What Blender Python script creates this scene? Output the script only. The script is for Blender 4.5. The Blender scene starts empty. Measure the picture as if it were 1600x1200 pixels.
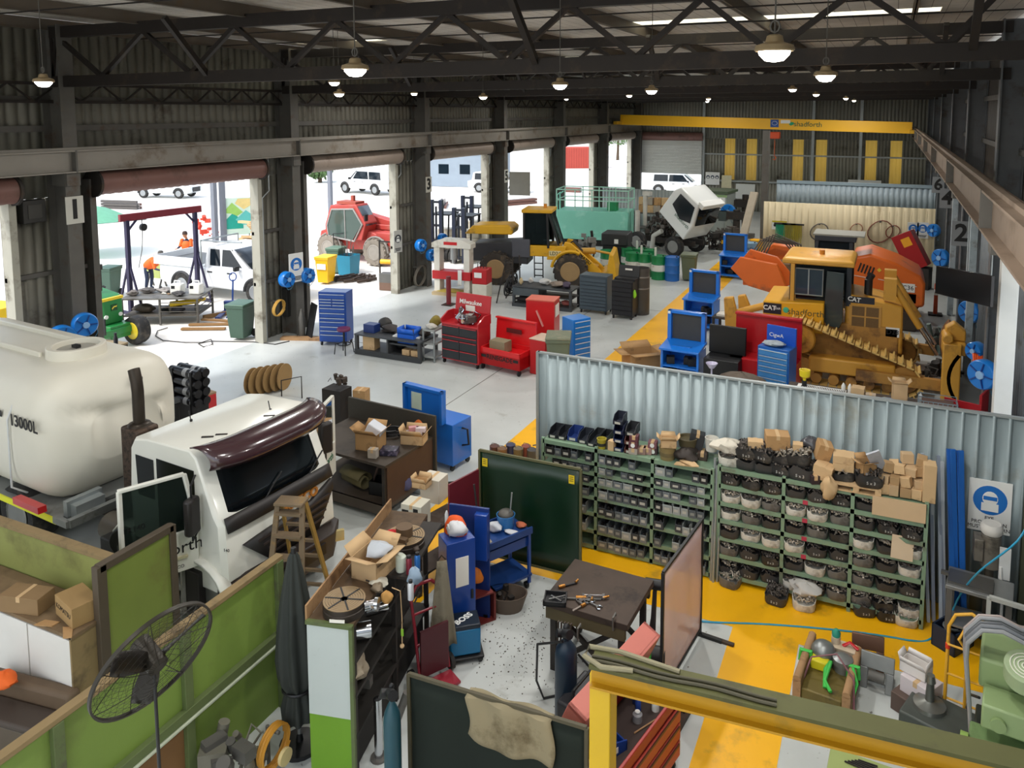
import bpy,math,random
from mathutils import Vector,Matrix,Euler
SC=bpy.context.scene;COL=SC.collection
PI=math.pi;R=math.radians
rnd=random.Random(7)
FOC,PPX,PPY,YAW,PIT,HC=1220.,848.,296.,R(24.1),R(5.7),7.0
_cy,_sy,_cp,_sp=math.cos(YAW),math.sin(YAW),math.cos(PIT),math.sin(PIT)
FWD=Vector((-_sy*_cp,_cy*_cp,-_sp));RGT=Vector((_cy,_sy,0));UPV=Vector((-_sy*_sp,_cy*_sp,_cp))
cam=bpy.data.cameras.new('camera');cam.sensor_width=36;cam.lens=FOC/1600*36
cam.shift_x=(800-PPX)/1600;cam.shift_y=(PPY-600)/1600;cam.clip_end=600;cam.clip_start=.05
co=bpy.data.objects.new('camera',cam);COL.objects.link(co);co.location=(0,0,HC)
co.rotation_euler=Matrix((RGT,UPV,-FWD)).transposed().to_euler();SC.camera=co
def ray(px,py):return FWD+RGT*((px-PPX)/FOC)-UPV*((py-PPY)/FOC)
def G(px,py,z=0):
 d=ray(px,py);t=(z-HC)/d.z;return Vector((d.x*t,d.y*t,z))
def PXp(px,py,x):
 d=ray(px,py);t=x/d.x;return Vector((x,d.y*t,HC+d.z*t))
def PYp(px,py,y):
 d=ray(px,py);t=y/d.y;return Vector((d.x*t,y,HC+d.z*t))
def HT(p,px,py):
 d=ray(px,py);t=(p.x*FWD.x+p.y*FWD.y)/(d.x*FWD.x+d.y*FWD.y);return HC+d.z*t
_mats={}
def lin(h):
 h=h.lstrip('#');c=[int(h[i:i+2],16)/255 for i in(0,2,4)]
 return tuple((x/12.92 if x<=.04045 else((x+.055)/1.055)**2.4)for x in c)
def M(hexc,rough=.5,metal=0.,var=.18,scale=5.,dirt=None,dirt_amt=.45,bump=0.,emit=0.,alpha=1.,trans=0.,coat=0.):
 key=(hexc,rough,metal,var,scale,dirt,dirt_amt,bump,emit,alpha,trans,coat)
 if key in _mats:return _mats[key]
 m=bpy.data.materials.new('mat_'+hexc.strip('#'));m.use_nodes=True
 nt=m.node_tree;N=nt.nodes;L=nt.links;b=N['Principled BSDF']
 c=lin(hexc);b.inputs['Roughness'].default_value=rough;b.inputs['Metallic'].default_value=metal
 b.inputs['Base Color'].default_value=(*c,1)
 if coat:b.inputs['Coat Weight'].default_value=coat;b.inputs['Coat Roughness'].default_value=.12
 if trans:b.inputs['Transmission Weight'].default_value=trans;b.inputs['IOR'].default_value=1.1
 if alpha<1:b.inputs['Alpha'].default_value=alpha
 if emit:b.inputs['Emission Color'].default_value=(*c,1);b.inputs['Emission Strength'].default_value=emit
 if(var or dirt or bump)and not emit:
  tc=N.new('ShaderNodeTexCoord');no=N.new('ShaderNodeTexNoise');no.inputs['Scale'].default_value=scale
  no.inputs['Detail'].default_value=5;L.new(tc.outputs['Object'],no.inputs['Vector'])
  mx=N.new('ShaderNodeMix');mx.data_type='RGBA'
  mx.inputs[6].default_value=(*[x*(1-var)for x in c],1);mx.inputs[7].default_value=(*[min(1,x*(1+var*.6))for x in c],1)
  L.new(no.outputs['Fac'],mx.inputs[0]);out=mx.outputs[2]
  if dirt:
   n2=N.new('ShaderNodeTexNoise');n2.inputs['Scale'].default_value=scale*.55;n2.inputs['Detail'].default_value=8
   n2.inputs['Roughness'].default_value=.65;L.new(tc.outputs['Object'],n2.inputs['Vector'])
   rp=N.new('ShaderNodeMapRange');rp.inputs[1].default_value=.66-dirt_amt*.35;rp.inputs[2].default_value=.76-dirt_amt*.2
   L.new(n2.outputs['Fac'],rp.inputs[0]);m2=N.new('ShaderNodeMix');m2.data_type='RGBA'
   L.new(rp.outputs[0],m2.inputs[0]);L.new(out,m2.inputs[6]);m2.inputs[7].default_value=(*lin(dirt),1);out=m2.outputs[2]
  L.new(out,b.inputs['Base Color'])
  if bump:
   bp=N.new('ShaderNodeBump');bp.inputs['Strength'].default_value=bump;bp.inputs['Distance'].default_value=.02
   L.new(no.outputs['Fac'],bp.inputs['Height']);L.new(bp.outputs[0],b.inputs['Normal'])
 _mats[key]=m;return m
class MB:
 def __init__(s):s.v=[];s.f=[];s.mi=[];s.M=None;s.slot=0
 def add(s,vs,fs):
  o=len(s.v)
  for v in vs:
   v=Vector(v);s.v.append(s.M@v if s.M is not None else v)
  for f in fs:s.f.append(tuple(i+o for i in f));s.mi.append(s.slot)
  return s
 def box(s,x0,x1,y0,y1,z0,z1):
  return s.add([(x0,y0,z0),(x1,y0,z0),(x1,y1,z0),(x0,y1,z0),(x0,y0,z1),(x1,y0,z1),(x1,y1,z1),(x0,y1,z1)],[(3,2,1,0),(4,5,6,7),(0,1,5,4),(1,2,6,5),(2,3,7,6),(3,0,4,7)])
 def cbox(s,c,size,rot=(0,0,0)):
  m=Matrix.Translation(c)@Euler(rot).to_matrix().to_4x4();hx,hy,hz=(q/2 for q in size)
  vs=[m@Vector(p)for p in((-hx,-hy,-hz),(hx,-hy,-hz),(hx,hy,-hz),(-hx,hy,-hz),(-hx,-hy,hz),(hx,-hy,hz),(hx,hy,hz),(-hx,hy,hz))]
  return s.add(vs,[(3,2,1,0),(4,5,6,7),(0,1,5,4),(1,2,6,5),(2,3,7,6),(3,0,4,7)])
 def bar(s,a,b,w,h=None,up=(0,0,1)):
  a,b=Vector(a),Vector(b);d=(b-a).normalized();u=Vector(up)
  if abs(d.dot(u))>.95:u=Vector((1,0,0))
  x=d.cross(u).normalized()*(w/2);y=x.cross(d).normalized()*((h or w)/2)
  return s.add([a-x-y,a+x-y,a+x+y,a-x+y,b-x-y,b+x-y,b+x+y,b-x+y],[(3,2,1,0),(4,5,6,7),(0,1,5,4),(1,2,6,5),(2,3,7,6),(3,0,4,7)])
 def cyl(s,a,b,r0,r1=None,n=16,cap=True):
  a,b=Vector(a),Vector(b);r1=r0 if r1 is None else r1;d=(b-a).normalized()
  u=Vector((0,0,1))if abs(d.z)<.9 else Vector((1,0,0));x=d.cross(u).normalized();y=d.cross(x)
  vs=[]
  for p,r in((a,r0),(b,r1)):
   for i in range(n):t=2*PI*i/n;vs.append(p+x*(r*math.cos(t))+y*(r*math.sin(t)))
  fs=[(i,(i+1)%n,n+(i+1)%n,n+i)for i in range(n)]
  if cap:fs+=[tuple(range(n-1,-1,-1)),tuple(range(n,2*n))]
  return s.add(vs,fs)
 def tube(s,pts,r,n=8,closed=False):
  P=[Vector(p)for p in pts];k=len(P);vs=[];px=None
  for i in range(k):
   a=P[(i-1)%k]if closed or i else P[0];b=P[(i+1)%k]if closed or i<k-1 else P[-1]
   d=(b-a).normalized()if(b-a).length>1e-9 else Vector((0,0,1))
   if px is None:u=Vector((0,0,1))if abs(d.z)<.9 else Vector((1,0,0));x=d.cross(u).normalized()
   else:
    x=(px-d*px.dot(d));x=x.normalized()if x.length>1e-6 else d.orthogonal().normalized()
   px=x;y=d.cross(x)
   for j in range(n):t=2*PI*j/n;vs.append(P[i]+x*(r*math.cos(t))+y*(r*math.sin(t)))
  fs=[(i*n+j,i*n+(j+1)%n,((i+1)%k)*n+(j+1)%n,((i+1)%k)*n+j)for i in range(k if closed else k-1)for j in range(n)]
  if not closed:fs+=[tuple(range(n-1,-1,-1)),tuple(range((k-1)*n,k*n))]
  return s.add(vs,fs)
 def lathe(s,prof,c=(0,0,0),n=24,axis='z',sx=1,sy=1):
  c=Vector(c);vs=[]
  for r,z in prof:
   for i in range(n):
    t=2*PI*i/n;p=(r*math.cos(t)*sx,r*math.sin(t)*sy,z)
    vs.append(c+Vector(p if axis=='z' else((p[2],p[0],p[1])if axis=='x' else(p[1],p[2],p[0]))))
  k=len(prof);fs=[(a*n+i,a*n+(i+1)%n,(a+1)*n+(i+1)%n,(a+1)*n+i)for a in range(k-1)for i in range(n)]
  shut=prof[0]==prof[-1]
  if prof[0][0]>1e-6 and not shut:fs.append(tuple(range(n-1,-1,-1)))
  if prof[-1][0]>1e-6 and not shut:fs.append(tuple(range((k-1)*n,k*n)))
  return s.add(vs,fs)
 def prism(s,poly,ax,t0,t1):
  def w(a,b,t):return{'xz':(a,t,b),'yz':(t,a,b),'xy':(a,b,t)}[ax]
  n=len(poly);vs=[w(a,b,t0)for a,b in poly]+[w(a,b,t1)for a,b in poly]
  return s.add(vs,[tuple(range(n-1,-1,-1)),tuple(range(n,2*n))]+[(i,(i+1)%n,n+(i+1)%n,n+i)for i in range(n)])
 def loft(s,rings,cap=True,closed=True):
  n=len(rings[0]);vs=[p for r in rings for p in r];k=len(rings);m=n if closed else n-1
  fs=[(a*n+i,a*n+(i+1)%n,(a+1)*n+(i+1)%n,(a+1)*n+i)for a in range(k-1)for i in range(m)]
  if cap:fs+=[tuple(range(n-1,-1,-1)),tuple(range((k-1)*n,k*n))]
  return s.add(vs,fs)
 def ball(s,c,r,n=12,k=8):
  r=(r,r,r)if isinstance(r,(int,float))else r;vs=[];c=Vector(c)
  for i in range(k+1):
   p=PI*i/k
   for j in range(n):t=2*PI*j/n;vs.append(c+Vector((r[0]*math.sin(p)*math.cos(t),r[1]*math.sin(p)*math.sin(t),r[2]*math.cos(p))))
  return s.add(vs,[(i*n+j,(i+1)*n+j,(i+1)*n+(j+1)%n,i*n+(j+1)%n)for i in range(k)for j in range(n)])
 def grid(s,fn,nu,nv):
  vs=[fn(i/nu,j/nv)for j in range(nv+1)for i in range(nu+1)]
  return s.add(vs,[(j*(nu+1)+i,j*(nu+1)+i+1,(j+1)*(nu+1)+i+1,(j+1)*(nu+1)+i)for j in range(nv)for i in range(nu)])
 def build(s,name,mats,parent=None,bevel=0.,ang=40.,solid=0.,loc=None,rz=0.,subd=0):
  me=bpy.data.meshes.new(name);me.from_pydata([tuple(v)for v in s.v],[],s.f);me.validate()
  for m in(mats if isinstance(mats,(list,tuple))else[mats]):me.materials.append(m)
  if max(s.mi,default=0)and len(me.polygons)==len(s.mi):me.polygons.foreach_set('material_index',s.mi)
  me.polygons.foreach_set('use_smooth',[not getattr(s,'flat',False)]*len(me.polygons));me.set_sharp_from_angle(angle=R(ang));me.update()
  o=bpy.data.objects.new(name,me);COL.objects.link(o)
  if parent is not None:o.parent=parent
  if loc is not None:o.location=loc
  if rz:o.rotation_euler.z=rz
  if solid:q=o.modifiers.new('solid','SOLIDIFY');q.thickness=solid;q.offset=0
  if bevel:q=o.modifiers.new('bevel','BEVEL');q.width=bevel;q.segments=2;q.limit_method='ANGLE';q.angle_limit=R(50)
  if subd:q=o.modifiers.new('sub','SUBSURF');q.levels=q.render_levels=subd
  return o
def tag(o,label=None,cat=None,group=None,kind=None):
 if label:o['label']=label
 if cat:o['category']=cat
 if group:o['group']=group
 if kind:o['kind']=kind
 return o
def T(name,label,cat,loc=(0,0,0),rz=0.,group=None):
 o=bpy.data.objects.new(name,None);COL.objects.link(o);o.location=loc;o.rotation_euler.z=rz;o.empty_display_size=.1
 return tag(o,label,cat,group)
def P(parent,name,mb,mat,bevel=0.,label=None,**k):
 o=mb.build(name,mat,parent,bevel,**k)
 if label:o['label']=label
 return o
def S(name,label,cat,mb,mat,loc=(0,0,0),rz=0.,group=None,bevel=0.,**k):
 return tag(mb.build(name,mat,None,bevel,loc=loc,rz=rz,**k),label,cat,group)
def ST(name,mb,mat,bevel=0.,**k):return tag(mb.build(name,mat,None,bevel,**k),kind='structure')
def kids(o):return[c for c in SC.objects if c.parent==o]
_kc={}
def dup(root,loc,rz=0.,label=None,group=None):
 r=root.copy();COL.objects.link(r);r.location=loc;r.rotation_euler.z=rz
 if label:r['label']=label
 if group:r['group']=group
 if root.name not in _kc:_kc[root.name]=[(c,kids(c))for c in kids(root)]
 for c,gs in _kc[root.name]:
  d=c.copy();COL.objects.link(d);d.parent=r
  for g in gs:e=g.copy();COL.objects.link(e);e.parent=d
 return r
def TXT(parent,name,s,mat,loc,rot=(0,0,0),size=.1,ext=.003,bold=.0,align='CENTER',sx=1.):
 c=bpy.data.curves.new(name,'FONT');c.body=s;c.size=size;c.extrude=ext;c.offset=bold;c.align_x=align;c.align_y='CENTER';c.resolution_u=3
 t=bpy.data.objects.new(name,c);COL.objects.link(t);dg=bpy.context.evaluated_depsgraph_get()
 me=bpy.data.meshes.new_from_object(t.evaluated_get(dg));bpy.data.objects.remove(t);me.materials.clear();me.materials.append(mat)
 o=bpy.data.objects.new(name,me);COL.objects.link(o);o.parent=parent;o.location=loc;o.rotation_euler=rot;o.scale.x=sx
 return o
def fit(fl,fr,topy,z=0.):
 a,b=G(*fl,z),G(*fr,z);d=b-a
 return(a+b)/2,math.atan2(d.y,d.x),d.length,HT(a,fl[0],topy)-z
ORD='first second third fourth fifth sixth seventh eighth ninth tenth eleventh twelfth thirteenth fourteenth fifteenth'.split()
STEEL=M('#66645f',.6,.3,.25,3,'#5b4a3c',.3);DSTEEL=M('#332f2c',.65,.3,.3,4,'#4a3d30',.35);BLACK=M('#17181a',.5,0,.3,8);RUB=M('#232323',.8,0,.3,8,'#4a443c',.4)
CHROME=M('#c9ccd0',.18,1.,0);ALU=M('#b4b7b8',.4,.8,.1);WHITE=M('#e9eae6',.4,0,.06,3);GALV=M('#a3aaab',.45,.6,.15)
RED=M('#c81e22',.38,0,.12,4,coat=.3);BLUE=M('#1579cf',.35,0,.1,4,coat=.3);NAVY=M('#163e86',.35,0,.12,4,coat=.3);YEL=M('#f2b41c',.45,0,.12,4,'#8a6a2c',.25)
GLASS=M('#22303a',.03,0,0,trans=.55);DGLASS=M('#11161a',.05,0,0,trans=.25,coat=.5);PAPER=M('#efece2',.8,0,.04);CARD=M('#b08a5c',.85,0,.12,6,'#7d6040',.3);INK=M('#121212',.6,0,0)
CARD2=M('#c9a97e',.85,0,.1,6,'#937550',.25);WOOD=M('#a5815a',.75,0,.25,5,'#6e5236',.35)
LX,RX,BY=-17.16,1.98,55.8
COLY=[11.63,18.85,26.35,33.2,40.5,47.8]
DOORS=[(5.3,10.43),(12.45,17.6),(19.74,24.66),(26.94,31.97),(34.15,39.13),(41.32,46.16),(48.67,53.9)]
DH=5.06
def corr(length,h,pitch=.25,d=.035,q=(.62,.70,.92)):
 mb=MB();xs=[];n=max(1,int(round(length/pitch)));p=length/n
 for i in range(n):xs+=[(i*p,0),(i*p+p*q[0],0),(i*p+p*q[1],d),(i*p+p*q[2],d)]
 xs.append((length,0))
 for x,y in xs:mb.v+=[Vector((x,y,0)),Vector((x,y,h))]
 mb.f=[(2*i,2*i+2,2*i+3,2*i+1)for i in range(len(xs)-1)];mb.mi=[0]*len(mb.f);mb.flat=True
 return mb
def floor_mat():
 m=bpy.data.materials.new('concrete_floor');m.use_nodes=True;nt=m.node_tree;N=nt.nodes;L=nt.links;b=N['Principled BSDF']
 tc=N.new('ShaderNodeTexCoord')
 def noise(s,det=6,ro=.6):
  n=N.new('ShaderNodeTexNoise');n.inputs['Scale'].default_value=s;n.inputs['Detail'].default_value=det;n.inputs['Roughness'].default_value=ro
  L.new(tc.outputs['Object'],n.inputs['Vector']);return n.outputs['Fac']
 def mr(v,a,c):r=N.new('ShaderNodeMapRange');r.inputs[1].default_value=a;r.inputs[2].default_value=c;L.new(v,r.inputs[0]);return r.outputs[0]
 def mix(f,a,c):
  x=N.new('ShaderNodeMix');x.data_type='RGBA';L.new(f,x.inputs[0])
  for k,q in((6,a),(7,c)):
   if isinstance(q,str):x.inputs[k].default_value=(*lin(q),1)
   else:L.new(q,x.inputs[k])
  return x.outputs[2]
 c=mix(mr(noise(.35),.35,.65),'#b6bbb8','#c9cdca')
 c=mix(mr(noise(1.3,8,.7),.60,.78),c,'#8f8f86')
 c=mix(mr(noise(14,4,.5),.69,.74),c,'#5f5b52')
 c=mix(mr(noise(4,8,.75),.68,.8),c,'#787468')
 L.new(c,b.inputs['Base Color']);L.new(mr(noise(.8),.2,.9),b.inputs['Roughness'])
 rr=N.new('ShaderNodeMapRange');rr.inputs[3].default_value=.22;rr.inputs[4].default_value=.5;L.new(noise(.8),rr.inputs[0]);L.new(rr.outputs[0],b.inputs['Roughness'])
 return m
mb=MB();mb.box(-17.5,12,-3,BY+.2,-.15,0);ST('floor',mb,floor_mat())
YFL=M('#f6b60b',.4,0,.1,2.2,'#b98f2a',.22)
mb=MB()
for a in((-7.2,-5.9,8.6,36.5),(-5.9,1.35,10.2,11.98),(-1.72,-.86,3,10.2)):mb.box(*a,0,.004)
ST('floor_marking',mb,YFL)
JT=M('#6d6c66',.8)
for i,(a,b)in enumerate((((-17,11.6),(-6,11.6)),((-17.1,18.9),(-7.2,18.9)),((-9.5,5),(-9.5,30)),((-17,26.3),(-7.2,26.3)))):
 mb=MB();mb.bar((*a,.001),(*b,.001),.02,.004);ST('floor_joint',mb,JT)
mb=MB();mb.box(-140,-17.5,-60,160,-.2,-.02);mb.box(-17.5,60,BY+.2,160,-.2,-.02);mb.box(12,60,-60,BY+.2,-.2,-.02)
ST('ground',mb,M('#e4e1da',.9,0,.06,.2))
CL=M('#7d7b70',.55,.3,.2,2,'#4a4238',.35);CLD=M('#6a6862',.55,.3,.2,2,'#3d372f',.3)
def lsheet(y0,y1,z0,z1,name,mat=CL):
 o=corr(y1-y0,z1-z0,.25).build(name,mat,None,solid=.006,loc=(LX-.28,y0,z0),rz=PI/2);return tag(o,kind='structure')
edges=[-3]+[q for d in DOORS for q in d]+[BY]
for i in range(0,len(edges),2):lsheet(edges[i],edges[i+1],0,DH,'wall_left')
lsheet(-3,BY,DH,8.95,'wall_left_upper')
mb=MB()
for z in(6.55,7.2):mb.box(LX-.27,LX-.17,-3,BY,z,z+.14)
for i in range(0,len(edges),2):
 for z in(1.75,3.3):mb.box(LX-.27,LX-.19,edges[i],edges[i+1],z,z+.1)
ST('trim_left_girts',mb,STEEL)
JM=M('#a9a79a',.6,0,.15,3,'#6f6a5c',.35)
for a,b in DOORS:
 for y,s in((a,-1),(b,1)):
  mb=MB();mb.box(LX-.3,LX+.02,min(y,y+s*.16),max(y,y+s*.16),0,DH+.35);ST('door_jamb',mb,JM if s>0 else STEEL,.008)
def ibeam(a,b,h,w,t=.02,up=(0,0,1)):
 mb=MB();a,b=Vector(a),Vector(b);d=(b-a).normalized();u=Vector(up);u=(u-d*u.dot(d)).normalized()
 for s in(-1,1):mb.bar(a+u*s*(h/2-t/2),b+u*s*(h/2-t/2),w,t,up)
 mb.bar(a,b,t,h-2*t,up);return mb
for y in COLY+[55.2]:
 ST('steel_column',ibeam((LX+.08,y,0),(LX+.08,y,8.9),.62,.34,.03,(1,0,0)),STEEL)
 ST('steel_column',ibeam((RX+.26,y,0),(RX+.26,y,8.9),.5,.34,.03,(1,0,0)),M('#6b6f73',.5,.3,.2,3,'#57524a',.3))
def rail(x,z0,z1,mat,s):
 mb=ibeam((x,-3,(z0+z1)/2),(x,BY-1,(z0+z1)/2),z1-z0,.3,.03);mb.box(x-.04,x+.04,-3,BY-1,z1,z1+.06)
 ST('crane_rail_beam',mb,mat)
 for y in COLY:
  mb=MB();mb.box(x-.02 if s>0 else x+.02,x+s*.5,y-.16,y+.16,z0-.3,z0);mb.box(x-.16,x+.16,y-.02,y+.02,z0,z1)
  ST('rail_corbel',mb,STEEL)
RAILM=M('#928d84',.5,.25,.15,2,'#6d5d4c',.35)
rail(LX+.42,5.64,6.14,RAILM,-1);rail(1.24,5.45,5.98,M('#847363',.5,.2,.15,2,'#5f4f40',.35),1)
def rsheet(y0,y1,z0,z1,name,mat):
 return tag(corr(y1-y0,z1-z0,.25).build(name,mat,None,solid=.006,loc=(RX+.55,y0,z0),rz=PI/2),kind='structure')
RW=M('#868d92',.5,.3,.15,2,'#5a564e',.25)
RD=[(12.1,16.84),(19.4,23.6)]
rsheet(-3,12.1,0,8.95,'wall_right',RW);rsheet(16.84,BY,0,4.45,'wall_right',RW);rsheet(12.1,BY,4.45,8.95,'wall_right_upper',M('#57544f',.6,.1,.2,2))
mb=MB()
for z in(6.1,7.3):mb.box(RX+.42,RX+.52,12,BY,z,z+.13)
ST('trim_right_girts',mb,STEEL)
mb=MB();mb.box(RX-.03,RX+.27,16.55,16.84,0,4.5);ST('door_jamb',mb,M('#e6e6e0',.5,0,.05),.01)
for y in(23.0,29.8):mb=MB();mb.box(RX-.02,RX+.16,y,y+.2,0,4.4);ST('door_jamb',mb,M('#a8b6bd',.5,0,.3,6,'#7d7f7c',.4),.01)
BW=M('#97968a',.55,.25,.15,2,'#5c574c',.3)
def bsheet(x0,x1,z0,z1,name,mat,y=BY,p=.22):return tag(corr(x1-x0,z1-z0,p).build(name,mat,None,solid=.006,loc=(x0,y,z0)),kind='structure')
TRL=bpy.data.materials.new('translucent_sheet');TRL.use_nodes=True
_n=TRL.node_tree.nodes;_l=TRL.node_tree.links;_d=_n.new('ShaderNodeBsdfDiffuse');_t=_n.new('ShaderNodeBsdfTranslucent');_x=_n.new('ShaderNodeMixShader')
_d.inputs[0].default_value=(*lin('#dcc68a'),1);_t.inputs[0].default_value=(*lin('#f0d890'),1);_x.inputs[0].default_value=.6
_l.new(_d.outputs[0],_x.inputs[1]);_l.new(_t.outputs[0],_x.inputs[2]);_l.new(_x.outputs[0],_n['Material Output'].inputs[0])
strips=[(-10.8,-10.1),(-9.3,-8.6),(-6.2,-5.5),(-4.7,-4.0),(-1.6,-.9),(-.1,.6)]
bsheet(-12.3,2.6,0,2.2,'wall_back',BW);bsheet(-17.3,2.6,5.1,8.95,'wall_back_upper',M('#7a786e',.6,.1,.15,2))
cur=-12.3
for k,(a,b)in enumerate(strips+[(2.6,2.6)]):
 bsheet(cur,a,2.2,5.1,'wall_back',BW)
 if b>a:tag(bsheet(a,b,2.2,5.1,'window_%d'%(k+1),TRL,BY),kind='structure')
 cur=b
mb=MB()
for z in(2.05,3.95):mb.box(-12.3,2.4,BY-.16,BY-.04,z,z+.1)
for x in(-12.3,-4.9,-1.9):mb.box(x-.09,x+.09,BY-.2,BY-.02,0,8.8)
ST('trim_back_girts',mb,GALV)
def roof_mat():
 m=bpy.data.materials.new('foil_sarking');m.use_nodes=True;nt=m.node_tree;N=nt.nodes;L=nt.links;b=N['Principled BSDF']
 tc=N.new('ShaderNodeTexCoord');no=N.new('ShaderNodeTexNoise');no.inputs['Scale'].default_value=1.4;no.inputs['Detail'].default_value=7
 br=N.new('ShaderNodeTexBrick');br.inputs['Scale'].default_value=1;br.offset=0;br.inputs['Brick Width'].default_value=.3;br.inputs['Row Height'].default_value=.16;br.inputs['Mortar Size'].default_value=.006
 L.new(tc.outputs['Object'],no.inputs['Vector']);L.new(tc.outputs['Object'],br.inputs['Vector'])
 cr=N.new('ShaderNodeMix');cr.data_type='RGBA';cr.inputs[6].default_value=(*lin('#a59d92'),1);cr.inputs[7].default_value=(*lin('#e4dfd6'),1);L.new(no.outputs['Fac'],cr.inputs[0])
 mx=N.new('ShaderNodeMix');mx.data_type='RGBA';L.new(br.outputs['Fac'],mx.inputs[0]);L.new(cr.outputs[2],mx.inputs[6]);mx.inputs[7].default_value=(*lin('#4c463e'),1)
 L.new(mx.outputs[2],b.inputs['Base Color']);b.inputs['Roughness'].default_value=.55;b.inputs['Metallic'].default_value=0
 bp=N.new('ShaderNodeBump');bp.inputs['Distance'].default_value=.08;L.new(no.outputs['Fac'],bp.inputs['Height']);L.new(bp.outputs[0],b.inputs['Normal']);return m
RM=roof_mat();RZ=9.06
SKY=[(-6.2,.8,17.6,18.5),(-16.6,-13.6,18.5,19.3),(-12,-4,27.6,28.1),(-9,1,36.5,37.2)]
mb=MB();cur=-3
for x0,x1,a,b in SKY+[(0,0,BY+.3,0)]:
 if a<cur:a=cur
 mb.box(-17.6,2.7,cur,a,RZ,RZ+.06);cur=max(b,cur)
 if b>a:mb.box(-17.6,x0,a,b,RZ,RZ+.06);mb.box(x1,2.7,a,b,RZ,RZ+.06)
ST('ceiling',mb,RM)
SKM=bpy.data.materials.new('skylight_sheet');SKM.use_nodes=True
_n=SKM.node_tree.nodes;_l=SKM.node_tree.links;_t=_n.new('ShaderNodeBsdfTranslucent');_t.inputs[0].default_value=(.9,.86,.72,1);_l.new(_t.outputs[0],_n['Material Output'].inputs[0])
for k,(x0,x1,a,b)in enumerate(SKY):
 mb=MB();mb.box(x0,x1,a,b,RZ+.02,RZ+.03);ST('window_%d'%(k+8),mb,SKM)
PUR=M('#6a6156',.6,.15,.2,3,'#6a5a45',.3)
for k in range(7):
 x=-17.3+k*2.93;mb=MB()
 mb.box(x-.012,x+.012,-3,BY,8.8,RZ-.01);mb.box(x-.05,x+.05,-3,BY,8.8,8.815);ST('roof_purlin',mb,PUR)
mb=MB()
for y in(7.4,9.2,13.8,16.1,21.3,23.8,28.6,31,35.5,43,45.4,50):mb.bar((-17.3,y,8.78),(2.3,y,8.78),.025)
ST('trim_bridging',mb,DSTEEL)
TR=M('#2f2a27',.55,.3,.2,4,'#453a30',.3)
zb0,zb1=PYp(0,131,11.63).z,PYp(1600,78,11.63).z;xb0,xb1=PYp(0,131,11.63).x,PYp(1600,78,11.63).x
zb=lambda x:zb0+(x-xb0)*(zb1-zb0)/(xb1-xb0)
nodes=[PYp(p,126-p*.03,11.63).x for p in(29,160,299,447,613,793,994,1205,1478)]+[2.0]
for y in COLY:
 mb=MB();top=8.74
 mb.bar((LX,y,zb(LX)),(RX+.2,y,zb(RX)),.16,.24);mb.bar((LX,y,top),(RX+.2,y,top),.16,.24)
 for i,x in enumerate(nodes[:-1]):
  for q in((nodes[i-1]+x)/2 if i else x-1.2,(x+nodes[i+1])/2):mb.bar((max(x,LX),y,zb(x)+.08),(max(q,LX),y,top-.08),.085)
 for x in(-12.5,-5.3,.9):mb.bar((x,y,zb(x)),(x,y-1.0,8.75),.1)
 ST('roof_truss',mb,TR)
mb=MB()
for z in(7.22,7.62):mb.bar((LX-.1,-3,z),(LX-.1,BY,z),.07)
yy=-2.
while yy<BY-1:mb.bar((LX-.1,yy,7.22),(LX-.1,yy+.55,7.62),.035);mb.bar((LX-.1,yy+.55,7.62),(LX-.1,yy+1.1,7.22),.035);yy+=1.1
ST('eave_girder',mb,TR)
SHM=M('#7d5a52',.55,.15,.12,2,'#5c463d',.3);SHM2=M('#9a8c80',.55,.15,.12,2,'#6d6055',.3)
def shutter(x,a,b,z,mat,lab):
 w=b-a;f=1 if x<0 else-1;t=T('roller_shutter',lab,'roller shutter',(x,(a+b)/2,z),0,'roller shutters above the doorways')
 mb=MB();n=44;mb.lathe([(.29 if i%2 else.275,-w/2-.05+(w+.1)*i/(n-1))for i in range(n)],n=20,axis='y');P(t,'curtain_roll',mb,mat)
 for s in(-1,1):
  mb=MB();mb.cyl((0,s*(w/2+.06),0),(0,s*(w/2+.12),0),.33,n=24);P(t,'end_plate',mb,DSTEEL)
  mb=MB();mb.box(-.3*f if f>0 else.05,-.05 if f>0 else.3,s*(w/2+.12)-.03,s*(w/2+.12)+.03,-.1,.1);P(t,'bracket',mb,STEEL)
 mb=MB();mb.box(-.29*f-.02,-.29*f+.02,-w/2,w/2,-.3,-.22);P(t,'bottom_rail',mb,STEEL)
for k,(a,b)in enumerate(DOORS):shutter(LX+.08,a,b,5.32,SHM if k<2 else SHM2,'%s rolled-up roller shutter above the %s doorway from the near end'%(('maroon' if k<2 else 'dusty brown'),ORD[k]))
for k,(a,b)in enumerate(((12.2,16.5),(19.4,22.9))):shutter(RX+.05,a,b,4.72,M('#a8937c',.55,.1,.1,2,'#7a6754',.3),['tan rolled-up shutter above the nearest right-hand doorway','tan rolled-up shutter above the second right-hand doorway'][k])
t=T('roller_door','pale grey half-lowered roller door in the back wall','roller door',(-14.7,BY-.1,0))
mb=MB()
for i in range(24):mb.box(-2.3,2.3,-.03+.012*(i%2),.02,2.5+i*.105,2.5+i*.105+.1)
P(t,'curtain',mb,M('#b7bab2',.5,.2,.08,2));mb=MB();mb.cyl((-2.35,0,5.2),(2.35,0,5.2),.3,n=20);P(t,'curtain_roll',mb,SHM)
mb=MB();mb.box(-2.4,-2.28,-.1,.1,0,5.3);mb.box(2.28,2.4,-.1,.1,0,5.3);P(t,'guide',mb,STEEL)
t=T('overhead_crane','yellow overhead crane beam spanning the far end of the shed','crane')
A,B=PYp(990,187,49.5),PYp(1444,200,49.5)
A.x=LX+.7;B.x=min(B.x,1.0);mb=MB();dz=.33
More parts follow.
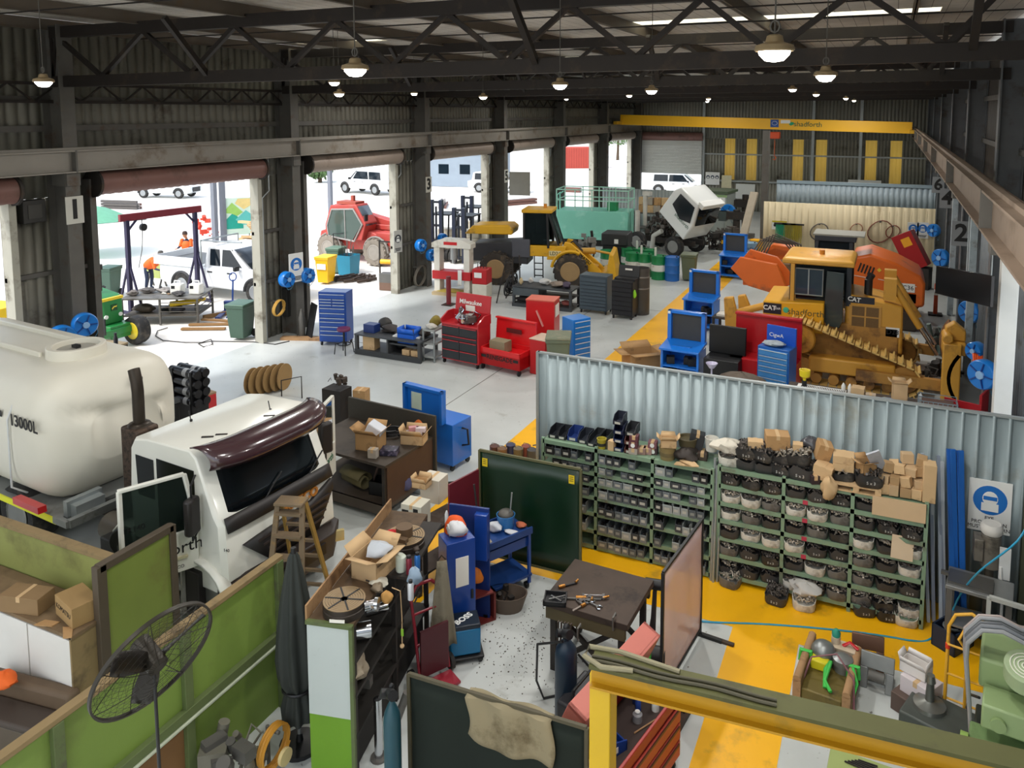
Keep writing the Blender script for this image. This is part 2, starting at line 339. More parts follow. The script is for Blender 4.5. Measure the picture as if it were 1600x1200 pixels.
d=(B-A).normalized();mb.bar(A+Vector((0,0,0)),B,.34,.66);P(t,'girder',mb,M('#f5b90e',.4,0,.05,2,coat=.2),.01)
for p,n in((A,'left'),(B,'right')):
 mb=MB();mb.box(p.x-.12,p.x+.12,48.3,50.7,p.z-.3,p.z-.1);P(t,'end_carriage',mb,M('#c99a1c',.5))
c=PYp(1211,205,49.5);mb=MB();mb.box(c.x-.3,c.x+.3,49.2,49.8,c.z-.45,c.z-.05);hb=P(t,'hoist',mb,M('#d9532a',.5),.04)
mb=MB();mb.cyl((c.x,49.5,c.z-.4),(c.x,49.5,c.z-1.5),.02,n=6);mb.tube([(c.x,49.5,c.z-1.5),(c.x+.1,49.5,c.z-1.62),(c.x+.05,49.5,c.z-1.75),(c.x-.07,49.5,c.z-1.72)],.035);P(t,'hook',mb,M('#d2622c',.5))
yf=49.5-.18;lr=-math.atan2(d.z,d.x)
def cp(px):q=(px-990)/(1444-990);p=A.lerp(B,q*1.0);return Vector((PYp(px,190,49.5).x,yf,A.z+(B.z-A.z)*q))
p=cp(1211);mb=MB();mb.box(p.x-.24,p.x+.24,yf-.01,yf,p.z-.22,p.z+.24);s=P(t,'plate',mb,M('#1c4f9c',.4));mb=MB();mb.tube([(p.x+.16*math.cos(q),yf-.015,p.z+.02+.12*math.sin(q))for q in[i*PI/5 for i in range(10)]],.012,5,True);P(s,'emblem',mb,WHITE)
p=cp(1222);mb=MB();mb.box(p.x-.06,p.x+.5,yf-.01,yf,p.z+.02,p.z+.22);P(t,'plate',mb,WHITE)
p=cp(1236);mb=MB();mb.prism([(p.x-.1,p.z-.02),(p.x+.02,p.z-.1),(p.x+.2,p.z-.02),(p.x+.18,p.z+.1),(p.x+.02,p.z+.12)],'xz',yf-.01,yf);P(t,'emblem',mb,M('#1aa06a',.5))
p=cp(1263);TXT(t,'lettering','shadforth',M('#1c5a3c',.5),(p.x,yf-.006,p.z),(PI/2,lr,0),.42)
LAMP=M('#fff6e8',.5,0,0,emit=14.);LS=M('#a89472',.5,.3,.1)
lamps=[]
for px,py,w in((555,107,''),(1210,78,''),(1290,117,''),(875,132,''),(68,127,''),(755,151,''),(530,146,''),(1018,141,'')):lamps.append(G(px,py,7.4))
extra=[(-10.5,13,7.6),(-14.5,22,7.6),(-9,28,7.6),(-2.5,22,7.6),(-2.5,29,7.6),(-8,37,7.6),(-2,38,7.6),(-14,34,7.6),(-10,46,7.6),(-2,46,7.6),(-11.5,2.5,7.4),(-4.6,1.2,7.4),(-.2,1.0,7.4)]  # lamps added to even out the light; nearest ones have no housing
words=['right above the white truck bay','nearest the camera in the middle of the roof','over the bolt racks','over the middle of the floor','beside the near left column','over the grey bench','over the near doorway row','over the yellow walkway']
def make_lamp(p,lab,on):
 t=T('high_bay_lamp',lab,'lamp',p,0,'high-bay lamps hung from the roof')
 mb=MB();mb.lathe([(.03,.1),(.05,.09),(.06,.05),(.12,.03),(.13,.0),(.12,-.01)],n=24);P(t,'housing',mb,LS)
 mb=MB();mb.lathe([(.001,-.08),(.06,-.07),(.098,-.03),(.105,-.005)],n=24);P(t,'lens',mb,LAMP)
 mb=MB();mb.cyl((0,0,.1),(0,0,RZ-p[2]),.006,n=6);mb.tube([(.03*math.cos(q),0,.15+.04*math.sin(q))for q in[i*PI/4 for i in range(8)]],.008,5,True);P(t,'hook',mb,STEEL)
 return t
for k,p in enumerate(lamps):
 make_lamp(p,'round cream high-bay lamp '+['hanging in front of the near truss, middle left','glowing beside the near truss chord at upper right','second from the right wall, below the near truss','hung over the middle aisle behind the near truss','hung beside the near left column','small and far, over the loader bay','beyond the near truss, above the telehandler door','far and small, left of the welding workshop'][k],True)
for k,p in enumerate(extra):
 if p[1]>12.5:make_lamp(p,'added high-bay fill lamp, %s of the far rows under the roof'%ORD[k],True)
def area(name,loc,size,power,col=(1,.97,.93),rot=(0,0,0)):
 l=bpy.data.lights.new(name,'AREA');l.shape='DISK';l.size=size;l.energy=power;l.color=col
 o=bpy.data.objects.new(name,l);COL.objects.link(o);o.location=loc;o.rotation_euler=rot;return o
for p in[tuple(q)for q in lamps]+extra:area('lamp_and_fill_light',(p[0],p[1],p[2]-.1),.3,60 if p[1]<4 else(85 if p[1]<9 and p[0]<-2 else(110 if p[1]<14 else 190))*(.6 if p[0]<-8 else 1))
w=bpy.data.worlds.new('sky');SC.world=w;w.use_nodes=True;bg=w.node_tree.nodes['Background']
st=w.node_tree.nodes.new('ShaderNodeTexSky');st.sky_type='NISHITA';st.sun_elevation=R(58);st.sun_rotation=R(200);st.sun_disc=False;st.dust_density=3;st.air_density=1.5
mixn=w.node_tree.nodes.new('ShaderNodeMix');mixn.data_type='RGBA';mixn.inputs[0].default_value=.75;mixn.inputs[7].default_value=(.95,.97,1,1)
w.node_tree.links.new(st.outputs[0],mixn.inputs[6]);w.node_tree.links.new(mixn.outputs[2],bg.inputs[0]);bg.inputs[1].default_value=.85
sun=bpy.data.lights.new('sun','SUN');sun.energy=2.8;sun.angle=R(8);so=bpy.data.objects.new('sun',sun);COL.objects.link(so);so.rotation_euler=(R(35),R(-20),0)
vs=SC.view_settings;vs.view_transform='Standard';vs.look='None';vs.exposure=0.;vs.gamma=1;vs.use_curve_mapping=False
def wheel_parts(t,c,r,w,tyre,rim,axis='y',lugs=0,hub=None,rimr=.55):
 q=Vector(c);mb=MB()
 pr_=[(r*.56,-w*.42),(r*.8,-w*.5),(r*.95,-w*.46),(r,-w*.3),(r,w*.3),(r*.95,w*.46),(r*.8,w*.5),(r*.56,w*.42)]
 mb.lathe(pr_+[pr_[0]],c,28,axis)
 if lugs:
  for i in range(lugs):
   a=2*PI*i/lugs
   for s in(-1,1):
    m=Matrix.Translation(q)@(Matrix.Rotation(a+(PI/lugs if s>0 else 0),4,axis.upper()))
    mb.M=m
    if axis=='y':mb.cbox((0,s*w*.24,r),(r*.13,w*.46,r*.09),(0,0,s*.5))
    else:mb.cbox((s*w*.24,0,r),(w*.46,r*.13,r*.09),(0,0,-s*.5))
  mb.M=None
 ty=P(t,'tyre',mb,tyre);mb=MB()
 mb.lathe([(r*.6,-w*.47),(r*.53,-w*.5),(r*.48,-w*.36),(r*.22,-w*.3),(r*.2,-w*.42),(.001,-w*.42)],c,24,axis)
 mb.lathe([(r*.6,w*.47),(r*.53,w*.5),(r*.48,w*.36),(r*.22,w*.3),(r*.2,w*.42),(.001,w*.42)],c,24,axis)
 P(ty,'rim',mb,rim);return ty
def castors(t,w,d,r=.06,mat=None):
 for sx in(-1,1):
  for sy in(-1,1):
   mb=MB();x,y=sx*(w/2-.06),sy*(d/2-.06);mb.cyl((x-.018,y,r),(x+.018,y,r),r,n=12);mb.box(x-.03,x+.03,y-.03,y+.03,r*1.2,r*2.05);P(t,'castor',mb,mat or BLACK)
def tool_cabinet(name,label,cat,loc,rz,w,d,h,rows,body,face=None,handle=None,group=None,z0=.12,top=None,cols=None,side=False):
 """drawer cabinet; front at local -y; rows = relative drawer heights from the top"""
 t=T(name,label,cat,loc,rz,group);mb=MB();mb.box(-w/2,w/2,-d/2+.015,d/2,z0,h);P(t,'body',mb,body,.012)
 if z0>.05:castors(t,w,d,z0/2)
 tot=sum(rows);z=h-.05;H_=h-z0-.09
 for k,r_ in enumerate(rows):
  hh=H_*r_/tot;c=cols[k]if cols else 1
  for j in range(c):
   x0=-w/2+.03+(w-.06)*j/c;x1=-w/2+.03+(w-.06)*(j+1)/c
   mb=MB();mb.box(x0+.005,x1-.005,-d/2-.012,-d/2+.03,z-hh+.006,z-.006);dr=P(t,'drawer',mb,face or body,.004)
   mb=MB();mb.box(x0+.02,x1-.02,-d/2-.03,-d/2-.012,z-.03,z-.012);P(dr,'handle',mb,handle or ALU)
  z-=hh
 if top:mb=MB();mb.box(-w/2-.01,w/2+.01,-d/2-.01,d/2+.01,h,h+.02);P(t,'top',mb,top,.005)
 return t
def carton(name,label,loc,rz,w,d,h,mat=CARD,open_=False,text=None,group=None,tilt=(0,0),tape=True,fl=.9):
 t=T(name,label,'box',loc,rz,group)
 if tilt!=(0,0):t.rotation_euler=(tilt[0],tilt[1],rz)
 mb=MB();k=.008
 if open_:
  mb.box(-w/2,w/2,-d/2,d/2,0,k)
  for a in((-w/2,w/2,-d/2,-d/2+k),(-w/2,w/2,d/2-k,d/2),(-w/2,-w/2+k,-d/2,d/2),(w/2-k,w/2,-d/2,d/2)):mb.box(*a,0,h)
  P(t,'body',mb,mat);f=min(w,d)*.42
  for s,ax in((-1,'y'),(1,'y'),(-1,'x'),(1,'x')):
   mb=MB();a=fl+rnd.uniform(-.3,.4)
   if ax=='y':mb.add([(-w/2,s*d/2,h),(w/2,s*d/2,h),(w/2-.02,s*(d/2+f*math.sin(a)),h+f*math.cos(a)),(-w/2+.02,s*(d/2+f*math.sin(a)),h+f*math.cos(a))],[(0,1,2,3)])
   else:mb.add([(s*w/2,-d/2,h),(s*w/2,d/2,h),(s*(w/2+f*math.sin(a)),d/2-.02,h+f*math.cos(a)),(s*(w/2+f*math.sin(a)),-d/2+.02,h+f*math.cos(a))],[(0,1,2,3)])
   P(t,'flap',mb,mat,solid=.006)
 else:
  mb.box(-w/2,w/2,-d/2,d/2,0,h);P(t,'body',mb,mat,.006)
  if tape:mb=MB();mb.box(-.025,.025,-d/2-.002,d/2+.002,h-.06,h+.002);P(t,'tape',mb,CARD2)
 if text:TXT(t,'lettering',text,INK,(0,-d/2-.002,h*.55),(PI/2,0,0),min(.09,h*.35,w/len(text)*1.3),.001)
 return t
def wheelie_bin(label,loc,rz,body,lid,name='wheelie_bin',h=1.15,group=None,w=.62,d=.72):
 t=T(name,label,'bin',loc,rz,group);mb=MB()
 def ring(z,s,o=0):return[(-w/2*s,-d/2*s,z),(w/2*s,-d/2*s,z),(w/2*s,d/2*s,z),(-w/2*s,d/2*s,z)]
 mb.loft([ring(.06,.74),ring(h*.86,.95),ring(h*.88,1.03),ring(h*.94,1.03)]);P(t,'body',mb,body,.02)
 mb=MB();mb.loft([ring(h*.94,1.06),ring(h*.985,1.04),ring(h,.8)]);P(t,'lid',mb,lid,.015)
 mb=MB();mb.tube([(-w*.42,d*.5,h*.93),(-w*.42,d*.6,h*.95),(w*.42,d*.6,h*.95),(w*.42,d*.5,h*.93)],.018);P(t,'handle',mb,body)
 for s in(-1,1):mb=MB();mb.cyl((s*w*.38,d*.4,.12),(s*w*.5,d*.4,.12),.12,n=16);P(t,'wheel',mb,RUB)
 return t
def drum(label,loc,body,band=None,name='oil_drum',h=1.0,r=.31,group=None,top=None):
 t=T(name,label,'drum',loc,0,group);mb=MB()
 prof=[(r*.97,0),(r,.02),(r*.98,.04)]
 for z in(.33,.66):prof+=[(r*.98,h*z-.03),(r*1.03,h*z),(r*.98,h*z+.03)]
 prof+=[(r*.98,h-.04),(r*1.01,h-.01),(r*.97,h),(r*.95,h-.02),(.001,h-.02)]
 mb.lathe(prof,n=28);P(t,'body',mb,body)
 if band:mb=MB();mb.lathe([(r*1.0,h*.36),(r*1.045,h*.37),(r*1.045,h*.62),(r*1.0,h*.63)],n=28);P(t,'label_band',mb,band)
 mb=MB();mb.cyl((r*.6,0,h-.02),(r*.6,0,h+.02),.035,n=10);P(t,'bung',mb,top or BLACK)
 return t
def hose_reel(label,loc,rz,s=.3,mat=BLUE,group='wall hose reels',name='hose_reel'):
 t=T(name,label,'hose reel',loc,rz,group);mb=MB()
 mb.lathe([(s*.3,-.1),(s*.92,-.12),(s,-.09),(s,.09),(s*.92,.12),(s*.3,.12),(s*.3,-.1)],n=28,axis='y');P(t,'case',mb,mat)
 mb=MB();mb.lathe([(s*.28,-.14),(s*.25,-.15),(.001,-.15)],n=16,axis='y');mb.lathe([(s*.28,-.14),(s*.28,.1)],n=16,axis='y');P(t,'hub',mb,M('#8fb7e0',.4))
 for k in range(5):
  a=2*PI*k/5;mb=MB();mb.bar((s*.3*math.cos(a),-.115,s*.3*math.sin(a)),(s*.88*math.cos(a),-.125,s*.88*math.sin(a)),.04,.02);P(t,'spoke',mb,NAVY)
 mb=MB();mb.box(-s*.35,s*.35,.1,.2,-s*.5,s*.5);P(t,'bracket',mb,mat)
 mb=MB();mb.tube([(s*.9,0,-s*.2),(s,0,-s*.9),(s*.8,.06,-s*1.4),(s*.5,.1,-s*1.5),(s*.3,.12,-s*1.1)],.01);P(t,'hose',mb,M('#4f7f94',.5))
 return t
def sign_face(parent,w,h,kind='ppe',y=-.012,col='#1f6fc0'):
 c=M(col,.4,0,0);mb=MB();r=w*.4;cz=h*.62
 mb.lathe([(.001,y),(r,y),(r,y+.004)],(0,0,cz),28,'y');o=P(parent,'emblem',mb,c)
 mb=MB();mb.ball((0,y-.002,cz+r*.12),(r*.46,.004,r*.5),14,8);mb.box(-r*.5,r*.5,y-.005,y-.001,cz-r*.75,cz-r*.2);mb.slot=1
 mb.box(-r*.4,r*.4,y-.009,y-.004,cz+r*.02,cz+r*.28);P(o,'pictogram',mb,[WHITE,c])
 mb=MB()
 for k in range(3):mb.box(-w*.36+k*.02,w*.36-k*.02,y,y+.004,h*(.17-.05*k),h*(.2-.05*k))
 P(parent,'lettering',mb,INK)
def sign(name,label,loc,rz,w,h,mat=WHITE,ppe=True,text=None,tsize=.1,col='#1f6fc0',tmat=INK):
 t=T(name,label,'sign',loc,rz);mb=MB();mb.box(-w/2,w/2,-.01,.01,0,h);P(t,'plate',mb,mat,.003)
 if ppe:sign_face(t,w,h,col=col)
 if text:
  for k,s in enumerate(text):TXT(t,'lettering',s,tmat,(0,-.012,h*(1-(k+.5)/len(text)*.86-.06)),(PI/2,0,0),tsize,.002,.004)
 return t
def coil(mb,c,r,n=3,th=.014,ax='y',jit=.05):
 pts=[]
 for i in range(n*18):
  a=2*PI*i/18;q=r*(1+jit*math.sin(i*.7));o=(i/18-n/2)*th*1.6
  p=(q*math.cos(a),o,q*math.sin(a)*1.0)if ax=='y' else((q*math.cos(a),q*math.sin(a),o+n*th)if ax=='z' else(o,q*math.cos(a),q*math.sin(a)))
  pts.append(Vector(c)+Vector(p))
 mb.tube(pts,th,6);return mb
def gas_bottle(label,loc,body,h=1.5,r=.12,name='gas_cylinder',cap=None,rz=0):
 t=T(name,label,'gas cylinder',loc,rz);mb=MB();mb.lathe([(r*.9,0),(r,.04),(r,h*.8),(r*.9,h*.87),(r*.5,h*.93),(r*.3,h*.95),(r*.3,h*.97)],n=24);P(t,'body',mb,body)
 mb=MB();mb.cyl((0,0,h*.97),(0,0,h*1.05),r*.28,n=12);mb.ball((0,0,h*1.07),r*.3);P(t,'valve',mb,BLACK)
 mb=MB();mb.cyl((0,-.03,h*1.03),(.08,-.09,h*1.06),.05,n=12);mb.cyl((0,.02,h*1.0),(-.09,-.05,h*1.02),.045,n=12);P(t,'regulator',mb,BLACK)
 return t
def frame_table(name,label,cat,loc,rz,w,d,h,top,leg,shelf=None,tt=.05,lt=.07,group=None,back=0):
 t=T(name,label,cat,loc,rz,group);mb=MB();mb.box(-w/2,w/2,-d/2,d/2,h-tt,h);P(t,'table_top',mb,top,.006)
 for sx in(-1,1):
  for sy in(-1,1):mb=MB();x,y=sx*(w/2-lt/2-.01),sy*(d/2-lt/2-.01);mb.box(x-lt/2,x+lt/2,y-lt/2,y+lt/2,0,h-tt);P(t,'leg',mb,leg)
 for z in(shelf or[]):mb=MB();mb.box(-w/2+.02,w/2-.02,-d/2+.02,d/2-.02,z-.03,z);P(t,'shelf',mb,top)
 if back:mb=MB();mb.box(-w/2,w/2,d/2-.02,d/2,h,h+back);P(t,'back_board',mb,leg)
 return t
def lump(name,label,cat,loc,s,mat,seed=0,rz=0.,rough=.25,group=None,n=14,k=9,flat=True):
 r_=random.Random(seed);mb=MB();ph=[r_.uniform(0,6.3)for _ in range(8)]
 for i in range(k+1):
  p=PI*i/k
  for j in range(n):
   a=2*PI*j/n;q=1+rough*(math.sin(2*a+ph[0])*math.sin(3*p+ph[1])+.6*math.sin(5*a+ph[2])*math.sin(4*p+ph[3])+.5*math.sin(3*a+ph[4]))*math.sin(p)
   z=math.cos(p)*s[2]*.5*(1+.3*rough*math.sin(4*a+ph[5]));mb.v.append(Vector((s[0]/2*q*math.sin(p)*math.cos(a),s[1]/2*q*math.sin(p)*math.sin(a),max(z+s[2]*.5,0))))
 mb.f=[(i*n+j,(i+1)*n+j,(i+1)*n+(j+1)%n,i*n+(j+1)%n)for i in range(k)for j in range(n)];mb.mi=[0]*len(mb.f)
 return S(name,label,cat,mb,mat,loc,rz,group,ang=60)
def machine_block(t,w,d,h,seed,mats,n=14,z0=0.,name='engine_parts',pname='part'):
 """cluttered machinery: blocks, pipes, cylinders; a few parts"""
 r_=random.Random(seed)
 for k,m in enumerate(mats):
  mb=MB()
  for i in range(n):
   x,y,z=r_.uniform(-w/2,w/2),r_.uniform(-d/2,d/2),z0+r_.uniform(0,h*.8);a=r_.uniform(.04,.16)*min(1,w)
   q=r_.random()
   if q<.45:mb.cbox((x*.8,y*.8,z+a),(a*r_.uniform(1,2.6),a*r_.uniform(1,2.2),a*r_.uniform(.8,2.)),(0,0,r_.uniform(0,1.5)))
   elif q<.75:mb.cyl((x*.8,y*.8,z),(x*.8+r_.uniform(-a,a),y*.8+r_.uniform(-a,a),z+a*r_.uniform(1,3)),a*r_.uniform(.4,.9),n=12)
   else:mb.tube([(x*.8,y*.8,z),(x*.8+a,y*.8+a,z+a*2),(x*.6-a,y*.6+2*a,z+a*2.4),(x*.5,y*.5,z+a)],a*.22,7)
  P(t,['engine_block','hose_set','pipework','bracket_set'][k%4]if pname=='part' else pname,mb,m)
t=T('water_truck','white cab-over water truck with open doors, cream poly tank and maroon sun visor','truck',(-8.02,8.2,0),R(-5))
CAB=M('#e4e4da',.3,0,.05,2,coat=.4);PLAS=M('#24201f',.5,0,.2,6);TANK=M('#e3dfd0',.45,0,.06,1.2)
mb=MB();prof=[(-1.62,.95),(-1.66,1.6),(-1.6,2.28),(-1.5,2.42),(-1.2,2.47),(-.25,2.5),(-.12,2.42),(.2,1.68),(.3,1.56),(.34,.8),(.2,.62),(-.2,.62),(-.32,.95)]
def cabring(y,s):
 return[((x+.7)*s-.7,y,(z-1.5)*(.94+.06*s)+1.5)for x,z in prof]
mb.loft([cabring(-1.02,.93),cabring(-.96,1.),cabring(.96,1.),cabring(1.02,.93)]);P(t,'cab_body',mb,CAB,.02)
mb=MB();mb.add([(-1.42,-1.025,1.62),(-1.05,-1.025,1.62),(-1.05,-1.025,2.2),(-1.45,-1.025,2.2)],[(0,1,2,3)]);mb.box(-.98,-.2,-1.03,-1.0,1.0,2.24);P(t,'side_window',mb,DGLASS)
def ws(u,v):y=-.93+1.86*u;x=.225-.34*v-.06*abs(2*u-1)**3;return(x+.03,y,1.64+.78*v)
mb=MB();mb.grid(ws,12,6);P(t,'windscreen',mb,DGLASS,solid=.01)
mb=MB();mb.grid(lambda u,v:(.36-.015*abs(2*u-1)**4-.07*v,-.95+1.9*u,1.47+.19*v),12,2);P(t,'cowl',mb,PLAS,solid=.02)
for y in(-.35,.45):
 mb=MB();mb.tube([(.31,y,1.6),(.25,y+.25,1.76),(.2,y+.75*.6,1.86)],.012,6);P(t,'wiper',mb,BLACK)
def vis(u,v):
 y=-1.04+2.08*u;a=-0.5+2.6*v;r=.2+.03*math.sin(u*PI);x=.02+.2*(1-(2*u-1)**4)
 return(x-.12+r*math.cos(a)*1.35,y,2.41+r*math.sin(a)*.85)
mb=MB();mb.grid(vis,20,8);P(t,'sun_visor',mb,M('#3f272c',.22,0,.15,2,coat=.8),solid=.02)
mb=MB();mb.add([(.345,-.72,1.2),(.36,-.3,.8),(.36,.6,.8),(.345,.93,1.3),(.335,.93,1.44),(.345,.5,1.28),(.35,-.3,1.24)],[tuple(range(7))]);g=P(t,'grille',mb,PLAS,solid=.06)
mb=MB()
for k in range(4):mb.bar((.385,-.5+.08*k,1.16-.09*k),(.385,.85-.05*k,1.24-.1*k),.03,.03)
P(g,'grille_bar',mb,M('#3a3230',.5))
TXT(t,'lettering','AMECO',M('#b9772f',.5),(.335,.32,1.38),(PI/2,0,PI/2),.19,.015,.004)
mb=MB();mb.loft([[(x,y,z)for y in(-1.02,-.7,.7,1.06)for x in(0,)][:0]or[(.2+dx,-1.05,z)for dx,z in((0,.35),(.22,.38),(.26,.74),(0,.78))],[(.3+dx,-.7,z)for dx,z in((0,.3),(.22,.33),(.26,.78),(0,.82))],[(.3+dx,.75,z)for dx,z in((0,.3),(.22,.33),(.26,.72),(0,.76))],[(.05+dx,1.1,z)for dx,z in((0,.35),(.22,.38),(.26,.7),(0,.74))]]);P(t,'bumper',mb,M('#2b211d',.5,0,.2,4),.02)
for y in(-.82,.9):
 mb=MB();mb.cbox((.535-.11*(y>.8),y-.02*(y>.8),.56),(.06,.28,.16),(0,0,.2 if y<0 else-.62));P(t,'headlamp',mb,M('#d8c58c',.15,.3,.1))
mb=MB();mb.box(.47,.58,-.3,.55,.5,.66);P(t,'number_plate',mb,PLAS)
mb=MB();mb.loft([[(x,-1.06,z),(x,-.9,z+.0)]for x,z in()]or[[(-.28+.3*math.cos(a)*1.9+.1,y,.62+.42*math.sin(a))for a in[PI*i/10 for i in range(11)]]for y in(-1.12,-.95)],cap=False,closed=False);P(t,'wheel_arch',mb,CAB,solid=.04)
for y in(-.85,.85):wheel_parts(t,(-.15,y,.5),.5,.28,RUB,M('#8c8c88',.4,.6),'y')
for x in(-4.6,-5.8):
 for y in(-.85,.85):wheel_parts(t,(x,y,.5),.5,.5,RUB,M('#8c8c88',.4,.6),'y')
mb=MB();mb.box(-.85,-.4,-1.1,-.85,.85,.9);mb.box(-.85,-.4,-1.14,-.85,.55,.6);mb.box(-.85,-.4,-1.14,-.85,.22,.27);mb.box(-.42,-.38,-1.14,-.8,.22,.95);mb.box(-.87,-.83,-1.14,-.8,.22,.95);P(t,'step',mb,M('#a9a9a4',.5,.3,.2,9))
mb=MB();mb.box(-.38,-.12,-1.1,-.7,.2,.85);P(t,'step_guard',mb,PLAS,.02)
for s,ang in((-1,68),(1,66)):
 mb=MB();dd=Vector((-math.cos(R(ang)),s*math.sin(R(ang)),0));n=Vector((dd.y,-dd.x,0))*s;o=Vector((-.15,s*1.04,0));L_=.92
 def dp(u,z,k=0):q=o+dd*(u*L_)+n*k;return(q.x,q.y,z)
 out=[(0,.98),(0,1.62),(.12,2.28),(.97,2.28),(1,2.2),(1,.98)];win=[(.12,1.5),(.2,2.2),(.9,2.2),(.92,1.5)]
 if s>0:win=[(.12,1.6),(.2,2.2),(.9,2.2),(.92,1.6)]
 fr=[(0,.98),(0,1.55),(.14,2.28),(.97,2.28),(1,2.22),(1,.98)]
 lo=[(0,.95),(0,1.5),(1,1.5),(1,.95)]
 mb.loft([[dp(u,z,-.03)for u,z in lo],[dp(u,z,.03)for u,z in lo]])
 for a,b in(((0,1.5),(.15,2.26)),((.15,2.26),(1,2.26)),((.98,2.26),(.98,1.48))):mb.bar(dp(*a),dp(*b),.06,.05)
 d=P(t,'door',mb,CAB,.012)
 mb=MB();mb.loft([[dp(u,z,-.006)for u,z in((.05,1.5),(.17,2.24),(.97,2.24),(.97,1.5))],[dp(u,z,.006)for u,z in((.05,1.5),(.17,2.24),(.97,2.24),(.97,1.5))]]);P(d,'window',mb,M('#3d4a44',.05,0,0,trans=.75))
 c=Vector(dp(.5,1.2,.036));rz=math.atan2(n.x,-n.y)
 if s<0:
  TXT(d,'lettering','shadforth',INK,dp(.42,1.28,.034),(PI/2,0,rz),.23,.003);TXT(d,'lettering','TR140',INK,dp(.83,1.72,.012),(PI/2,0,rz),.1,.002);TXT(d,'lettering','ACCO',M('#666666',.3),dp(.3,1.03,.034),(PI/2,0,rz),.06,.003)
 else:TXT(d,'lettering','shadforth',M('#2a6a4a',.4),dp(.5,1.3,.034),(PI/2,0,rz),.17,.003)
 mb=MB();mb.bar(dp(.16,1.16,.045),dp(.3,1.16,.045),.05,.03);P(d,'handle',mb,M('#d9d2b0',.3,.4))
 m=o+Vector((.12,s*.16,0));mb=MB();mb.cbox((m.x,m.y,1.74 if s<0 else 1.9),(.12,.22,.5),(0,0,R(-15*s)));P(d,'mirror',mb,PLAS,.04)
 mb=MB();mb.tube([(o.x,o.y,2.2),(m.x,m.y,2.15),(m.x,m.y,1.4),(o.x,o.y,1.42)],.014,7);P(d,'mirror_bracket',mb,BLACK)
TXT(t,'lettering','TR140',INK,(.29,-.985,1.25),(PI/2,0,R(20)),.06,.002)
for x,y in((-1.2,-.3),(-.5,.55)):mb=MB();mb.cyl((x,y,2.46),(x-.04,y,2.62),.008,n=6);mb.cyl((x,y,2.46),(x,y,2.5),.02,n=8);P(t,'aerial',mb,BLACK)
for x,y in((-.45,-.6),(-.35,-.45),(-.3,.35)):mb=MB();mb.cbox((x,y,2.5),(.16,.03,.02),(0,0,.6));P(t,'roof_bracket',mb,DSTEEL)
mb=MB()
for y in(-.4,.4):mb.box(-8.6,.1,y-.05,y+.05,.55,.8)
for x in(-2.2,-3.4,-5,-6.6,-8.3):mb.box(x-.06,x+.06,-.4,.4,.58,.76)
P(t,'chassis',mb,DSTEEL)
mb=MB();mb.box(-8.6,-3.2,-1.2,1.2,.8,.86)
for y in(-1.2,-.75,0,.75,1.2):mb.box(-3.25,-2.9,y-.04,y+.04,.8,.9)
mb.box(-2.95,-2.85,-1.2,1.2,.8,.92);P(t,'tray',mb,M('#8d908e',.5,.4,.2,4,'#5d5a52',.3))
mb=MB();mb.box(-8.6,-3.2,-1.225,-1.2,.78,.87);P(t,'reflective_strip',mb,M('#e8e81c',.4,0,.05))
mb=MB();mb.box(-3.1,-2.95,-1.05,-.6,.86,1.05);mb.box(-3.2,-3.1,-1.1,-.55,.86,1.1);P(t,'tank_bracket',mb,GALV)
mb=MB();mb.bar((-4.2,-1.25,.95),(-3.3,-1.35,1.05),.12,.1);P(t,'tool_arm',mb,RED,label='red hinged arm on the tray edge')
mb=MB();mb.cyl((-2.6,-.75,.72),(-1.75,-.75,.72),.2,n=20);P(t,'air_tank',mb,M('#6b655c',.4,.5))
mb=MB();mb.cyl((-1.95,-.8,.8),(-1.8,-1.05,.8),.22,n=18);mb.box(-2.3,-1.7,-1.1,-.7,.5,.78);P(t,'battery_box',mb,BLACK,.02)
mb=MB();mb.loft([[(x,-1.05,z),(x,-.8,z)]for x,z in((-2.05,.9),(-1.9,1.05),(-1.62,1.08),(-1.55,.8))],cap=False,closed=False);P(t,'mudguard',mb,CAB,solid=.03)
machine_block(t,1.2,.9,.55,5,[DSTEEL,M('#4a4440',.5,.3),STEEL],16,.7)
for o in kids(t)[-3:]:o.location.x=-2.35
def trr(x):
 f=min(1.,max(0.,(-3.45-x)/.75));f=1-(1-f)**2.6
 return f
def tring(x,n=40):
 f=trr(x);hw,zc,hh=1.2*(.5+.5*f),1.86,1.06*(.35+.65*f);r_=[]
 for i in range(n):
  a=2*PI*i/n;c,s=math.cos(a),math.sin(a);e=.5
  y=hw*math.copysign(abs(c)**e,c);z=hh*math.copysign(abs(s)**(e*1.25),s)*(1 if s<0 else.98)
  dz=0
  xx=x-(.13*math.exp(-((z-.32+.16*y)/.1)**2)+.05*max(0,z))*(1-f)
  r_.append((xx,y,zc+z))
 return r_
mb=MB();mb.loft([tring(x)for x in(-8.6,-8.3,-6.9,-6.85,-6.7,-6.65,-5.2,-4.5,-4.2,-4.0,-3.85,-3.72,-3.62,-3.55,-3.5,-3.47,-3.455)]);P(t,'tank',mb,TANK,ang=70).location.x=.25
mb=MB();mb.box(-8.6,-4.9,-.42,-.36,2.85,2.97);mb.box(-8.6,-4.9,.36,.42,2.85,2.97);P(t,'top_rail',mb,TANK,.02)
mb=MB();mb.lathe([(.42,2.82),(.46,2.84),(.45,3.06),(.36,3.06),(.35,2.96),(.001,2.95)],(-4.55,0,0),32);P(t,'filler_ring',mb,TANK,.01)
mb=MB();mb.lathe([(.33,2.96),(.3,2.99),(.001,3.0)],(-4.55,0,0),28);l=P(t,'lid',mb,M('#a9a69b',.5));mb=MB();mb.box(-4.62,-4.48,-.04,.04,2.99,3.05);P(l,'latch',mb,BLACK)
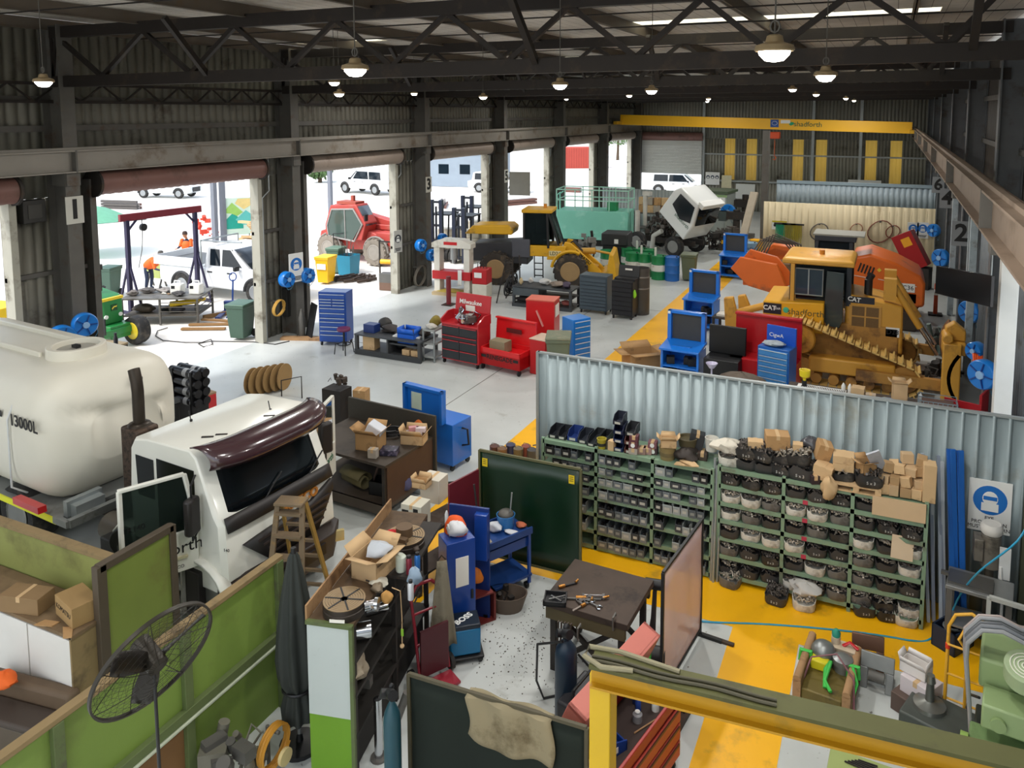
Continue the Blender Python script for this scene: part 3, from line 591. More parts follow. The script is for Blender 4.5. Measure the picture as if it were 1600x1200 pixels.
mb=MB();mb.tube([(-4.35,-1.0,.9),(-4.35,-1.24,1.1),(-4.35,-1.235,2.2),(-4.35,-1.05,2.62),(-4.35,-.62,2.86)],.016,7);P(t,'breather_hose',mb,M('#cfd2d2',.4))
TXT(t,'lettering','13000L',INK,(-3.95,-1.212,2.2),(PI/2,0,0),.26,.003,.004);TXT(t,'lettering','M™',INK,(-4.75,-1.212,2.2),(PI/2,0,0),.24,.003,.004)
mb=MB();mb.cyl((-3.62,.25,2.6),(-3.5,.25,2.58),.07,n=16);P(t,'cap',mb,M('#4a4a48',.6)).location.x=.25
mb=MB();mb.box(-2.28,-1.86,-.72,-.36,.9,2.33);P(t,'exhaust_guard',mb,M('#5a4a3e',.5,.6,.5,28,'#2a221d',.6),.04)
mb=MB();mb.lathe([(.17,2.33),(.15,2.36),(.1,2.38)],(-2.07,-.54,0),20);mb.tube([(-2.07,-.54,2.34),(-2.07,-.54,2.85),(-2.09,-.54,3.0),(-2.17,-.52,3.16)],.085,14);P(t,'exhaust_pipe',mb,M('#3a332b',.4,.6,.2,6))
GRN=M('#78913f',.6,0,.12,2,'#6c7d3a',.35);OLV=M('#8a8f4e',.65,0,.12,2,'#6f6f3c',.4);TIM=M('#8a7550',.75,0,.2,5,'#5e4f38',.4);GFR=M('#5c6a3e',.6,0,.2,4,'#4a4a38',.3);BRN=M('#4f4436',.6,0,.2,5)
wx,wt=-6.35,1.85
mb=MB();mb.box(wx-.04,wx,3.3,6.63,.95,wt-.04);mb.slot=1;mb.box(wx-.05,wx+.05,3.3,6.66,wt-.05,wt)
mb.slot=2
for y in(3.95,5.28,6.6):mb.box(wx,wx+.06,y-.05,y+.05,0,wt-.05)
mb.box(wx,wx+.07,3.3,6.6,.86,.96);mb.slot=3;mb.box(wx,wx+.09,4.5,6.6,.83,.855)
mb.slot=4;mb.box(wx-.04,wx,3.3,5.28,0,.9);mb.slot=0;mb.box(wx-.04,wx,5.28,6.63,0,.9)
ST('wall_green_partition',mb,[GRN,TIM,GFR,M('#b8c0a8',.6),M('#7d5a34',.65,0,.2,3)],.004)
mb=MB();mb.box(-11.5,-8.05,5.83,5.88,0,1.8);mb.slot=1;mb.box(-11.5,-8.05,5.8,5.91,1.76,1.82)
ST('wall_olive_partition',mb,[OLV,TIM],.004)
mb=MB();mb.box(-8.07,-8.03,5.6,6.6,.0,1.8);mb.slot=1
mb.box(-8.1,-8.0,5.56,5.68,0,1.86);mb.box(-8.1,-8.0,6.54,6.63,0,1.86);mb.box(-8.1,-8.0,5.6,6.6,1.78,1.87);ST('wall_framed_screen',mb,[M('#76853a',.55,0,.15,2,'#6b6a35',.4),BRN],.006)
t=T('cupboard','low white two-door cupboard with dusty brown top against the olive partition','cupboard',(-8.7,5.56,0))
mb=MB();mb.box(-1.9,.62,-.27,.24,0,1.18);P(t,'body',mb,M('#9a8a6c',.7,0,.15,4));mb=MB();mb.box(-1.9,.64,-.3,.25,1.18,1.22);P(t,'top',mb,M('#7a6448',.8,0,.2,4,'#5c4a34',.5))
for k in range(2):mb=MB();mb.box(-.12-.74*k-.0,.6-.74*k,-.3,-.27,.1,1.16);P(t,'door',mb,M('#d8d6d0',.5,0,.05),.006)
mb=MB();mb.box(-1.9,-.88,-.3,-.27,.1,1.16);P(t,'door',mb,M('#d8d6d0',.5,0,.05),.006)
mb=MB();mb.box(.6,.625,-.3,.24,0,1.2);P(t,'side_panel',mb,TIM)
p=G(40,940,1.3);carton('carton','long brown carton with a torn slot lying on the white cupboard',(p.x,p.y+.02,1.22),R(14),.52,.26,.2,M('#8a6f4c',.85,0,.15,5),tape=True)
p=G(112,955,1.3);carton('carton','brown carton with printed word KOMATSU, tilted on the white cupboard',(p.x+.02,p.y+.06,1.22),R(-14),.46,.3,.24,M('#a28355',.85,0,.12,5),text='KOMATSU',tape=False)
for k,(px,py,r_)in enumerate(((72,975,.4),(105,988,-.5))):pp=G(px,py,1.22);mb=MB();mb.prism([(-.12,-.03),(.1,-.05),(.14,.03),(-.05,.06)],'xy',0,.012);S('cardboard_scrap',['torn cardboard scrap beside the long carton on the cupboard','torn cardboard scrap in front of the tilted carton on the cupboard'][k],'scrap',mb,CARD,(pp.x,pp.y,1.22),r_)
p=G(40,1100,.5);t=T('settle','brown padded settle below the white cupboard, behind the green partition','seat',(p.x,p.y,0),R(8))
mb=MB();mb.box(-.75,.5,-.2,.25,.06,.36);P(t,'base',mb,BRN,.02);mb=MB();mb.box(-.75,.5,.1,.27,.36,.62);P(t,'backrest',mb,M('#5f4d3a',.7,0,.2,5,'#3d332a',.3),.05);mb=MB();mb.box(-.75,.5,-.22,.1,.36,.44);P(t,'seat',mb,M('#3b3129',.6),.03)
p=G(12,1058,.75);lump('rag','orange rag heaped on the brown padded settle','rag',(p.x-.05,p.y,.62),(.3,.2,.18),M('#e0621c',.8),3)
C0=ray(240,1032).normalized();fp=Vector((0,0,HC))+C0*5.8
xr=(RGT-C0*RGT.dot(C0)).normalized();dn=(-UPV+C0*UPV.dot(C0)).normalized()
nf=(xr*.55+dn*.66-C0*.52).normalized()
qf=nf.to_track_quat('Z','Y').to_matrix().to_4x4()
t=T('pedestal_fan','large dark wire-cage pedestal fan tilted over the green partition','fan',(fp.x,fp.y,0))
def fanM():return Matrix.Translation((0,0,fp.z))@qf
FM=M('#2e2a22',.5,.4,.2,6);mb=MB();mb.M=fanM();FR=.37
mb.lathe([(FR-.012,-.012),(FR,-.012),(FR,.012),(FR-.012,.012),(FR-.012,-.012)],n=48)
for r_ in[.06+.034*i for i in range(9)]:
 for s in(1,-1):mb.tube([(r_*math.cos(a),r_*math.sin(a),s*(.08*(1-(r_/FR)**2)))for a in[2*PI*i/36 for i in range(36)]],.001,3,True)
for i in range(42):
 a=2*PI*i/42
 for s in(1,-1):mb.tube([(r_*math.cos(a+.4*s*(FR-r_)),r_*math.sin(a+.4*s*(FR-r_)),s*.08*(1-(r_/FR)**2))for r_ in(.05,.2,.3,FR-.005)],.001 if i%6 else.003,3)
P(t,'cage',mb,FM)
for k in range(3):
 mb=MB();mb.M=fanM()@Matrix.Rotation(2*PI*k/3+.45,4,'Z')
 mb.grid(lambda u,v:(.05+.28*u,(v-.5)*(.06+.12*u*(1.15-u)*1.2),(v-.5)*.07),6,3);P(t,'blade',mb,M('#241f1a',.4,.3),solid=.005)
mb=MB();mb.M=fanM();mb.cyl((0,0,-.15),(0,0,.05),.06,n=20);P(t,'motor',mb,FM)
mb=MB();mb.cyl((0,0,.04),(0,0,fp.z),.01,n=8);P(t,'pole',mb,BLACK);mb=MB();mb.lathe([(.3,0),(.3,.03),(.05,.06),(.001,.06)],n=24);P(t,'base',mb,BLACK)
p=G(160,1190,.5);lump('plastic_bag','mint-green plastic sheet bundled at the foot of the green partition','bag',(p.x+.1,p.y,0),(.9,.5,.66),M('#8fd8c4',.35,0,.12,4),5,R(30),.14)
p=G(428,1165,.35);t=T('hose_coil','yellow air hose coiled over a peg on the green wall foot','hose',(p.x,p.y,0));mb=MB();coil(mb,(0,0,.35),.2,5,.012,'x',.06);P(t,'hose',mb,M('#c28a2c',.5));mb=MB();mb.cyl((-.08,0,0),(-.08,0,.55),.02,n=8);mb.cyl((-.08,0,.52),(.08,0,.52),.02,n=8);P(t,'peg_stand',mb,STEEL);mb=MB();mb.lathe([(.09,-.02),(.09,.02)],(.1,.05,.22),16,'x');P(t,'end_cap',mb,M('#d8c48c',.5))
p=G(365,1185,.3);t=T('bench_grinder','dusty grey bench machine with handle in front of the green partition','machine',(p.x,p.y,0));machine_block(t,.7,.5,.5,11,[STEEL,M('#7d7a6c',.6,.2,.2,5)],12)
t=T('patio_umbrella','tall folded dark green-black umbrella standing beside the storage bench','umbrella',(-5.72,6.2,0));UM=M('#2d322e',.8,0,.2,5)
mb=MB();rings=[]
for z,r_ in((2.26,.035),(2.2,.06),(2.0,.1),(1.7,.15),(1.35,.19),(1.05,.21),(.85,.19),(.72,.13),(.62,.14),(.5,.17),(.35,.16)):
 rings.append([(r_*(1+.16*math.cos(8*a+z*1.5))*math.cos(a)*.95,r_*(1+.16*math.cos(8*a+z*1.5))*math.sin(a),z)for a in[2*PI*i/48 for i in range(48)]])
mb.loft(rings);P(t,'canopy',mb,UM,ang=60)
mb=MB();mb.tube([(.16*math.cos(a),.155*math.sin(a),.72)for a in[2*PI*i/24 for i in range(24)]],.018,6,True);P(t,'strap',mb,BLACK);mb=MB();mb.cyl((0,0,0),(0,0,.5),.02);P(t,'pole',mb,ALU);mb=MB();mb.lathe([(.22,0),(.22,.05),(.04,.08),(.03,.16),(.001,.16)],n=20);P(t,'base',mb,BLACK);mb=MB();mb.cyl((0,0,2.24),(0,0,2.32),.03,n=10);P(t,'finial',mb,BLACK)
BZ=1.75;a_,b_=G(516,972,BZ),G(640,800,BZ);d_=b_-a_;brz=math.atan2(d_.y,d_.x)-PI/2;BL=d_.length
t=T('storage_bench','tall dark steel storage bench with white and green end panel','bench',(a_.x,a_.y,0),brz)
mb=MB();mb.box(-.25,.25,0,BL,BZ-.05,BZ);P(t,'bench_top',mb,M('#5a4630',.7,0,.25,4,'#33281d',.4),.004)
mb=MB();mb.box(-.25,.23,-.03,0,.72,BZ-.03);P(t,'end_board',mb,M('#bcc5c2',.4,0,.06,3,'#8f968f',.2),label='white scribbled end board')
mb=MB();mb.box(-.26,.26,-.045,.0,BZ-.03,BZ+.01);mb.box(.22,.26,-.045,0,0,BZ);P(t,'end_frame',mb,GFR)
mb=MB();mb.box(-.25,.23,-.025,.0,0,.72);P(t,'end_board',mb,M('#6b9a1e',.5,0,.15,2,'#4f7020',.3),label='bright green lower end board')
mb=MB();mb.box(-.27,-.25,-.02,BL,BZ,BZ+.16);P(t,'back_board',mb,WOOD)
for z in(1.32,.95,.5):mb=MB();mb.box(-.24,.25,.03,BL,z-.04,z);P(t,'shelf',mb,M('#2b2824',.6,.2))
for y in(.03,BL/2,BL-.05):
 for x in(-.23,.22):mb=MB();mb.box(x-.025,x+.025,y,y+.05,0,BZ-.05);P(t,'post',mb,DSTEEL)
mb=MB();mb.box(.25,.5,.9,2.1,BZ-.04,BZ-.005);P(t,'side_tray',mb,DSTEEL);mb=MB();mb.box(-.22,.18,.05,BL-.05,.02,.45);P(t,'lower_panel',mb,M('#262320',.7))
def onb(px,py,dz=0):q=G(px,py,BZ+dz);return(q.x,q.y,BZ)
def rotary(lab,pos,r,h,chuck=False):
 t=T('rotary_table',lab,'rotary table',pos,rnd.random());mb=MB();mb.lathe([(r*1.02,0),(r*1.04,h*.55),(r,h*.6),(r,h),(.001,h)],n=40);P(t,'base',mb,M('#3a332d',.5,.4,.2,6))
 mb=MB()
 for i in range(7):mb.lathe([(r*(.2+.12*i),h),(r*(.2+.12*i),h+.008),(r*(.3+.12*i),h+.008),(r*(.3+.12*i),h)],n=40)
 f=P(t,'face_plate',mb,M('#9a8465',.5,.5,.1,8));mb=MB()
 for i in range(6):a=PI/3*i;mb.bar((r*.15*math.cos(a),r*.15*math.sin(a),h+.009),(r*.98*math.cos(a),r*.98*math.sin(a),h+.009),.018,.006)
 P(f,'slot',mb,BLACK);mb=MB();mb.box(-.08,.08,-r*1.06,-r*1.02,h*.15,h*.4);P(t,'name_plate',mb,PAPER)
 if chuck:mb=MB();mb.cyl((0,0,h),(0,0,h+.12),r*.42,n=24);mb.cbox((-r*.2,-r*.55,h+.03),(r*1.3,.07,.05),(0,0,-.15));P(t,'clamp',mb,M('#6b5640',.6,.3,.2))
 else:mb=MB();mb.cyl((r,0,h*.5),(r*1.5,.05,h*.5),.05,n=14);mb.lathe([(.07,-.02),(.07,.02)],(r*1.55,.05,h*.5),16,'x');mb.bar((r*1.3,0,h*.6),(r*1.6,-.1,h*.8),.025);P(t,'hand_wheel',mb,CHROME)
 return t
p=onb(538,935,.14);rotary('round slotted rotary table at the near end of the storage bench',(p[0],p[1],BZ),.215,.13)
p=onb(632,838,.1);rotary('stained rotary table with clamped chuck at the far end of the storage bench',(p[0],p[1],BZ),.24,.11,True)
p=onb(580,898);t=carton('carton','open brown carton full of plastic wrap between the two rotary tables',(p[0],p[1]+.06,BZ),brz+R(78),.4,.34,.25,CARD2,True,text=None,fl=1.1)
TXT(t,'lettering','Komatsu',INK,(-.1,-.175,.2),(PI/2,0,0),.045,.001)
p=onb(588,862,.25);lump('plastic_wrap','clear crumpled plastic bag stuffed in the open carton','bag',(p[0],p[1]+.06,BZ+.17),(.34,.26,.16),M('#d5dbe2',.15,0,.05,trans=.3),8)
p=onb(603,855,.05);lump('plastic_packet','flat red plastic packet behind the open carton','packet',(p[0]+.02,p[1]+.18,BZ),(.34,.16,.18),M('#c3202a',.3,0,.1),9,.2,.12)
p=onb(622,890);mb=MB();mb.lathe([(.055,0),(.06,.03),(.06,.17),(.03,.2),(.001,.2)],n=18);S('plastic_bottle','squat pale plastic bottle right of the open carton','bottle',mb,M('#cfd8c8',.4),(p[0]+.04,p[1],BZ))
for k,(px,py,z,s,col,nm,lab)in enumerate(((600,915,BZ,(.2,.16,.06),'#c8c4b4','paper_pad','curled white paper pad beside the carton flap'),(612,945,BZ,(.12,.1,.14),'#b98b4a','grease_pot','tan paper packet hanging over the bench edge'),(655,915,BZ,(.16,.14,.2),'#8fa4b8','rag','pale blue rag bundled at the bench edge'))):
 p=G(px,py,z);lump(nm,lab,nm.split('_')[-1],(p.x-.06,p.y,z),s,M(col,.8),k+20,rough=.3)
for k,(px,py,c,lab)in enumerate(((645,898,'#7d2b3a','dark red spray can with blue band on the bench edge'),(658,893,'#2f6fb8','blue spray can beside the dark red can'),(648,938,'#c7cbd0','silver bottle below the spray cans'))):
 p=G(px,py,BZ);t=T('spray_can',lab,'can',(p.x-.05,p.y,BZ));mb=MB();mb.lathe([(.033,0),(.034,.17),(.02,.19),(.001,.19)],n=16);P(t,'body',mb,M(c,.3,.3,0));mb=MB();mb.lathe([(.022,.19),(.022,.22),(.001,.22)],n=12);P(t,'cap',mb,BLACK)
t=T('chuck','shiny steel lathe chuck lying under the near rotary table','chuck',(a_.x,a_.y,1.32),brz);mb=MB();mb.cyl((.12,.35,.1),(.26,.42,.1),.09,n=20);mb.cyl((.05,.75,.05),(.25,.9,.06),.05,n=14);P(t,'body',mb,CHROME)
for k,y in enumerate((.3,.6,.95,1.3,1.7,2.0)):
 for z in(.95,.5):
  t=T('tool_part','oily %s tool heap on the %s shelf inside the storage bench'%(ORD[k],'middle' if z>.6 else 'lower'),'parts',Matrix.Rotation(brz,4,'Z')@Vector((0,y,0))+Vector((a_.x,a_.y,z)),brz,'oily tool heaps in the storage bench');machine_block(t,.4,.3,.25,40+k+int(z*10),[STEEL if(k%2)else DSTEEL],6)
lump('rag','grimy cream rags spilling from the lower shelf of the storage bench','rag',tuple(G(565,1065,.95)-Vector((.12,0,0))),(.4,.3,.3),M('#a99c86',.85,0,.25,7,'#6b5c45',.4),33,rough=.3)
t=T('pull_cord','pale cord with green tag hanging off the bench edge','cord',(0,0,0));e=G(622,925,BZ);mb=MB();mb.tube([(e.x-.08,e.y,BZ+.03),(e.x+.03,e.y,BZ+.02),(e.x+.045,e.y,BZ-.3),(e.x+.04,e.y,BZ-.62)],.006,6);P(t,'cord',mb,CARD2);mb=MB();mb.ball((e.x+.04,e.y,BZ-.62),.025);P(t,'knob',mb,CARD2);mb=MB();mb.box(e.x+.03,e.x+.06,e.y-.005,e.y+.005,BZ-.5,BZ-.42);P(t,'tag',mb,M('#8fd032',.5))
for k,(px,py,h)in enumerate(((592,1185,.7),(612,1150,.5))):
 q=G(px,py,0);t=T('steel_pipe_post',['bright steel pipe standing on the floor under the bench','dull steel pipe leaning behind the bright pipe'][k],'pipe',(q.x,q.y,0));mb=MB();mb.cyl((0,0,.02),(.15*k,.1*k,h),.045,n=18);P(t,'pipe',mb,CHROME if not k else STEEL);mb=MB();mb.lathe([(.09,0),(.09,.025),(.04,.03)],n=18);P(t,'foot',mb,STEEL)
_tp=G(455,778,1.8);_rf=G(506,907,0);_dv=_rf-_tp;_lz=math.atan2(_dv.y,_dv.x)-PI/2;_o=Matrix.Rotation(_lz,4,'Z')@Vector((0,.36,0));_tp=_tp-_o;t=T('step_ladder','old timber step ladder in front of the white truck','ladder',(_tp.x,_tp.y,0),_lz);LW=M('#7a6850',.75,0,.25,5,'#9a7a44',.3)
for s in(-1,1):
 mb=MB();mb.bar((s*.27,-.05,0),(s*.17,.32,1.75),.035,.07);P(t,'rail',mb,LW)
 mb=MB();mb.bar((s*.27,1.0,0),(s*.17,.42,1.72),.035,.06);P(t,'rear_rail',mb,M('#a07f3c',.7,0,.2,5))
for k in range(6):
 f=(k+.75)/6.2;mb=MB();y=-.05+.37*f;mb.box(-.27+.1*f,.27-.1*f,y-.06,y+.07,1.75*f-.02,1.75*f+.015);P(t,'tread',mb,LW)
 if k<5:mb=MB();y=1.0-.58*f;mb.box(-.26+.09*f,.26-.09*f,y-.02,y+.02,1.72*f-.02,1.72*f+.02);P(t,'rung',mb,LW)
mb=MB();mb.box(-.2,.2,.24,.48,1.73,1.77);P(t,'top_step',mb,LW,.006)
RUST=M('#4a3d34',.6,.4,.3,5,'#2d2520',.4)
t=T('welding_table','rusty steel welding table with braced legs between green and red screens','table',(-3.17,8.85,0),R(-2))
mb=MB();mb.box(-.56,.56,-.5,.5,.87,.95);P(t,'table_top',mb,RUST,.006)
for y in(-.49,.43):mb=MB();mb.box(-.52,.52,y,y+.06,.72,.87);P(t,'side_rail',mb,M('#5a5036',.7,.2,.2))
for sx in(-1,1):
 for sy in(-1,1):mb=MB();mb.bar((sx*.45,sy*.4,0),(sx*.45,sy*.4,.87),.07);P(t,'leg',mb,DSTEEL)
mb=MB()
for sy in(-1,1):mb.bar((-.45,sy*.4,.1),(.45,sy*.4,.8),.05);mb.bar((.45,sy*.4,.1),(-.45,sy*.4,.8),.05)
P(t,'cross_brace',mb,DSTEEL)
tw=lambda px,py:G(px,py,.955)
def tool(lab,name,px0,py0,px1,py1,mat,kind,z=.95,cat='tool'):
 a,b=G(px0,py0,z+.01),G(px1,py1,z+.01);d=b-a;L_=d.length;t=T(name,lab,cat,(a.x,a.y,z),math.atan2(d.y,d.x));mb=MB()
 mb.bar((0,0,.014),(L_*.85,0,.014),.024,.014);P(t,'handle',mb,mat)
 mb=MB()
 if kind=='spanner':
  for x in(0,L_*.92):mb.tube([(x+.035*math.cos(q),.035*math.sin(q),.014)for q in[i*PI/5+.6 for i in range(9)]],.009,6)
 elif kind=='clamp':mb.bar((L_*.9,0,.02),(L_*.9,.09,.02),.03,.025);mb.bar((L_*.45,0,.02),(L_*.45,.09,.02),.025,.02);mb.cyl((L_*.45,.07,.02),(L_*.9,.07,.02),.009,n=8)
 else:mb.cyl((L_*.82,0,.02),(L_,.03,.03),.018,.012,n=10);mb.cyl((0,0,.016),(L_*.3,0,.016),.022,n=10)
 P(t,'head',mb,CHROME if kind!='torch' else M('#b07a3a',.35,.8));return t
tool('long bar clamp lying across the welding table','bar_clamp',880,935,950,937,STEEL,'clamp');tool('second bar clamp beside the shiny spanner','bar_clamp',895,955,930,935,M('#8a8078',.4,.6),'clamp')
tool('shiny ring spanner near the front edge of the welding table','spanner',918,940,938,950,CHROME,'spanner');tool('small open spanner between the bar clamps','spanner',905,938,928,938,CHROME,'spanner')
tool('brass-tipped welding torch at the back of the table','welding_torch',873,918,905,910,BLACK,'torch');tool('chipping hammer with dark handle at the table middle','hammer',900,934,952,936,DSTEEL,'torch');tool('steel pin punch near the right side of the table','punch',908,948,928,937,CHROME,'torch')
p=tw(868,938);t=T('drip_tray','small black steel tray hung at the left corner of the welding table','tray',(p.x+.02,p.y,.95),.3);mb=MB();mb.box(-.16,.12,-.12,.12,0,.015)
for a in((-.16,-.145,-.12,.12),(.105,.12,-.12,.12),(-.16,.12,-.12,-.105),(-.16,.12,.105,.12)):mb.box(*a,0,.06)
P(t,'tray',mb,BLACK);mb=MB();mb.bar((-.1,-.02,.03),(.1,.05,.05),.02,.012);mb.bar((-.08,.05,.03),(.06,-.06,.04),.02);P(t,'chisel_set',mb,CHROME)
for k,(px,py)in enumerate(((960,968),(905,985))):
 p=tw(px,py);mb=MB();mb.tube([(0,-.02,-.1),(0,-.05,-.1),(0,-.05,.06),(0,.04,.06),(0,.04,.03)],.012,7);S('c_clamp',['steel G-clamp gripping the right front edge of the welding table','steel G-clamp gripping the middle front edge of the welding table'][k],'clamp',mb,STEEL,(p.x,p.y,.95))
for k in range(5):
 p=G(868+k*4,1075+k*4,0);q=tw(874+k*5,965+k);mb=MB();mb.bar((0,0,.005),(q.x-p.x,q.y-p.y-.03,.93),.035,.012);S('flat_bar','rusty flat bar leaning on the welding table, %s from the left'%ORD[k],'bar',mb,RUST,(p.x,p.y,0),0,'flat bars leaning on the table')
t=T('pipe_stand','dark pipe roller stand with lime green sling beside the welding table','stand',(-2.56,9.0,0),R(10));mb=MB();mb.cyl((-.1,-.45,.5),(.25,-.45,.5),.1,n=20);mb.cyl((-.1,.45,.82),(.2,.45,.82),.07,n=16);P(t,'roller',mb,BLACK)
for y,z in((-.45,.5),(.45,.8)):
 for s in(-1,1):mb=MB();mb.bar((0,y+s*.2,0),(.03,y,z),.05);P(t,'leg',mb,DSTEEL)
mb=MB();mb.bar((0,-.45,.3),(0,.45,.3),.05);P(t,'cross_bar',mb,DSTEEL);mb=MB();mb.lathe([(.105,-.04),(.115,-.03),(.115,.03),(.105,.04)],(.05,-.45,.5),18,'x');mb.bar((.05,-.56,.45),(.05,-.55,.15),.06,.01);P(t,'sling',mb,M('#3fae3c',.7))
def screen(name,label,x0,y0,x1,y1,z0,z1,mat,frame,foot=True,tags=0):
 d=Vector((x1-x0,y1-y0,0));L_=d.length;t=T(name,label,'screen',(x0,y0,0),math.atan2(d.y,d.x));mb=MB()
 def f(u,v):return(u*L_,.012*math.sin(u*17+v*3)*math.sin(v*PI),z0+(z1-z0)*v)
 mb.grid(f,24,6);P(t,'curtain',mb,mat,solid=.006)
 for x in(0,L_):mb=MB();mb.bar((x,0,0),(x,0,z1+.02),.035);P(t,'post',mb,frame)
 for z in(z1+.02,z0):mb=MB();mb.bar((0,0,z),(L_,0,z),.033);P(t,'rail',mb,frame)
 if foot:
  for x in(0,L_):mb=MB();mb.bar((x,-.3,.02),(x,.3,.02),.05,.04);P(t,'foot',mb,frame)
 for k in range(tags):
  mb=MB();x=.1 if k==0 else L_-.14;mb.box(x-.045,x+.045,-.02,-.014,z1-.22,z1-.09);g=P(t,'tag',mb,M('#e7c820',.6));mb=MB()
  for j in range(3):mb.box(x-.03,x+.03,-.022,-.02,z1-.12-.03*j,z1-.112-.03*j)
  P(g,'lettering',mb,INK)
 return t
GSC=M('#0c2c16',.35,0,.3,1.5,'#27331d',.25)
screen('welding_screen','large dark green welding screen with two yellow tags',-5.66,10.25,-3.98,10.27,.1,1.75,GSC,M('#5c5a3a',.6),True,2)
RSC=bpy.data.materials.new('red_pvc');RSC.use_nodes=True;_b=RSC.node_tree.nodes['Principled BSDF'];_b.inputs['Base Color'].default_value=(*lin('#ecccc8'),1);_b.inputs['Alpha'].default_value=.62;_b.inputs['Roughness'].default_value=.4
screen('welding_screen','translucent pink-red welding screen on castor frame beside the yellow floor',-2.24,8.45,-2.09,9.84,.1,1.62,RSC,BLACK)
t=screen('welding_screen','small dark green screen with canvas draped over it at the bottom edge',-4.11,5.98,-2.28,6.06,.15,1.5,M('#07170d',.85,0,.3,2),M('#4c4632',.6),True)
mb=MB()
def tarp(u,v):
 x=.66+.86*u;s=v*2-1
 if s<0:return(x+.03*math.sin(v*9),-.03-.02*math.sin(u*14+v*4),1.54+s*(.42+.13*u+.06*math.sin(u*5)))
 return(x,.03+.02*math.sin(u*11),1.54-s*.4)
mb.grid(tarp,22,18);S('canvas_tarp','stained beige canvas draped over the small green screen','tarp',mb,M('#8f8468',.9,0,.15,4,'#5d5138',.4),(-4.11,5.98,.005),R(2.5),solid=.008)
gas_bottle('dark blue gas cylinder with black regulator behind the yellow post',tuple(G(884,1150,0)),M('#1b2f40',.4,0,.15,5),1.22,.125);gas_bottle('teal gas cylinder with regulator at the left end of the small screen',(-4.19,5.8,0),M('#1f4a56',.4,0,.15,5),1.4,.085)
mb=MB();e=G(884,1150,0);mb.tube([(e.x,e.y-.1,1.2),(e.x-.35,e.y,1.0),(e.x-.5,e.y+.3,.3),(e.x-.45,e.y+.4,.015),(e.x-.1,e.y+.7,.015),(e.x+.3,e.y+.8,.015),(-3.2,8.2,.5)],.014,7);S('gas_hose','black gas hose from the dark blue cylinder toward the welding table','hose',mb,BLACK)
gy=M('#c08f10',.5,0,.12,3,'#8a7428',.3);gt=M('#57582f',.7,0,.25,3,'#3f3a28',.4);A,B=G(925,1030,2.6),G(1640,1200,2.6)
t=T('jib_beam','yellow steel beam on a post crossing the bottom right, cables along its top','beam');mb=MB();mb.bar(A+Vector((0,0,-.1)),B+Vector((0,0,-.1)),.03,.18);mb.bar(A+Vector((0,0,-.19)),B+Vector((0,0,-.19)),.14,.02);mb.slot=1;mb.bar(A,B,.2,.03);P(t,'beam',mb,[gy,gt])
q=G(943,1045,2.45);mb=MB();mb.box(q.x-.09,q.x+.09,q.y-.09,q.y+.09,0,2.45);P(t,'post',mb,M('#d9b31a',.45,0,.1,3,'#8a7a2a',.3),.01)
d=(B-A).normalized();s_=Vector((-d.y,d.x,0));mb=MB();pts=[]
for k in range(14):u=k/29;pts.append(A+d*(u*(B-A).length)+s_*(.012*math.sin(k*.9)-.05)+Vector((0,0,.03)))
mb.tube(pts,.014,7);mb.tube([p+s_*.05 for p in pts],.012,7);P(t,'cable',mb,M('#4a4632',.6));mb=MB();lp=[A+d*.35-s_*.06,A+d*.1-s_*.1,A-d*.06-s_*.02,A-d*.05+s_*.1,A+d*.2+s_*.12,A+d*.7+s_*.05];mb.tube([p+Vector((0,0,.03))for p in lp],.02,8);P(t,'cable_loop',mb,M('#8a8468',.6))
t=T('tool_chest','faded red top-opening tool chest with pinkish lid beneath the yellow beam','tool chest',(-2.22,7.0,0),R(78));RC=M('#9c2a24',.45,0,.15,4);PK=M('#cf7a6d',.5,0,.12,3,'#a85a4c',.3)
mb=MB();mb.box(-.75,.75,-.25,.25,.12,.78)
for a in((-.75,.75,-.27,-.235),(-.75,.75,.235,.27),(-.77,-.73,-.27,.27),(.73,.77,-.27,.27)):mb.box(*a,.78,.9)
P(t,'body',mb,RC,.008);mb=MB();mb.box(-.73,.73,-.235,.235,.78,.79);P(t,'tray',mb,M('#3a2e2a',.8))
for k in range(3):mb=MB();mb.box(-.7,.7,-.275,-.25,.16+.2*k,.33+.2*k);dr=P(t,'drawer',mb,M('#b84a3e',.4,0,.1,4),.004);mb=MB();mb.box(-.66,.66,-.29,-.275,.3+.2*k,.325+.2*k);P(dr,'handle',mb,M('#5c3a30',.4,.4))
mb=MB();mb.M=Matrix.Translation((.1,.24,.92))@Matrix.Rotation(R(24),4,'X');mb.box(-.75,.75,-.02,.02,.0,.42);mb.box(-.75,.75,.0,.2,.38,.42);mb.box(-.75,-.71,-.02,.2,0,.42);mb.box(.71,.75,-.02,.2,0,.42);P(t,'lid',mb,PK,.006)
castors(t,1.4,.5)
rotm=Matrix.Translation((-2.22,7.0,0))@Matrix.Rotation(R(78),4,'Z')
def inch(x,y,z=.79):q=rotm@Vector((x,y,z));return(q.x,q.y,q.z)
t=T('parts_bin','blue open-front plastic bin inside the red tool chest','bin',inch(-.3,0),R(60));mb=MB();mb.prism([(-.14,0),(.14,0),(.14,.1),(-.02,.14),(-.14,.14)],'xz',-.1,-.085);mb.prism([(-.14,0),(.14,0),(.14,.1),(-.02,.14),(-.14,.14)],'xz',.085,.1);mb.box(-.14,.14,-.1,.1,0,.01);mb.box(-.14,-.125,-.1,.1,0,.14);mb.box(.125,.14,-.1,.1,0,.08);P(t,'body',mb,M('#173f8c',.35,0,.08));mb=MB();mb.box(-.1,.02,-.103,-.1,.03,.09);P(t,'label_card',mb,PAPER)
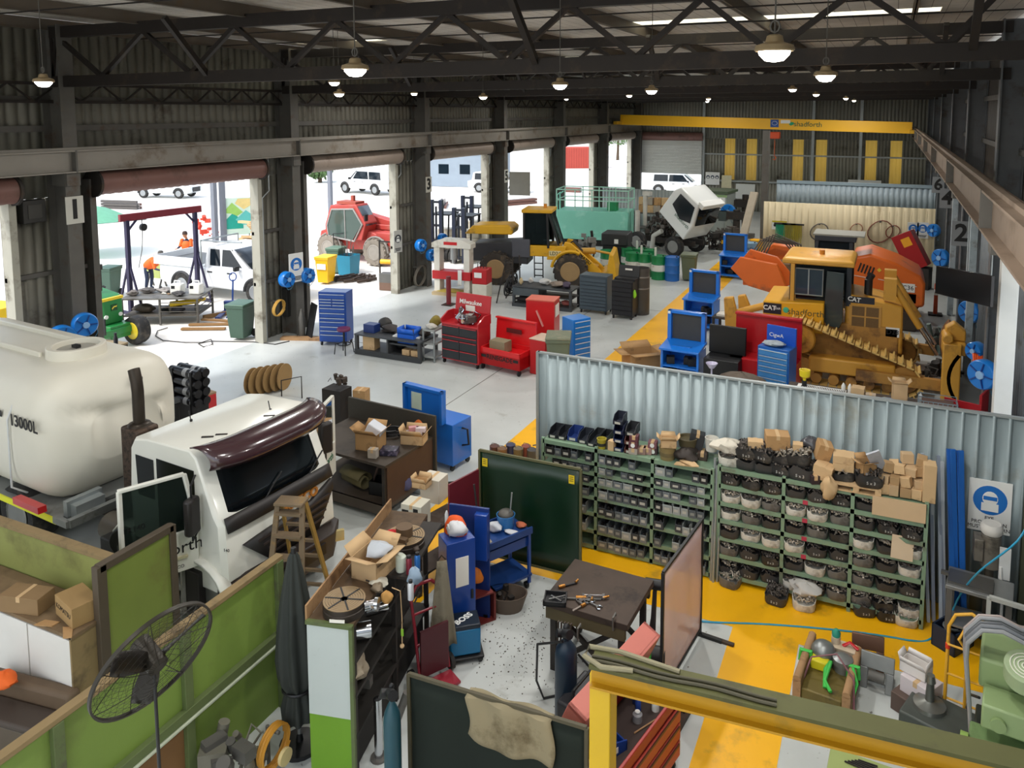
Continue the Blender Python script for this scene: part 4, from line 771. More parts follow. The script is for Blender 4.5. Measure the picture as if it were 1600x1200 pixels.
for k,(x,y,c,lab,h,r_)in enumerate(((.42,-.12,'#dfe5df','tall white bottle standing in the red tool chest',.24,.04),(.5,.05,'#b9c4b0','pale green bottle lying behind the white bottle',.2,.035),(.3,.02,'#2a4a9a','blue aerosol can in the middle of the red chest',.16,.03),(.18,-.04,'#8a8a8c','silver tin in the red tool chest beside the blue bin',.1,.05),(.38,.1,'#1d2c55','dark blue aerosol can by the chest lid',.17,.03))):
 t=T('bottle',lab,'bottle',inch(x,y));mb=MB();mb.lathe([(r_,0),(r_,h*.75),(r_*.5,h*.88),(r_*.5,h),(.001,h)],n=16);P(t,'body',mb,M(c,.35,0,.05));mb=MB();mb.lathe([(r_*.55,h),(r_*.5,h*1.08),(.001,h*1.08)],n=12);P(t,'cap',mb,WHITE)
mb=MB();mb.box(-.16,.16,-.11,.11,0,.03);S('packet','blue and white printed packet at the near end of the red chest','packet',mb,M('#8fb3d8',.5,0,.3,12,'#e8e8e8',.7),inch(-.58,-.02),R(50))
mb=MB();mb.cyl((-.2,0,.01),(.1,0,.012),.008,n=8);S('wooden_stick','thin wooden stick lying in the red tool chest','stick',mb,WOOD,inch(.2,-.16),R(60))
lump('rag','red rag beside the printed packet in the red chest','rag',inch(-.64,-.1,.82),(.14,.1,.06),M('#c4283a',.8),4)
p=G(905,1130,.3);t=T('wire_feeder','black and orange welding machine behind the yellow post','welder',(p.x,p.y+.1,0),R(80));mb=MB();mb.box(-.3,.3,-.16,.16,.08,.62);P(t,'body',mb,M('#25262a',.45),.03);mb=MB();mb.box(-.2,.2,-.165,-.16,.4,.52);P(t,'badge',mb,M('#e0602a',.5));mb=MB();mb.tube([(-.2,0,.62),(-.2,0,.74),(.2,0,.74),(.2,0,.62)],.018);P(t,'handle',mb,BLACK);castors(t,.6,.32,.04)
p=G(1090,1010,0);mb=MB();mb.box(-.3,.3,-.03,.03,0,.03);S('steel_angle','short steel foot bar on the floor right of the red screen','bar',mb,RUST,tuple(G(1112,998,0)),R(-6))
p=G(1070,1110,0);t=T('floor_channel','long dark steel channel lying beside the red tool chest','steel channel',(p.x-.02,p.y,0),R(82));mb=MB();mb.box(-.5,.5,-.1,.1,0,.012);mb.box(-.5,.5,-.1,-.085,0,.06);mb.box(-.5,.5,.085,.1,0,.06);P(t,'channel',mb,RUST)
mb=MB()
for i in range(420):
 px,py=rnd.gauss(820,55),rnd.gauss(1010,45);
 if px<735:continue
 q=G(px,py,0);s=rnd.uniform(.003,.010);mb.cbox((q.x,q.y,s*.5),(s*rnd.uniform(1,2.5),s,s),(0,0,rnd.uniform(0,3)))
tag(mb.build('grinding_debris',M('#5a534b',.8)),'dark grit and metal scraps scattered on the floor by the welding table','debris',kind='stuff')
t=T('tall_cabinet','tall narrow royal blue cabinet with paper notice, behind the blue welder','cabinet',(-5.05,8.5,0),R(52));BC=M('#123f92',.35,0,.12,3,coat=.3)
mb=MB();mb.box(-.2,.2,-.16,.16,.05,1.42);P(t,'body',mb,BC,.01);mb=MB();mb.box(-.08,.1,-.166,-.16,.8,1.2);P(t,'notice',mb,PAPER);mb=MB();mb.box(.13,.16,-.18,-.16,.6,.72);P(t,'handle',mb,BLACK);castors(t,.4,.32,.025)
t=T('tool_board','dark blue upright board with hooks behind the tall blue cabinet','board',(-5.12,8.95,0),R(10));mb=MB();mb.box(-.28,.3,-.02,.02,.0,1.6);P(t,'panel',mb,M('#14306e',.4,0,.12),.006);mb=MB();mb.box(.12,.3,-.12,-.02,.9,1.55);P(t,'side_box',mb,BC,.006);castors(t,.6,.12,.03)
p=G(715,825,1.45);t=T('safety_hood','bright orange welding hood hanging on the blue board','hood',(p.x,p.y-.05,1.28),0);mb=MB();mb.lathe([(.15,0),(.17,.1),(.15,.25),(.1,.34),(.001,.38)],n=18,sx=1,sy=.7);P(t,'hood',mb,M('#e2571a',.7,0,.12,6));mb=MB();mb.tube([(-.05,-.12,.3),(0,-.14,.22),(.04,-.12,.18),(-.02,-.125,.15)],.012);P(t,'emblem',mb,WHITE)
lump('paper_towel','white paper towel roll and rag on top of the tall blue cabinet','towel',(-5.05,8.5,1.42),(.3,.22,.2),M('#dcdde0',.9),12)
t=T('apron','grimy pale leather apron hanging at the far end of the storage bench','apron',tuple(G(690,875,1.45)),R(40));mb=MB();mb.grid(lambda u,v:((u-.5)*(.12+.24*v),.05*math.sin(u*9)*v-.02,-1.15*v),14,10);P(t,'cloth',mb,M('#8c8470',.85,0,.2,4,'#5c523f',.4),solid=.01);mb=MB();mb.tube([(-.05,0,0),(0,0,.06),(.05,0,0)],.01,6);P(t,'strap',mb,DSTEEL)
t=T('hand_truck','maroon tube-framed hand truck parked beside the storage bench','trolley',(-4.98,7.72,0),R(60));MR=M('#8f2230',.4,0,.12,3)
mb=MB()
for s in(-1,1):mb.tube([(s*.2,-.1,.1),(s*.2,.02,.7),(s*.2,.12,1.05),(s*.1,.16,1.15)],.02,8)
mb.tube([(-.1,.16,1.15),(.1,.16,1.15)],.02)
for z,y in((.5,-.03),(.85,.06)):mb.cyl((-.2,y,z),(.2,y,z),.016,n=8)
P(t,'frame',mb,MR);mb=MB();mb.box(-.19,.19,-.12,-.09,.12,.72);P(t,'panel',mb,M('#4d1a22',.5,0,.1));mb=MB();mb.box(-.22,.22,-.36,-.1,.03,.06);P(t,'toe_plate',mb,MR)
for s in(-1,1):mb=MB();mb.cyl((s*.24,-.02,.1),(s*.29,-.02,.1),.1,n=18);P(t,'wheel',mb,RUB)
f_,r_,w_,h_=fit((694,1028),(737,1040),985);t=T('arc_welder','teal-blue arc welder with white lettering on a castor cradle','welder',(-4.78,8.2,0),R(38));mb=MB();mb.box(-.2,.2,-.13,.17,.1,.44);P(t,'body',mb,M('#0d6c9c',.35,0,.08),.02);mb=MB();mb.box(-.2,.2,-.13,.17,.44,.5);P(t,'top_cover',mb,M('#12202e',.4),.015)
TXT(t,'lettering','BOSS',WHITE,(0,.02,.502),(0,0,R(35)),.12,.002,.003);mb=MB();mb.box(-.24,.24,-.17,.21,.05,.09);P(t,'cradle',mb,BLACK,.02);castors(t,.5,.4,.028)
t=T('tool_trolley','cluttered blue tool trolley in front of the large green screen','trolley',(-5.05,9.55,0),R(62));mb=MB();mb.box(-.5,.5,-.26,.26,.86,.9);mb.box(-.5,.5,-.28,-.25,.86,.96);mb.box(-.5,.5,.25,.28,.86,.96);mb.box(-.5,.5,-.26,.26,.2,.24);P(t,'tray',mb,M('#1b3f7c',.4,0,.12,4),.004)
for sx in(-1,1):
 for sy in(-1,1):mb=MB();mb.box(sx*.46-.02,sx*.46+.02,sy*.24-.02,sy*.24+.02,.1,.86);P(t,'leg',mb,NAVY)
mb=MB();mb.box(-.45,.45,-.22,.22,.66,.8);P(t,'drawer',mb,NAVY);castors(t,1.,.52,.045)
tm=Matrix.Translation((-5.05,9.55,0))@Matrix.Rotation(R(62),4,'Z')
def onT(x,y,z=.9):q=tm@Vector((x,y,z));return(q.x,q.y,q.z)
t=T('bucket','light blue bucket with rags and rods on the cluttered trolley','bucket',onT(.25,.05));mb=MB();mb.lathe([(.1,0),(.13,.2),(.14,.2),(.11,.0)],n=20);P(t,'body',mb,M('#3a7fc0',.4));mb=MB();mb.ball((0,0,.2),(.12,.12,.07));P(t,'rags',mb,STEEL);mb=MB();mb.cyl((.06,0,.1),(.1,0,.55),.012,n=8);P(t,'rod',mb,GALV)
for k,(x,y,s,c,nm,lab)in enumerate(((.05,.05,(.22,.18,.14),'#c9cdd4','rag','crumpled silver-white rag on the blue trolley'),(-.15,.1,(.18,.14,.1),'#c04a2c','rag','orange-red rag near the hood on the blue trolley'),(-.25,-.08,(.3,.2,.06),'#a89f8a','glove','grey leather glove flat on the blue trolley'),(.2,-.16,(.24,.1,.06),'#d8dade','paper_roll','white paper roll at the trolley edge'),(.42,-.1,(.16,.12,.08),'#c06a48','rag','brown rag at the far end of the blue trolley'),(-.42,0,(.16,.2,.1),'#30343c','cloth','dark cloth at the near end of the trolley'))):
 lump(nm,lab,nm.split('_')[0],onT(x,y),s,M(c,.8),60+k)
t=T('mesh_basket','dusty brown tub of scrap below the blue trolley','tub',(-4.72,9.3,0),R(20));mb=MB();mb.lathe([(.2,0),(.28,.24),(.3,.24),(.22,0)],n=20,sy=.7);P(t,'tub',mb,M('#5f5145',.7,0,.2,5));machine_block(t,.4,.25,.2,71,[DSTEEL],8,.05)
t=T('red_crate','dull red steel crate under the blue trolley','crate',(-5.0,8.95,0),R(55));mb=MB();mb.box(-.2,.2,-.18,.18,0,.02);mb.box(-.2,-.17,-.18,.18,0,.42);mb.box(.17,.2,-.18,.18,0,.42);mb.box(-.2,.2,.15,.18,0,.42);mb.box(-.2,.2,-.18,.18,.4,.42);P(t,'frame',mb,M('#6b241e',.6,0,.2))
mb=MB();mb.lathe([(.1,0),(.11,.05),(.06,.16),(.001,.19)],n=16);S('hard_hat','orange helmet hung on the end of the blue trolley','helmet',mb,M('#e07a1c',.5),onT(-.5,-.31,.55))
for k,(px,py)in enumerate(((705,805),(712,800),(719,797),(726,792),(733,790),(711,790),(722,783))):
 a=G(px,py,.08+.05*(k%2));mb=MB();mb.cyl((0,0,0),(-.12,1.0,.02),.022,n=10);S('steel_rod','long steel rod in the heap by the yellow line, %s from the left'%ORD[k],'rod',mb,[STEEL,M('#6d6a78',.4,.6),GALV][k%3],(a.x-.1,a.y-.3,a.z),0,'steel rods by the yellow line')
for k,(px,py0,py1)in enumerate(((740,850,735),)):
 a=G(752,850,.9);mb=MB();mb.cyl((0,0,0),(-.12,.02,.85),.014,n=8);S('pry_bar','dark pry bar standing upright among the rods','bar',mb,DSTEEL,(a.x,a.y,.9))
t=T('cable_heap','dark tangle of leads on the floor by the steel rods','cable',tuple(G(705,770,0)));mb=MB();coil(mb,(0,0,0),.2,4,.02,'z',.2);P(t,'lead',mb,DSTEEL)
t=frame_table('packing_bench','narrow bench with maroon side panel carrying printer boxes','bench',(-6.05,9.5,0),R(-14+90),1.0,.42,.9,RUST,DSTEEL,[.3]);mb=MB();mb.box(.1,.75,-.25,-.22,.2,1.5);P(t,'side_panel',mb,M('#6e1f2c',.45,0,.12),.004)
p=G(640,820,.9);t=carton('printer_box','cream printer box with dark labels, nearest on the packing bench',(p.x+.06,p.y+.08,.9),R(2),.34,.28,.34,M('#c9c5b4',.7,0,.06),False,None);mb=MB();mb.box(-.15,-.04,-.143,-.14,.14,.26);mb.box(.04,.12,-.143,-.14,.24,.3);mb.box(.08,.14,-.143,-.14,.05,.12);P(t,'label_print',mb,INK)
p=G(668,788,.9);t=carton('printer_box','square cream printer box with round mark, farther on the packing bench',(p.x+.0,p.y+.2,.9),R(2),.34,.3,.38,M('#cfc9ba',.7,0,.06));mb=MB();mb.lathe([(.06,-.002),(.08,-.002),(.08,.0),(.06,0)],(.0,0,0),20);o=P(t,'label_print',mb,M('#8fa7a8',.6));o.rotation_euler=(PI/2,0,PI/2);o.location=(.162,0,.2)
carton('carton','small open brown carton on top of the nearest printer box',(p.x-.02,p.y-.12,1.25),R(5),.24,.2,.09,CARD2,True,fl=.3)
for k,(px,py,c,lab)in enumerate(((672,820,'#e8e8e8','white squeeze bottle beside the printer boxes'),(668,838,'#9fb4c8','crumpled silver-blue bag below the printer boxes'))):
 q=G(px,py,1.0)
 if k==0:mb=MB();mb.lathe([(.03,0),(.03,.14),(.012,.19),(.001,.2)],n=14);S('squeeze_bottle',lab,'bottle',mb,M(c,.4),(q.x+.1,q.y+.3,.9))
 else:lump('plastic_bag',lab,'bag',(-5.85,8.98,.9),(.22,.2,.16),M(c,.3),77)
t=T('workbench','dark steel workbench with back board, cartons on top and a rolled mat below','workbench',(-8.55,11.25,0),R(-4));mb=MB();mb.box(-1.05,.95,-.65,.75,.95,1.0);P(t,'bench_top',mb,M('#453c33',.6,.2,.25,4,'#2b2621',.4),.005)
mb=MB();mb.box(-1.1,1.0,.72,.77,.2,1.4);P(t,'back_board',mb,M('#3d3931',.65,.1,.2),.004);mb=MB();mb.box(-1.05,.95,-.65,.75,.2,.27);P(t,'shelf',mb,M('#4f443a',.6,.2,.2));mb=MB();mb.box(.9,.95,-.6,.7,.27,.95);P(t,'side_panel',mb,M('#4a3326',.6,0,.2));mb=MB();mb.box(-1.05,.95,-.66,-.62,.1,.27);P(t,'kick_plate',mb,M('#544a40',.6,.2,.2))
for x in(-1.02,.9):
 for y in(-.62,.7):mb=MB();mb.box(x-.03,x+.03,y-.03,y+.03,0,.95);P(t,'leg',mb,DSTEEL)
p=G(577,700,1.0);carton('carton','open brown carton with white plastic tub on the dark workbench',(p.x,p.y+.05,1.0),R(8),.42,.36,.3,CARD,True);mb=MB();mb.M=Matrix.Rotation(.5,4,'Y');mb.box(-.15,.15,-.12,.12,0,.3);S('plastic_tub','white translucent plastic panels sticking out of the open carton','panel',mb,M('#d6dae2',.3,0,.05),(p.x-.02,p.y+.08,1.14),R(12),bevel=.02)
p=G(643,692,1.0);carton('carton','shallow brown carton with boxed parts at the right of the dark workbench',(p.x+.02,p.y+.06,1.0),R(14),.42,.3,.17,CARD2,True,fl=.4)
for k,(dx,dy,dz,c)in enumerate(((-.08,.04,0,'#b9aeb0'),(.06,.02,0,'#c4b8ba'),(.1,.1,.08,'#d8c9cc'),(-.04,.08,.08,'#c78f92'))):mb=MB();mb.box(-.09,.09,-.05,.05,0,.08);S('parts_box','pale pink filter box heaped in the shallow carton, %s of the heap'%ORD[k],'box',mb,M(c,.7,0,.15,9),(p.x+dx,p.y+.06+dy,1.09+dz),R(20*k-20),'filter boxes in the shallow carton',.004)
p=G(585,712,1.0);carton('carton','small grey carton in front of the open carton on the dark workbench',(p.x+.02,p.y-.06,1.0),R(12),.16,.12,.16,M('#a99f92',.8))
p=G(610,708,1.0);carton('battery_box','dark blue-black printed box on the front edge of the dark workbench',(p.x,p.y-.02,1.0),R(20),.3,.22,.1,M('#2c2a3c',.4,0,.4,14,'#8a7f98',.4),tape=False)
t=T('cable_bundle','heap of black leads between the cartons on the dark workbench','cable',tuple(G(612,680,1.0)));mb=MB();coil(mb,(0,0,0),.16,4,.018,'z',.15);P(t,'lead',mb,BLACK)
p=G(690,715,1.2);t=T('hard_hat','orange helmet with visor on a stand beside the blue job box lid','helmet',(G(672,745).x,G(672,745).y-.25,0));mb=MB();mb.cyl((0,0,0),(0,0,1.1),.018,n=8);P(t,'stand',mb,STEEL);mb=MB();mb.lathe([(.17,1.1),(.15,1.12),(.14,1.2),(.09,1.28),(.001,1.3)],n=20);P(t,'shell',mb,M('#e07420',.4));mb=MB();mb.cyl((-.14,0,1.22),(.14,0,1.22),.05,n=12);P(t,'ear_muff',mb,BLACK)
p=G(575,785,.27);t=T('rolled_mat','rolled olive rubber mat on the lower shelf of the dark workbench','mat',(-8.55,10.9,.27),R(75));mb=MB();mb.tube([(.3*math.cos(a)*(.3+a*.06),-0.0,.16+.3*math.sin(a)*(.3+a*.06))for a in[i*.3 for i in range(2)]],.001,3)
mb=MB();mb.grid(lambda u,v:((.07+.012*u*9)*math.cos(u*9),(v-.5)*.55,.19+(.07+.012*u*9)*math.sin(u*9)),40,1);P(t,'mat',mb,M('#6b6342',.8),solid=.012)
t=T('crate','black plastic crate on the lower shelf of the dark workbench','crate',(-8.0,10.95,.27),R(5));mb=MB();mb.box(-.2,.2,-.15,.15,0,.02)
for a in((-.2,.2,-.15,-.135),(-.2,.2,.135,.15),(-.2,-.185,-.15,.15),(.185,.2,-.15,.15)):mb.box(*a,0,.24)
P(t,'shell',mb,BLACK);mb=MB();mb.tube([(-.19,0,.2),(-.1,0,.45),(.1,0,.48),(.3,.1,.3)],.02);P(t,'hose',mb,M('#5d4a42',.6))
lump('bag','bundled blue-grey bag at the end of the lower workbench shelf','bag',(-7.7,11.2,.27),(.3,.4,.3),M('#4a4a6a',.8),88)
f_,r_,w_,h_=fit((676,738),(716,729),662);t=T('job_box','bright blue site tool box with tall raised lid behind the dark workbench','tool box',(-7.92,12.95,0),R(-8));JB=M('#1268c4',.35,0,.08,3,coat=.3)
mb=MB();mb.box(-.42,.42,-.3,.3,.12,.95);P(t,'body',mb,JB,.012);mb=MB();castors(t,.84,.6,.06);mb=MB();mb.tube([(.42,0,.8),(.55,0,.8),(.58,0,.5),(.42,0,.45)],.02);P(t,'handle',mb,BLACK)
mb=MB();mb.box(-.75,.25,-.34,-.28,.95,1.62);mb.box(-.75,.25,-.42,-.34,1.56,1.62);mb.box(-.75,-.69,-.42,-.34,.95,1.62);mb.box(.19,.25,-.42,-.34,.95,1.62);l=P(t,'lid',mb,JB,.006);mb=MB();mb.box(-.58,-.32,-.348,-.342,1.12,1.46);P(l,'notice',mb,M('#c9d8c4',.7))
p=G(295,640,0)
t=T('filter_rack','stack of black cylindrical air tanks on a stand behind the tank','rack',tuple(G(300,690,0)),R(-5));mb=MB();mb.box(-.35,.35,-.22,.22,.0,.06)
for x in(-.3,.3):mb.box(x-.03,x+.03,-.2,.2,.06,1.62)
P(t,'frame',mb,BLACK)
for k in range(4):
 for j in range(2):mb=MB();y=-.1+.2*j;z=.95+.2*k;mb.cyl((-.42,y,z),(.42,y,z),.09,n=18);q=P(t,'air_tank',mb,M('#1c1c1f',.35,.2));mb=MB();mb.lathe([(.093,-.06),(.094,.06)],(.08,y,z),18,'x');mb.lathe([(.093,.16),(.094,.2)],(.08,y,z),18,'x');P(q,'label_band',mb,M('#b9bcc0',.4))
t=T('battery_case','grey-black lidded case beside the stacked air tanks','case',tuple(G(300,690,0)-Vector((.1,.5,0))));mb=MB();mb.box(-.3,.2,-.15,.15,0,1.0);P(t,'body',mb,BLACK,.03);mb=MB();mb.box(-.32,.22,-.17,.17,1.0,1.1);P(t,'lid',mb,M('#55585a',.4),.03)
p=G(335,640,0);t=T('tool_chest','red steel tool chest with tan lid behind the truck cab roof','tool chest',(p.x+.1,p.y-.6,0),R(-8));mb=MB();mb.box(-.4,.4,-.25,.25,.1,.62);P(t,'body',mb,RED,.01);mb=MB();mb.box(-.4,.4,-.25,.25,.62,.66);P(t,'lid',mb,M('#a08464',.7));castors(t,.8,.5,.05)
for k in range(5):
 p=G(398+k*11,616-k*2,0);t=T('cable_drum','wooden cable reel, %s from the left in the row behind the cab'%ORD[k],'reel',(p.x,p.y,0),R(10),'cable reels behind the cab');mb=MB();mb.cyl((-.05,0,.33),(.05,0,.33),.2,n=20);P(t,'core',mb,DSTEEL)
 for s in(-1,1):mb=MB();mb.cyl((s*.05,0,.33),(s*.075,0,.33),.33,n=28);P(t,'flange',mb,M('#9a7a4c',.8,0,.2,6))
p=G(455,622,0);t=T('hand_cart','thin dark tube cart frame beside the cable reels','cart',(p.x,p.y,0));mb=MB();mb.tube([(-.3,0,0),(-.3,0,.4),(.25,.1,.55),(.25,.1,0)],.015);P(t,'frame',mb,DSTEEL)
p=G(560,640,0);t=T('engine_part','dark engine part on the bench end behind the truck door','part',(p.x+.2,p.y-1.0,0));mb=MB();mb.box(-.25,.25,-.2,.2,0,.9);P(t,'stand',mb,DSTEEL);machine_block(t,.5,.35,.25,91,[M('#4a4038',.6,.3)],10,.9)
carton('carton','tan carton beside the dark engine part behind the truck',(p.x+.75,p.y-.85,0),.2,.3,.25,.9,CARD)
PY_=11.95
PWM=M('#8d9b9e',.5,.2,.12,1.2,'#7b7b6e',.3)
tag(corr(7.25,2.86,.19,-.03,(.78,.84,.95)).build('wall_partition',PWM,None,solid=.006,loc=(-5.42,PY_,0)),kind='structure')
mb=MB();mb.box(-5.44,1.85,PY_-.02,PY_+.05,2.85,2.88);mb.box(-5.46,-5.41,PY_-.03,PY_+.05,0,2.88);ST('trim_partition',mb,GALV)
mb=MB();mb.box(1.83,1.95,PY_-.1,PY_+.1,0,4.6);ST('steel_column',mb,M('#5b5f48',.55,.2,.2,3))
mb=MB();mb.box(RX-.28,RX+.02,11.4,11.9,4.0,5.4);ST('rail_corbel',mb,M('#4f5a3c',.5,.2,.2))
RGN=M('#7f9a80',.5,.15,.15,4,'#6b6a58',.35);SY,SD=11.2,.6
def rack(name,label,xs,levels,side):
 t=T(name,label,'rack',(0,SY,0))
 for x in xs:
  for y in(0,SD):mb=MB();mb.box(x-.025,x+.025,y-.02,y+.02,0,levels[0]+.04);P(t,'upright',mb,RGN)
 for z in levels:mb=MB();mb.box(xs[0],xs[-1],0,SD,z-.012,z);mb.box(xs[0],xs[-1],-.02,.0,z-.05,z+.015);P(t,'shelf',mb,RGN)
 return t
X1,L1=[-5.0,-4.08,-3.16,-2.24],[1.68,1.46,1.29,1.11,.89,.62,.33,.07]
X2,L2=[-2.14,-1.22,-.3,.62],[1.76,1.5,1.23,.96,.69,.41,.12]
rack('bin_rack','sage green steel rack full of small grey parts bins',X1,L1,0);rack('bolt_rack','sage green steel rack holding cut-down tubs of bolts',X2,L2,0)
def bin_mesh(w,d,h,col,lab):
 mb=MB();k=.006
 mb.box(-w/2,w/2,0,d,0,k);mb.box(-w/2,-w/2+k,0,d,0,h);mb.box(w/2-k,w/2,0,d,0,h);mb.box(-w/2,w/2,d-k,d,0,h);mb.box(-w/2,w/2,-.012,k,0,h*.72);mb.box(-w/2,w/2,-.02,-.01,h*.62,h*.74)
 mb.slot=1;mb.box(-w*.3,w*.26,-.016,-.012,h*.25,h*.5);mb.slot=2;r_=random.Random(int(w*1000))
 for i in range(9):mb.cbox((r_.uniform(-w*.32,w*.32),r_.uniform(.04,d*.85),h*.42+r_.uniform(0,h*.12)),(w*.25,.03,.03),(r_.random(),r_.random(),r_.random()*3))
 me=mb.build('parts_bin',[col,lab,DSTEEL]);return me
BINC=[('dark grey','#3d4145'),('slate grey','#565d62'),('mid grey','#747b7f'),('pale grey','#9aa09f'),('black','#232527')]
protos={}
PALE=M('#b9b7ac',.7,0,.1)
for ci,(cn,ch)in enumerate(BINC):
 for wi,w in enumerate((.11,.15)):
  o=bin_mesh(w,.36 if wi else.3,.12,M(ch,.55,0,.12,8),PALE if ci!=1 else M('#8c8f8a',.7));protos[(ci,wi)]=o
first=set();bays=['left','middle','right']
for b in range(3):
 for li in range(1,8):
  z=L1[li];gap=L1[li-1]-z;x=X1[b]+.05;k=0;end=X1[b+1]-.04;r_=random.Random(b*10+li)
  while True:
   wi=1 if r_.random()<(.55 if li>4 else.25)else 0;w=(.11,.15)[wi]
   if x+w>end:break
   ci=r_.choice([0,0,1,1,2,3,4]if li<5 else[0,1,2,2,3])
   if r_.random()>.07 and not(b==0 and li>6):
    key=(ci,wi);o=protos[key]
    if key in first:o=o.copy();COL.objects.link(o)
    first.add(key);o.location=(x+w/2,SY-.015-r_.uniform(0,.05)*(li>4),z+.001);o.rotation_euler=(0,0,r_.uniform(-.04,.04));o.scale.z=min(1.4,max(.85,gap*.8/.12))
    tag(o,'%s parts bin, %s from the left, %s shelf down, %s bay of bin rack'%(BINC[ci][0],ORD[k],ORD[li-1],bays[b]),'bin','grey parts bins in the bin rack');k+=1
   x+=w+.012
for key,o in protos.items():
 if key not in first:bpy.data.objects.remove(o)
def tub(col,seed,w=.29,d=.32,h=.135,fill=.8,bolt=None):
 r_=random.Random(seed);t=T('bolt_tub','x','tub');mb=MB();n=28;rings=[]
 ph=[r_.uniform(0,6)for _ in range(3)]
 for z,s in((0,.86),(.02,.95),(h*.5,1.0),(h*.8,1.0)):
  rings.append([(w/2*s*math.copysign(abs(math.cos(a))**.5,math.cos(a)),d/2*s*math.copysign(abs(math.sin(a))**.5,math.sin(a)),z)for a in[2*PI*i/n for i in range(n)]])
 rings.append([(p[0]*1.02,p[1]*1.02,h+.02*math.sin(3*2*PI*i/n+ph[0])+.012*math.sin(7*2*PI*i/n+ph[1])+.014*r_.uniform(-1,1))for i,p in enumerate(rings[-1])])
 rings.append([(p[0]*.95,p[1]*.95,p[2])for p in rings[-1]]);rings.append([(p[0]*.93,p[1]*.93,h*fill-.02)for p in rings[2]])
 mb.loft(rings);P(t,'tub',mb,col)
 mb=MB()
 for i in range(70):
  a,q=r_.uniform(0,2*PI),math.sqrt(r_.random());x,y=w*.43*q*math.cos(a),d*.43*q*math.sin(a);z=h*fill+r_.uniform(.01,.06)+.03*(1-q)
  v=Vector((r_.uniform(-1,1),r_.uniform(-1,1),r_.uniform(-.2,.9))).normalized()*r_.uniform(.02,.036)
  mb.cyl((x-v.x,y-v.y,z-v.z*.4),(x+v.x,y+v.y,z+v.z),.008,n=5);c=Vector((x,y,z))+v;mb.cyl(c,c+v.normalized()*.01,.015,n=6)
 o=P(t,'bolts',mb,bolt or M('#8d8578',.35,.6,.3,9));o['kind']='stuff'
 return t
TC=[('black',M('#2a2a2b',.5,0,.3,7,'#57534e',.3)),('dirty white',M('#d9d6cc',.6,0,.12,6,'#8f897b',.4)),('grey',M('#6f6d69',.6,0,.2,7,'#464340',.4)),('dark grey',M('#3b3a3a',.55,0,.2,7))]
BL=[M('#a59c8e',.4,.3,.3,9),M('#5d5650',.45,.3,.3,9),M('#bdb3a4',.45,.3,.3,9)]
def chalk(t,k):
 TXT(t,'lettering',['4 x 20','5 x 3'][k],M('#c9c9c4',.8),(0,-.163,.065),(PI/2,0,0),.045,.001);return t
tp=[[(lambda q:chalk(q,j)if i in(0,3)and j else q)(tub(c,10*i+j,bolt=BL[(i+j)%3]))for j in range(2)]for i,(n_,c)in enumerate(TC)]
used=set()
def put_tub(ci,loc,rz,label,s=1.,group='bolt tubs in the bolt rack'):
 j=rnd.randrange(2);o=tp[ci][j]
 if(ci,j)in used:o=dup(o,loc,rz,label,group)
 else:used.add((ci,j));o.location=loc;o.rotation_euler.z=rz;tag(o,label,'tub',group)
 o.scale=(s,s,s);return o
plan={0:['kkk','wwg','wgd','dww','gdk','ddd'],1:['ddk','wwg','dgk','wdd','dwg','wdg'],2:['dwg','dkk','wdw','gdw','gdd','gkw']}
cidx={'k':0,'w':1,'g':2,'d':3}
for b in range(3):
 for li in range(1,7):
  for k,ch in enumerate(plan[b][li-1]):
   if b==2 and li==1 and k==2:continue
   x=X2[b]+.16+.3*k;ci=cidx[ch]
   put_tub(ci,(x+rnd.uniform(-.01,.01),SY+.13+rnd.uniform(-.02,.02),L2[li]+.001),rnd.uniform(-.12,.12),'%s bolt tub, %s of three on %s shelf down, %s bay of bolt rack'%(TC[ci][0],ORD[k],ORD[li-1],bays[b]))
for k,(px,py,ci,lab)in enumerate(((1212,945,3,'dark tub of bolts on the yellow floor left of the plastic-bagged tub'),(1285,935,2,'grey tub of bolts on floor right of the plastic-bagged tub'),(1348,962,3,'dark tub of bolts standing on floor under the right bay'),(1385,970,0,'black tub on floor, middle of three under the right bay'),(1415,978,1,'white tub on floor, last under the right bay'),(1140,918,2,'grey tub standing on floor under the left bay'))):
 q=G(px,py,0);put_tub(ci,(q.x,q.y+.1,0),rnd.uniform(-.3,.3),lab,1.05)
q=G(1255,952,0);put_tub(1,(q.x,q.y+.08,0),.1,'white tub with clear plastic bag spilling over, on the yellow floor',1.1);lump('plastic_bag','crumpled clear plastic bag heaped over the white floor tub','bag',(q.x+.02,q.y+.1,.17),(.42,.3,.18),M('#cfccc6',.3,0,.1,trans=.2),31,rough=.35)
for b,z,n in((2,5,0),):
 for k,(px,py,lab)in enumerate(((1218,722,''),(1218,744,''),(1218,768,''))):pass
for k,z in enumerate((1.5,1.23,.96,.69)):mb=MB();mb.box(-.035,.035,-.004,0,-.03,.03);S('tag','small red shelf tag on the middle bay, %s from the top'%ORD[k],'tag',mb,M('#b5344a',.6),(-.92,SY-.021,z-.02),0,'red shelf tags')
Z1,Z2=1.681,1.761
def topat(px,py,z):q=G(px,py,z);return(q.x,min(max(q.y,SY+.06),SY+.5),z)
def louvre(lab,loc,rz,w,d,h,col):
 t=T('storage_bin',lab,'bin',loc,rz);mb=MB();k=.008;mb.box(-w/2,w/2,0,d,0,k);mb.box(-w/2,w/2,d-k,d,0,h);mb.box(-w/2,w/2,0,k,0,h*.45)
 for s in(-1,1):mb.prism([(0,0),(d,0),(d,h),(d*.3,h),(0,h*.45)],'yz',s*w/2-k/2,s*w/2+k/2)
 P(t,'body',mb,M(col,.45,0,.1));mb=MB();mb.box(-w*.3,w*.3,-.004,0,h*.1,h*.35);P(t,'label_card',mb,PALE);return t
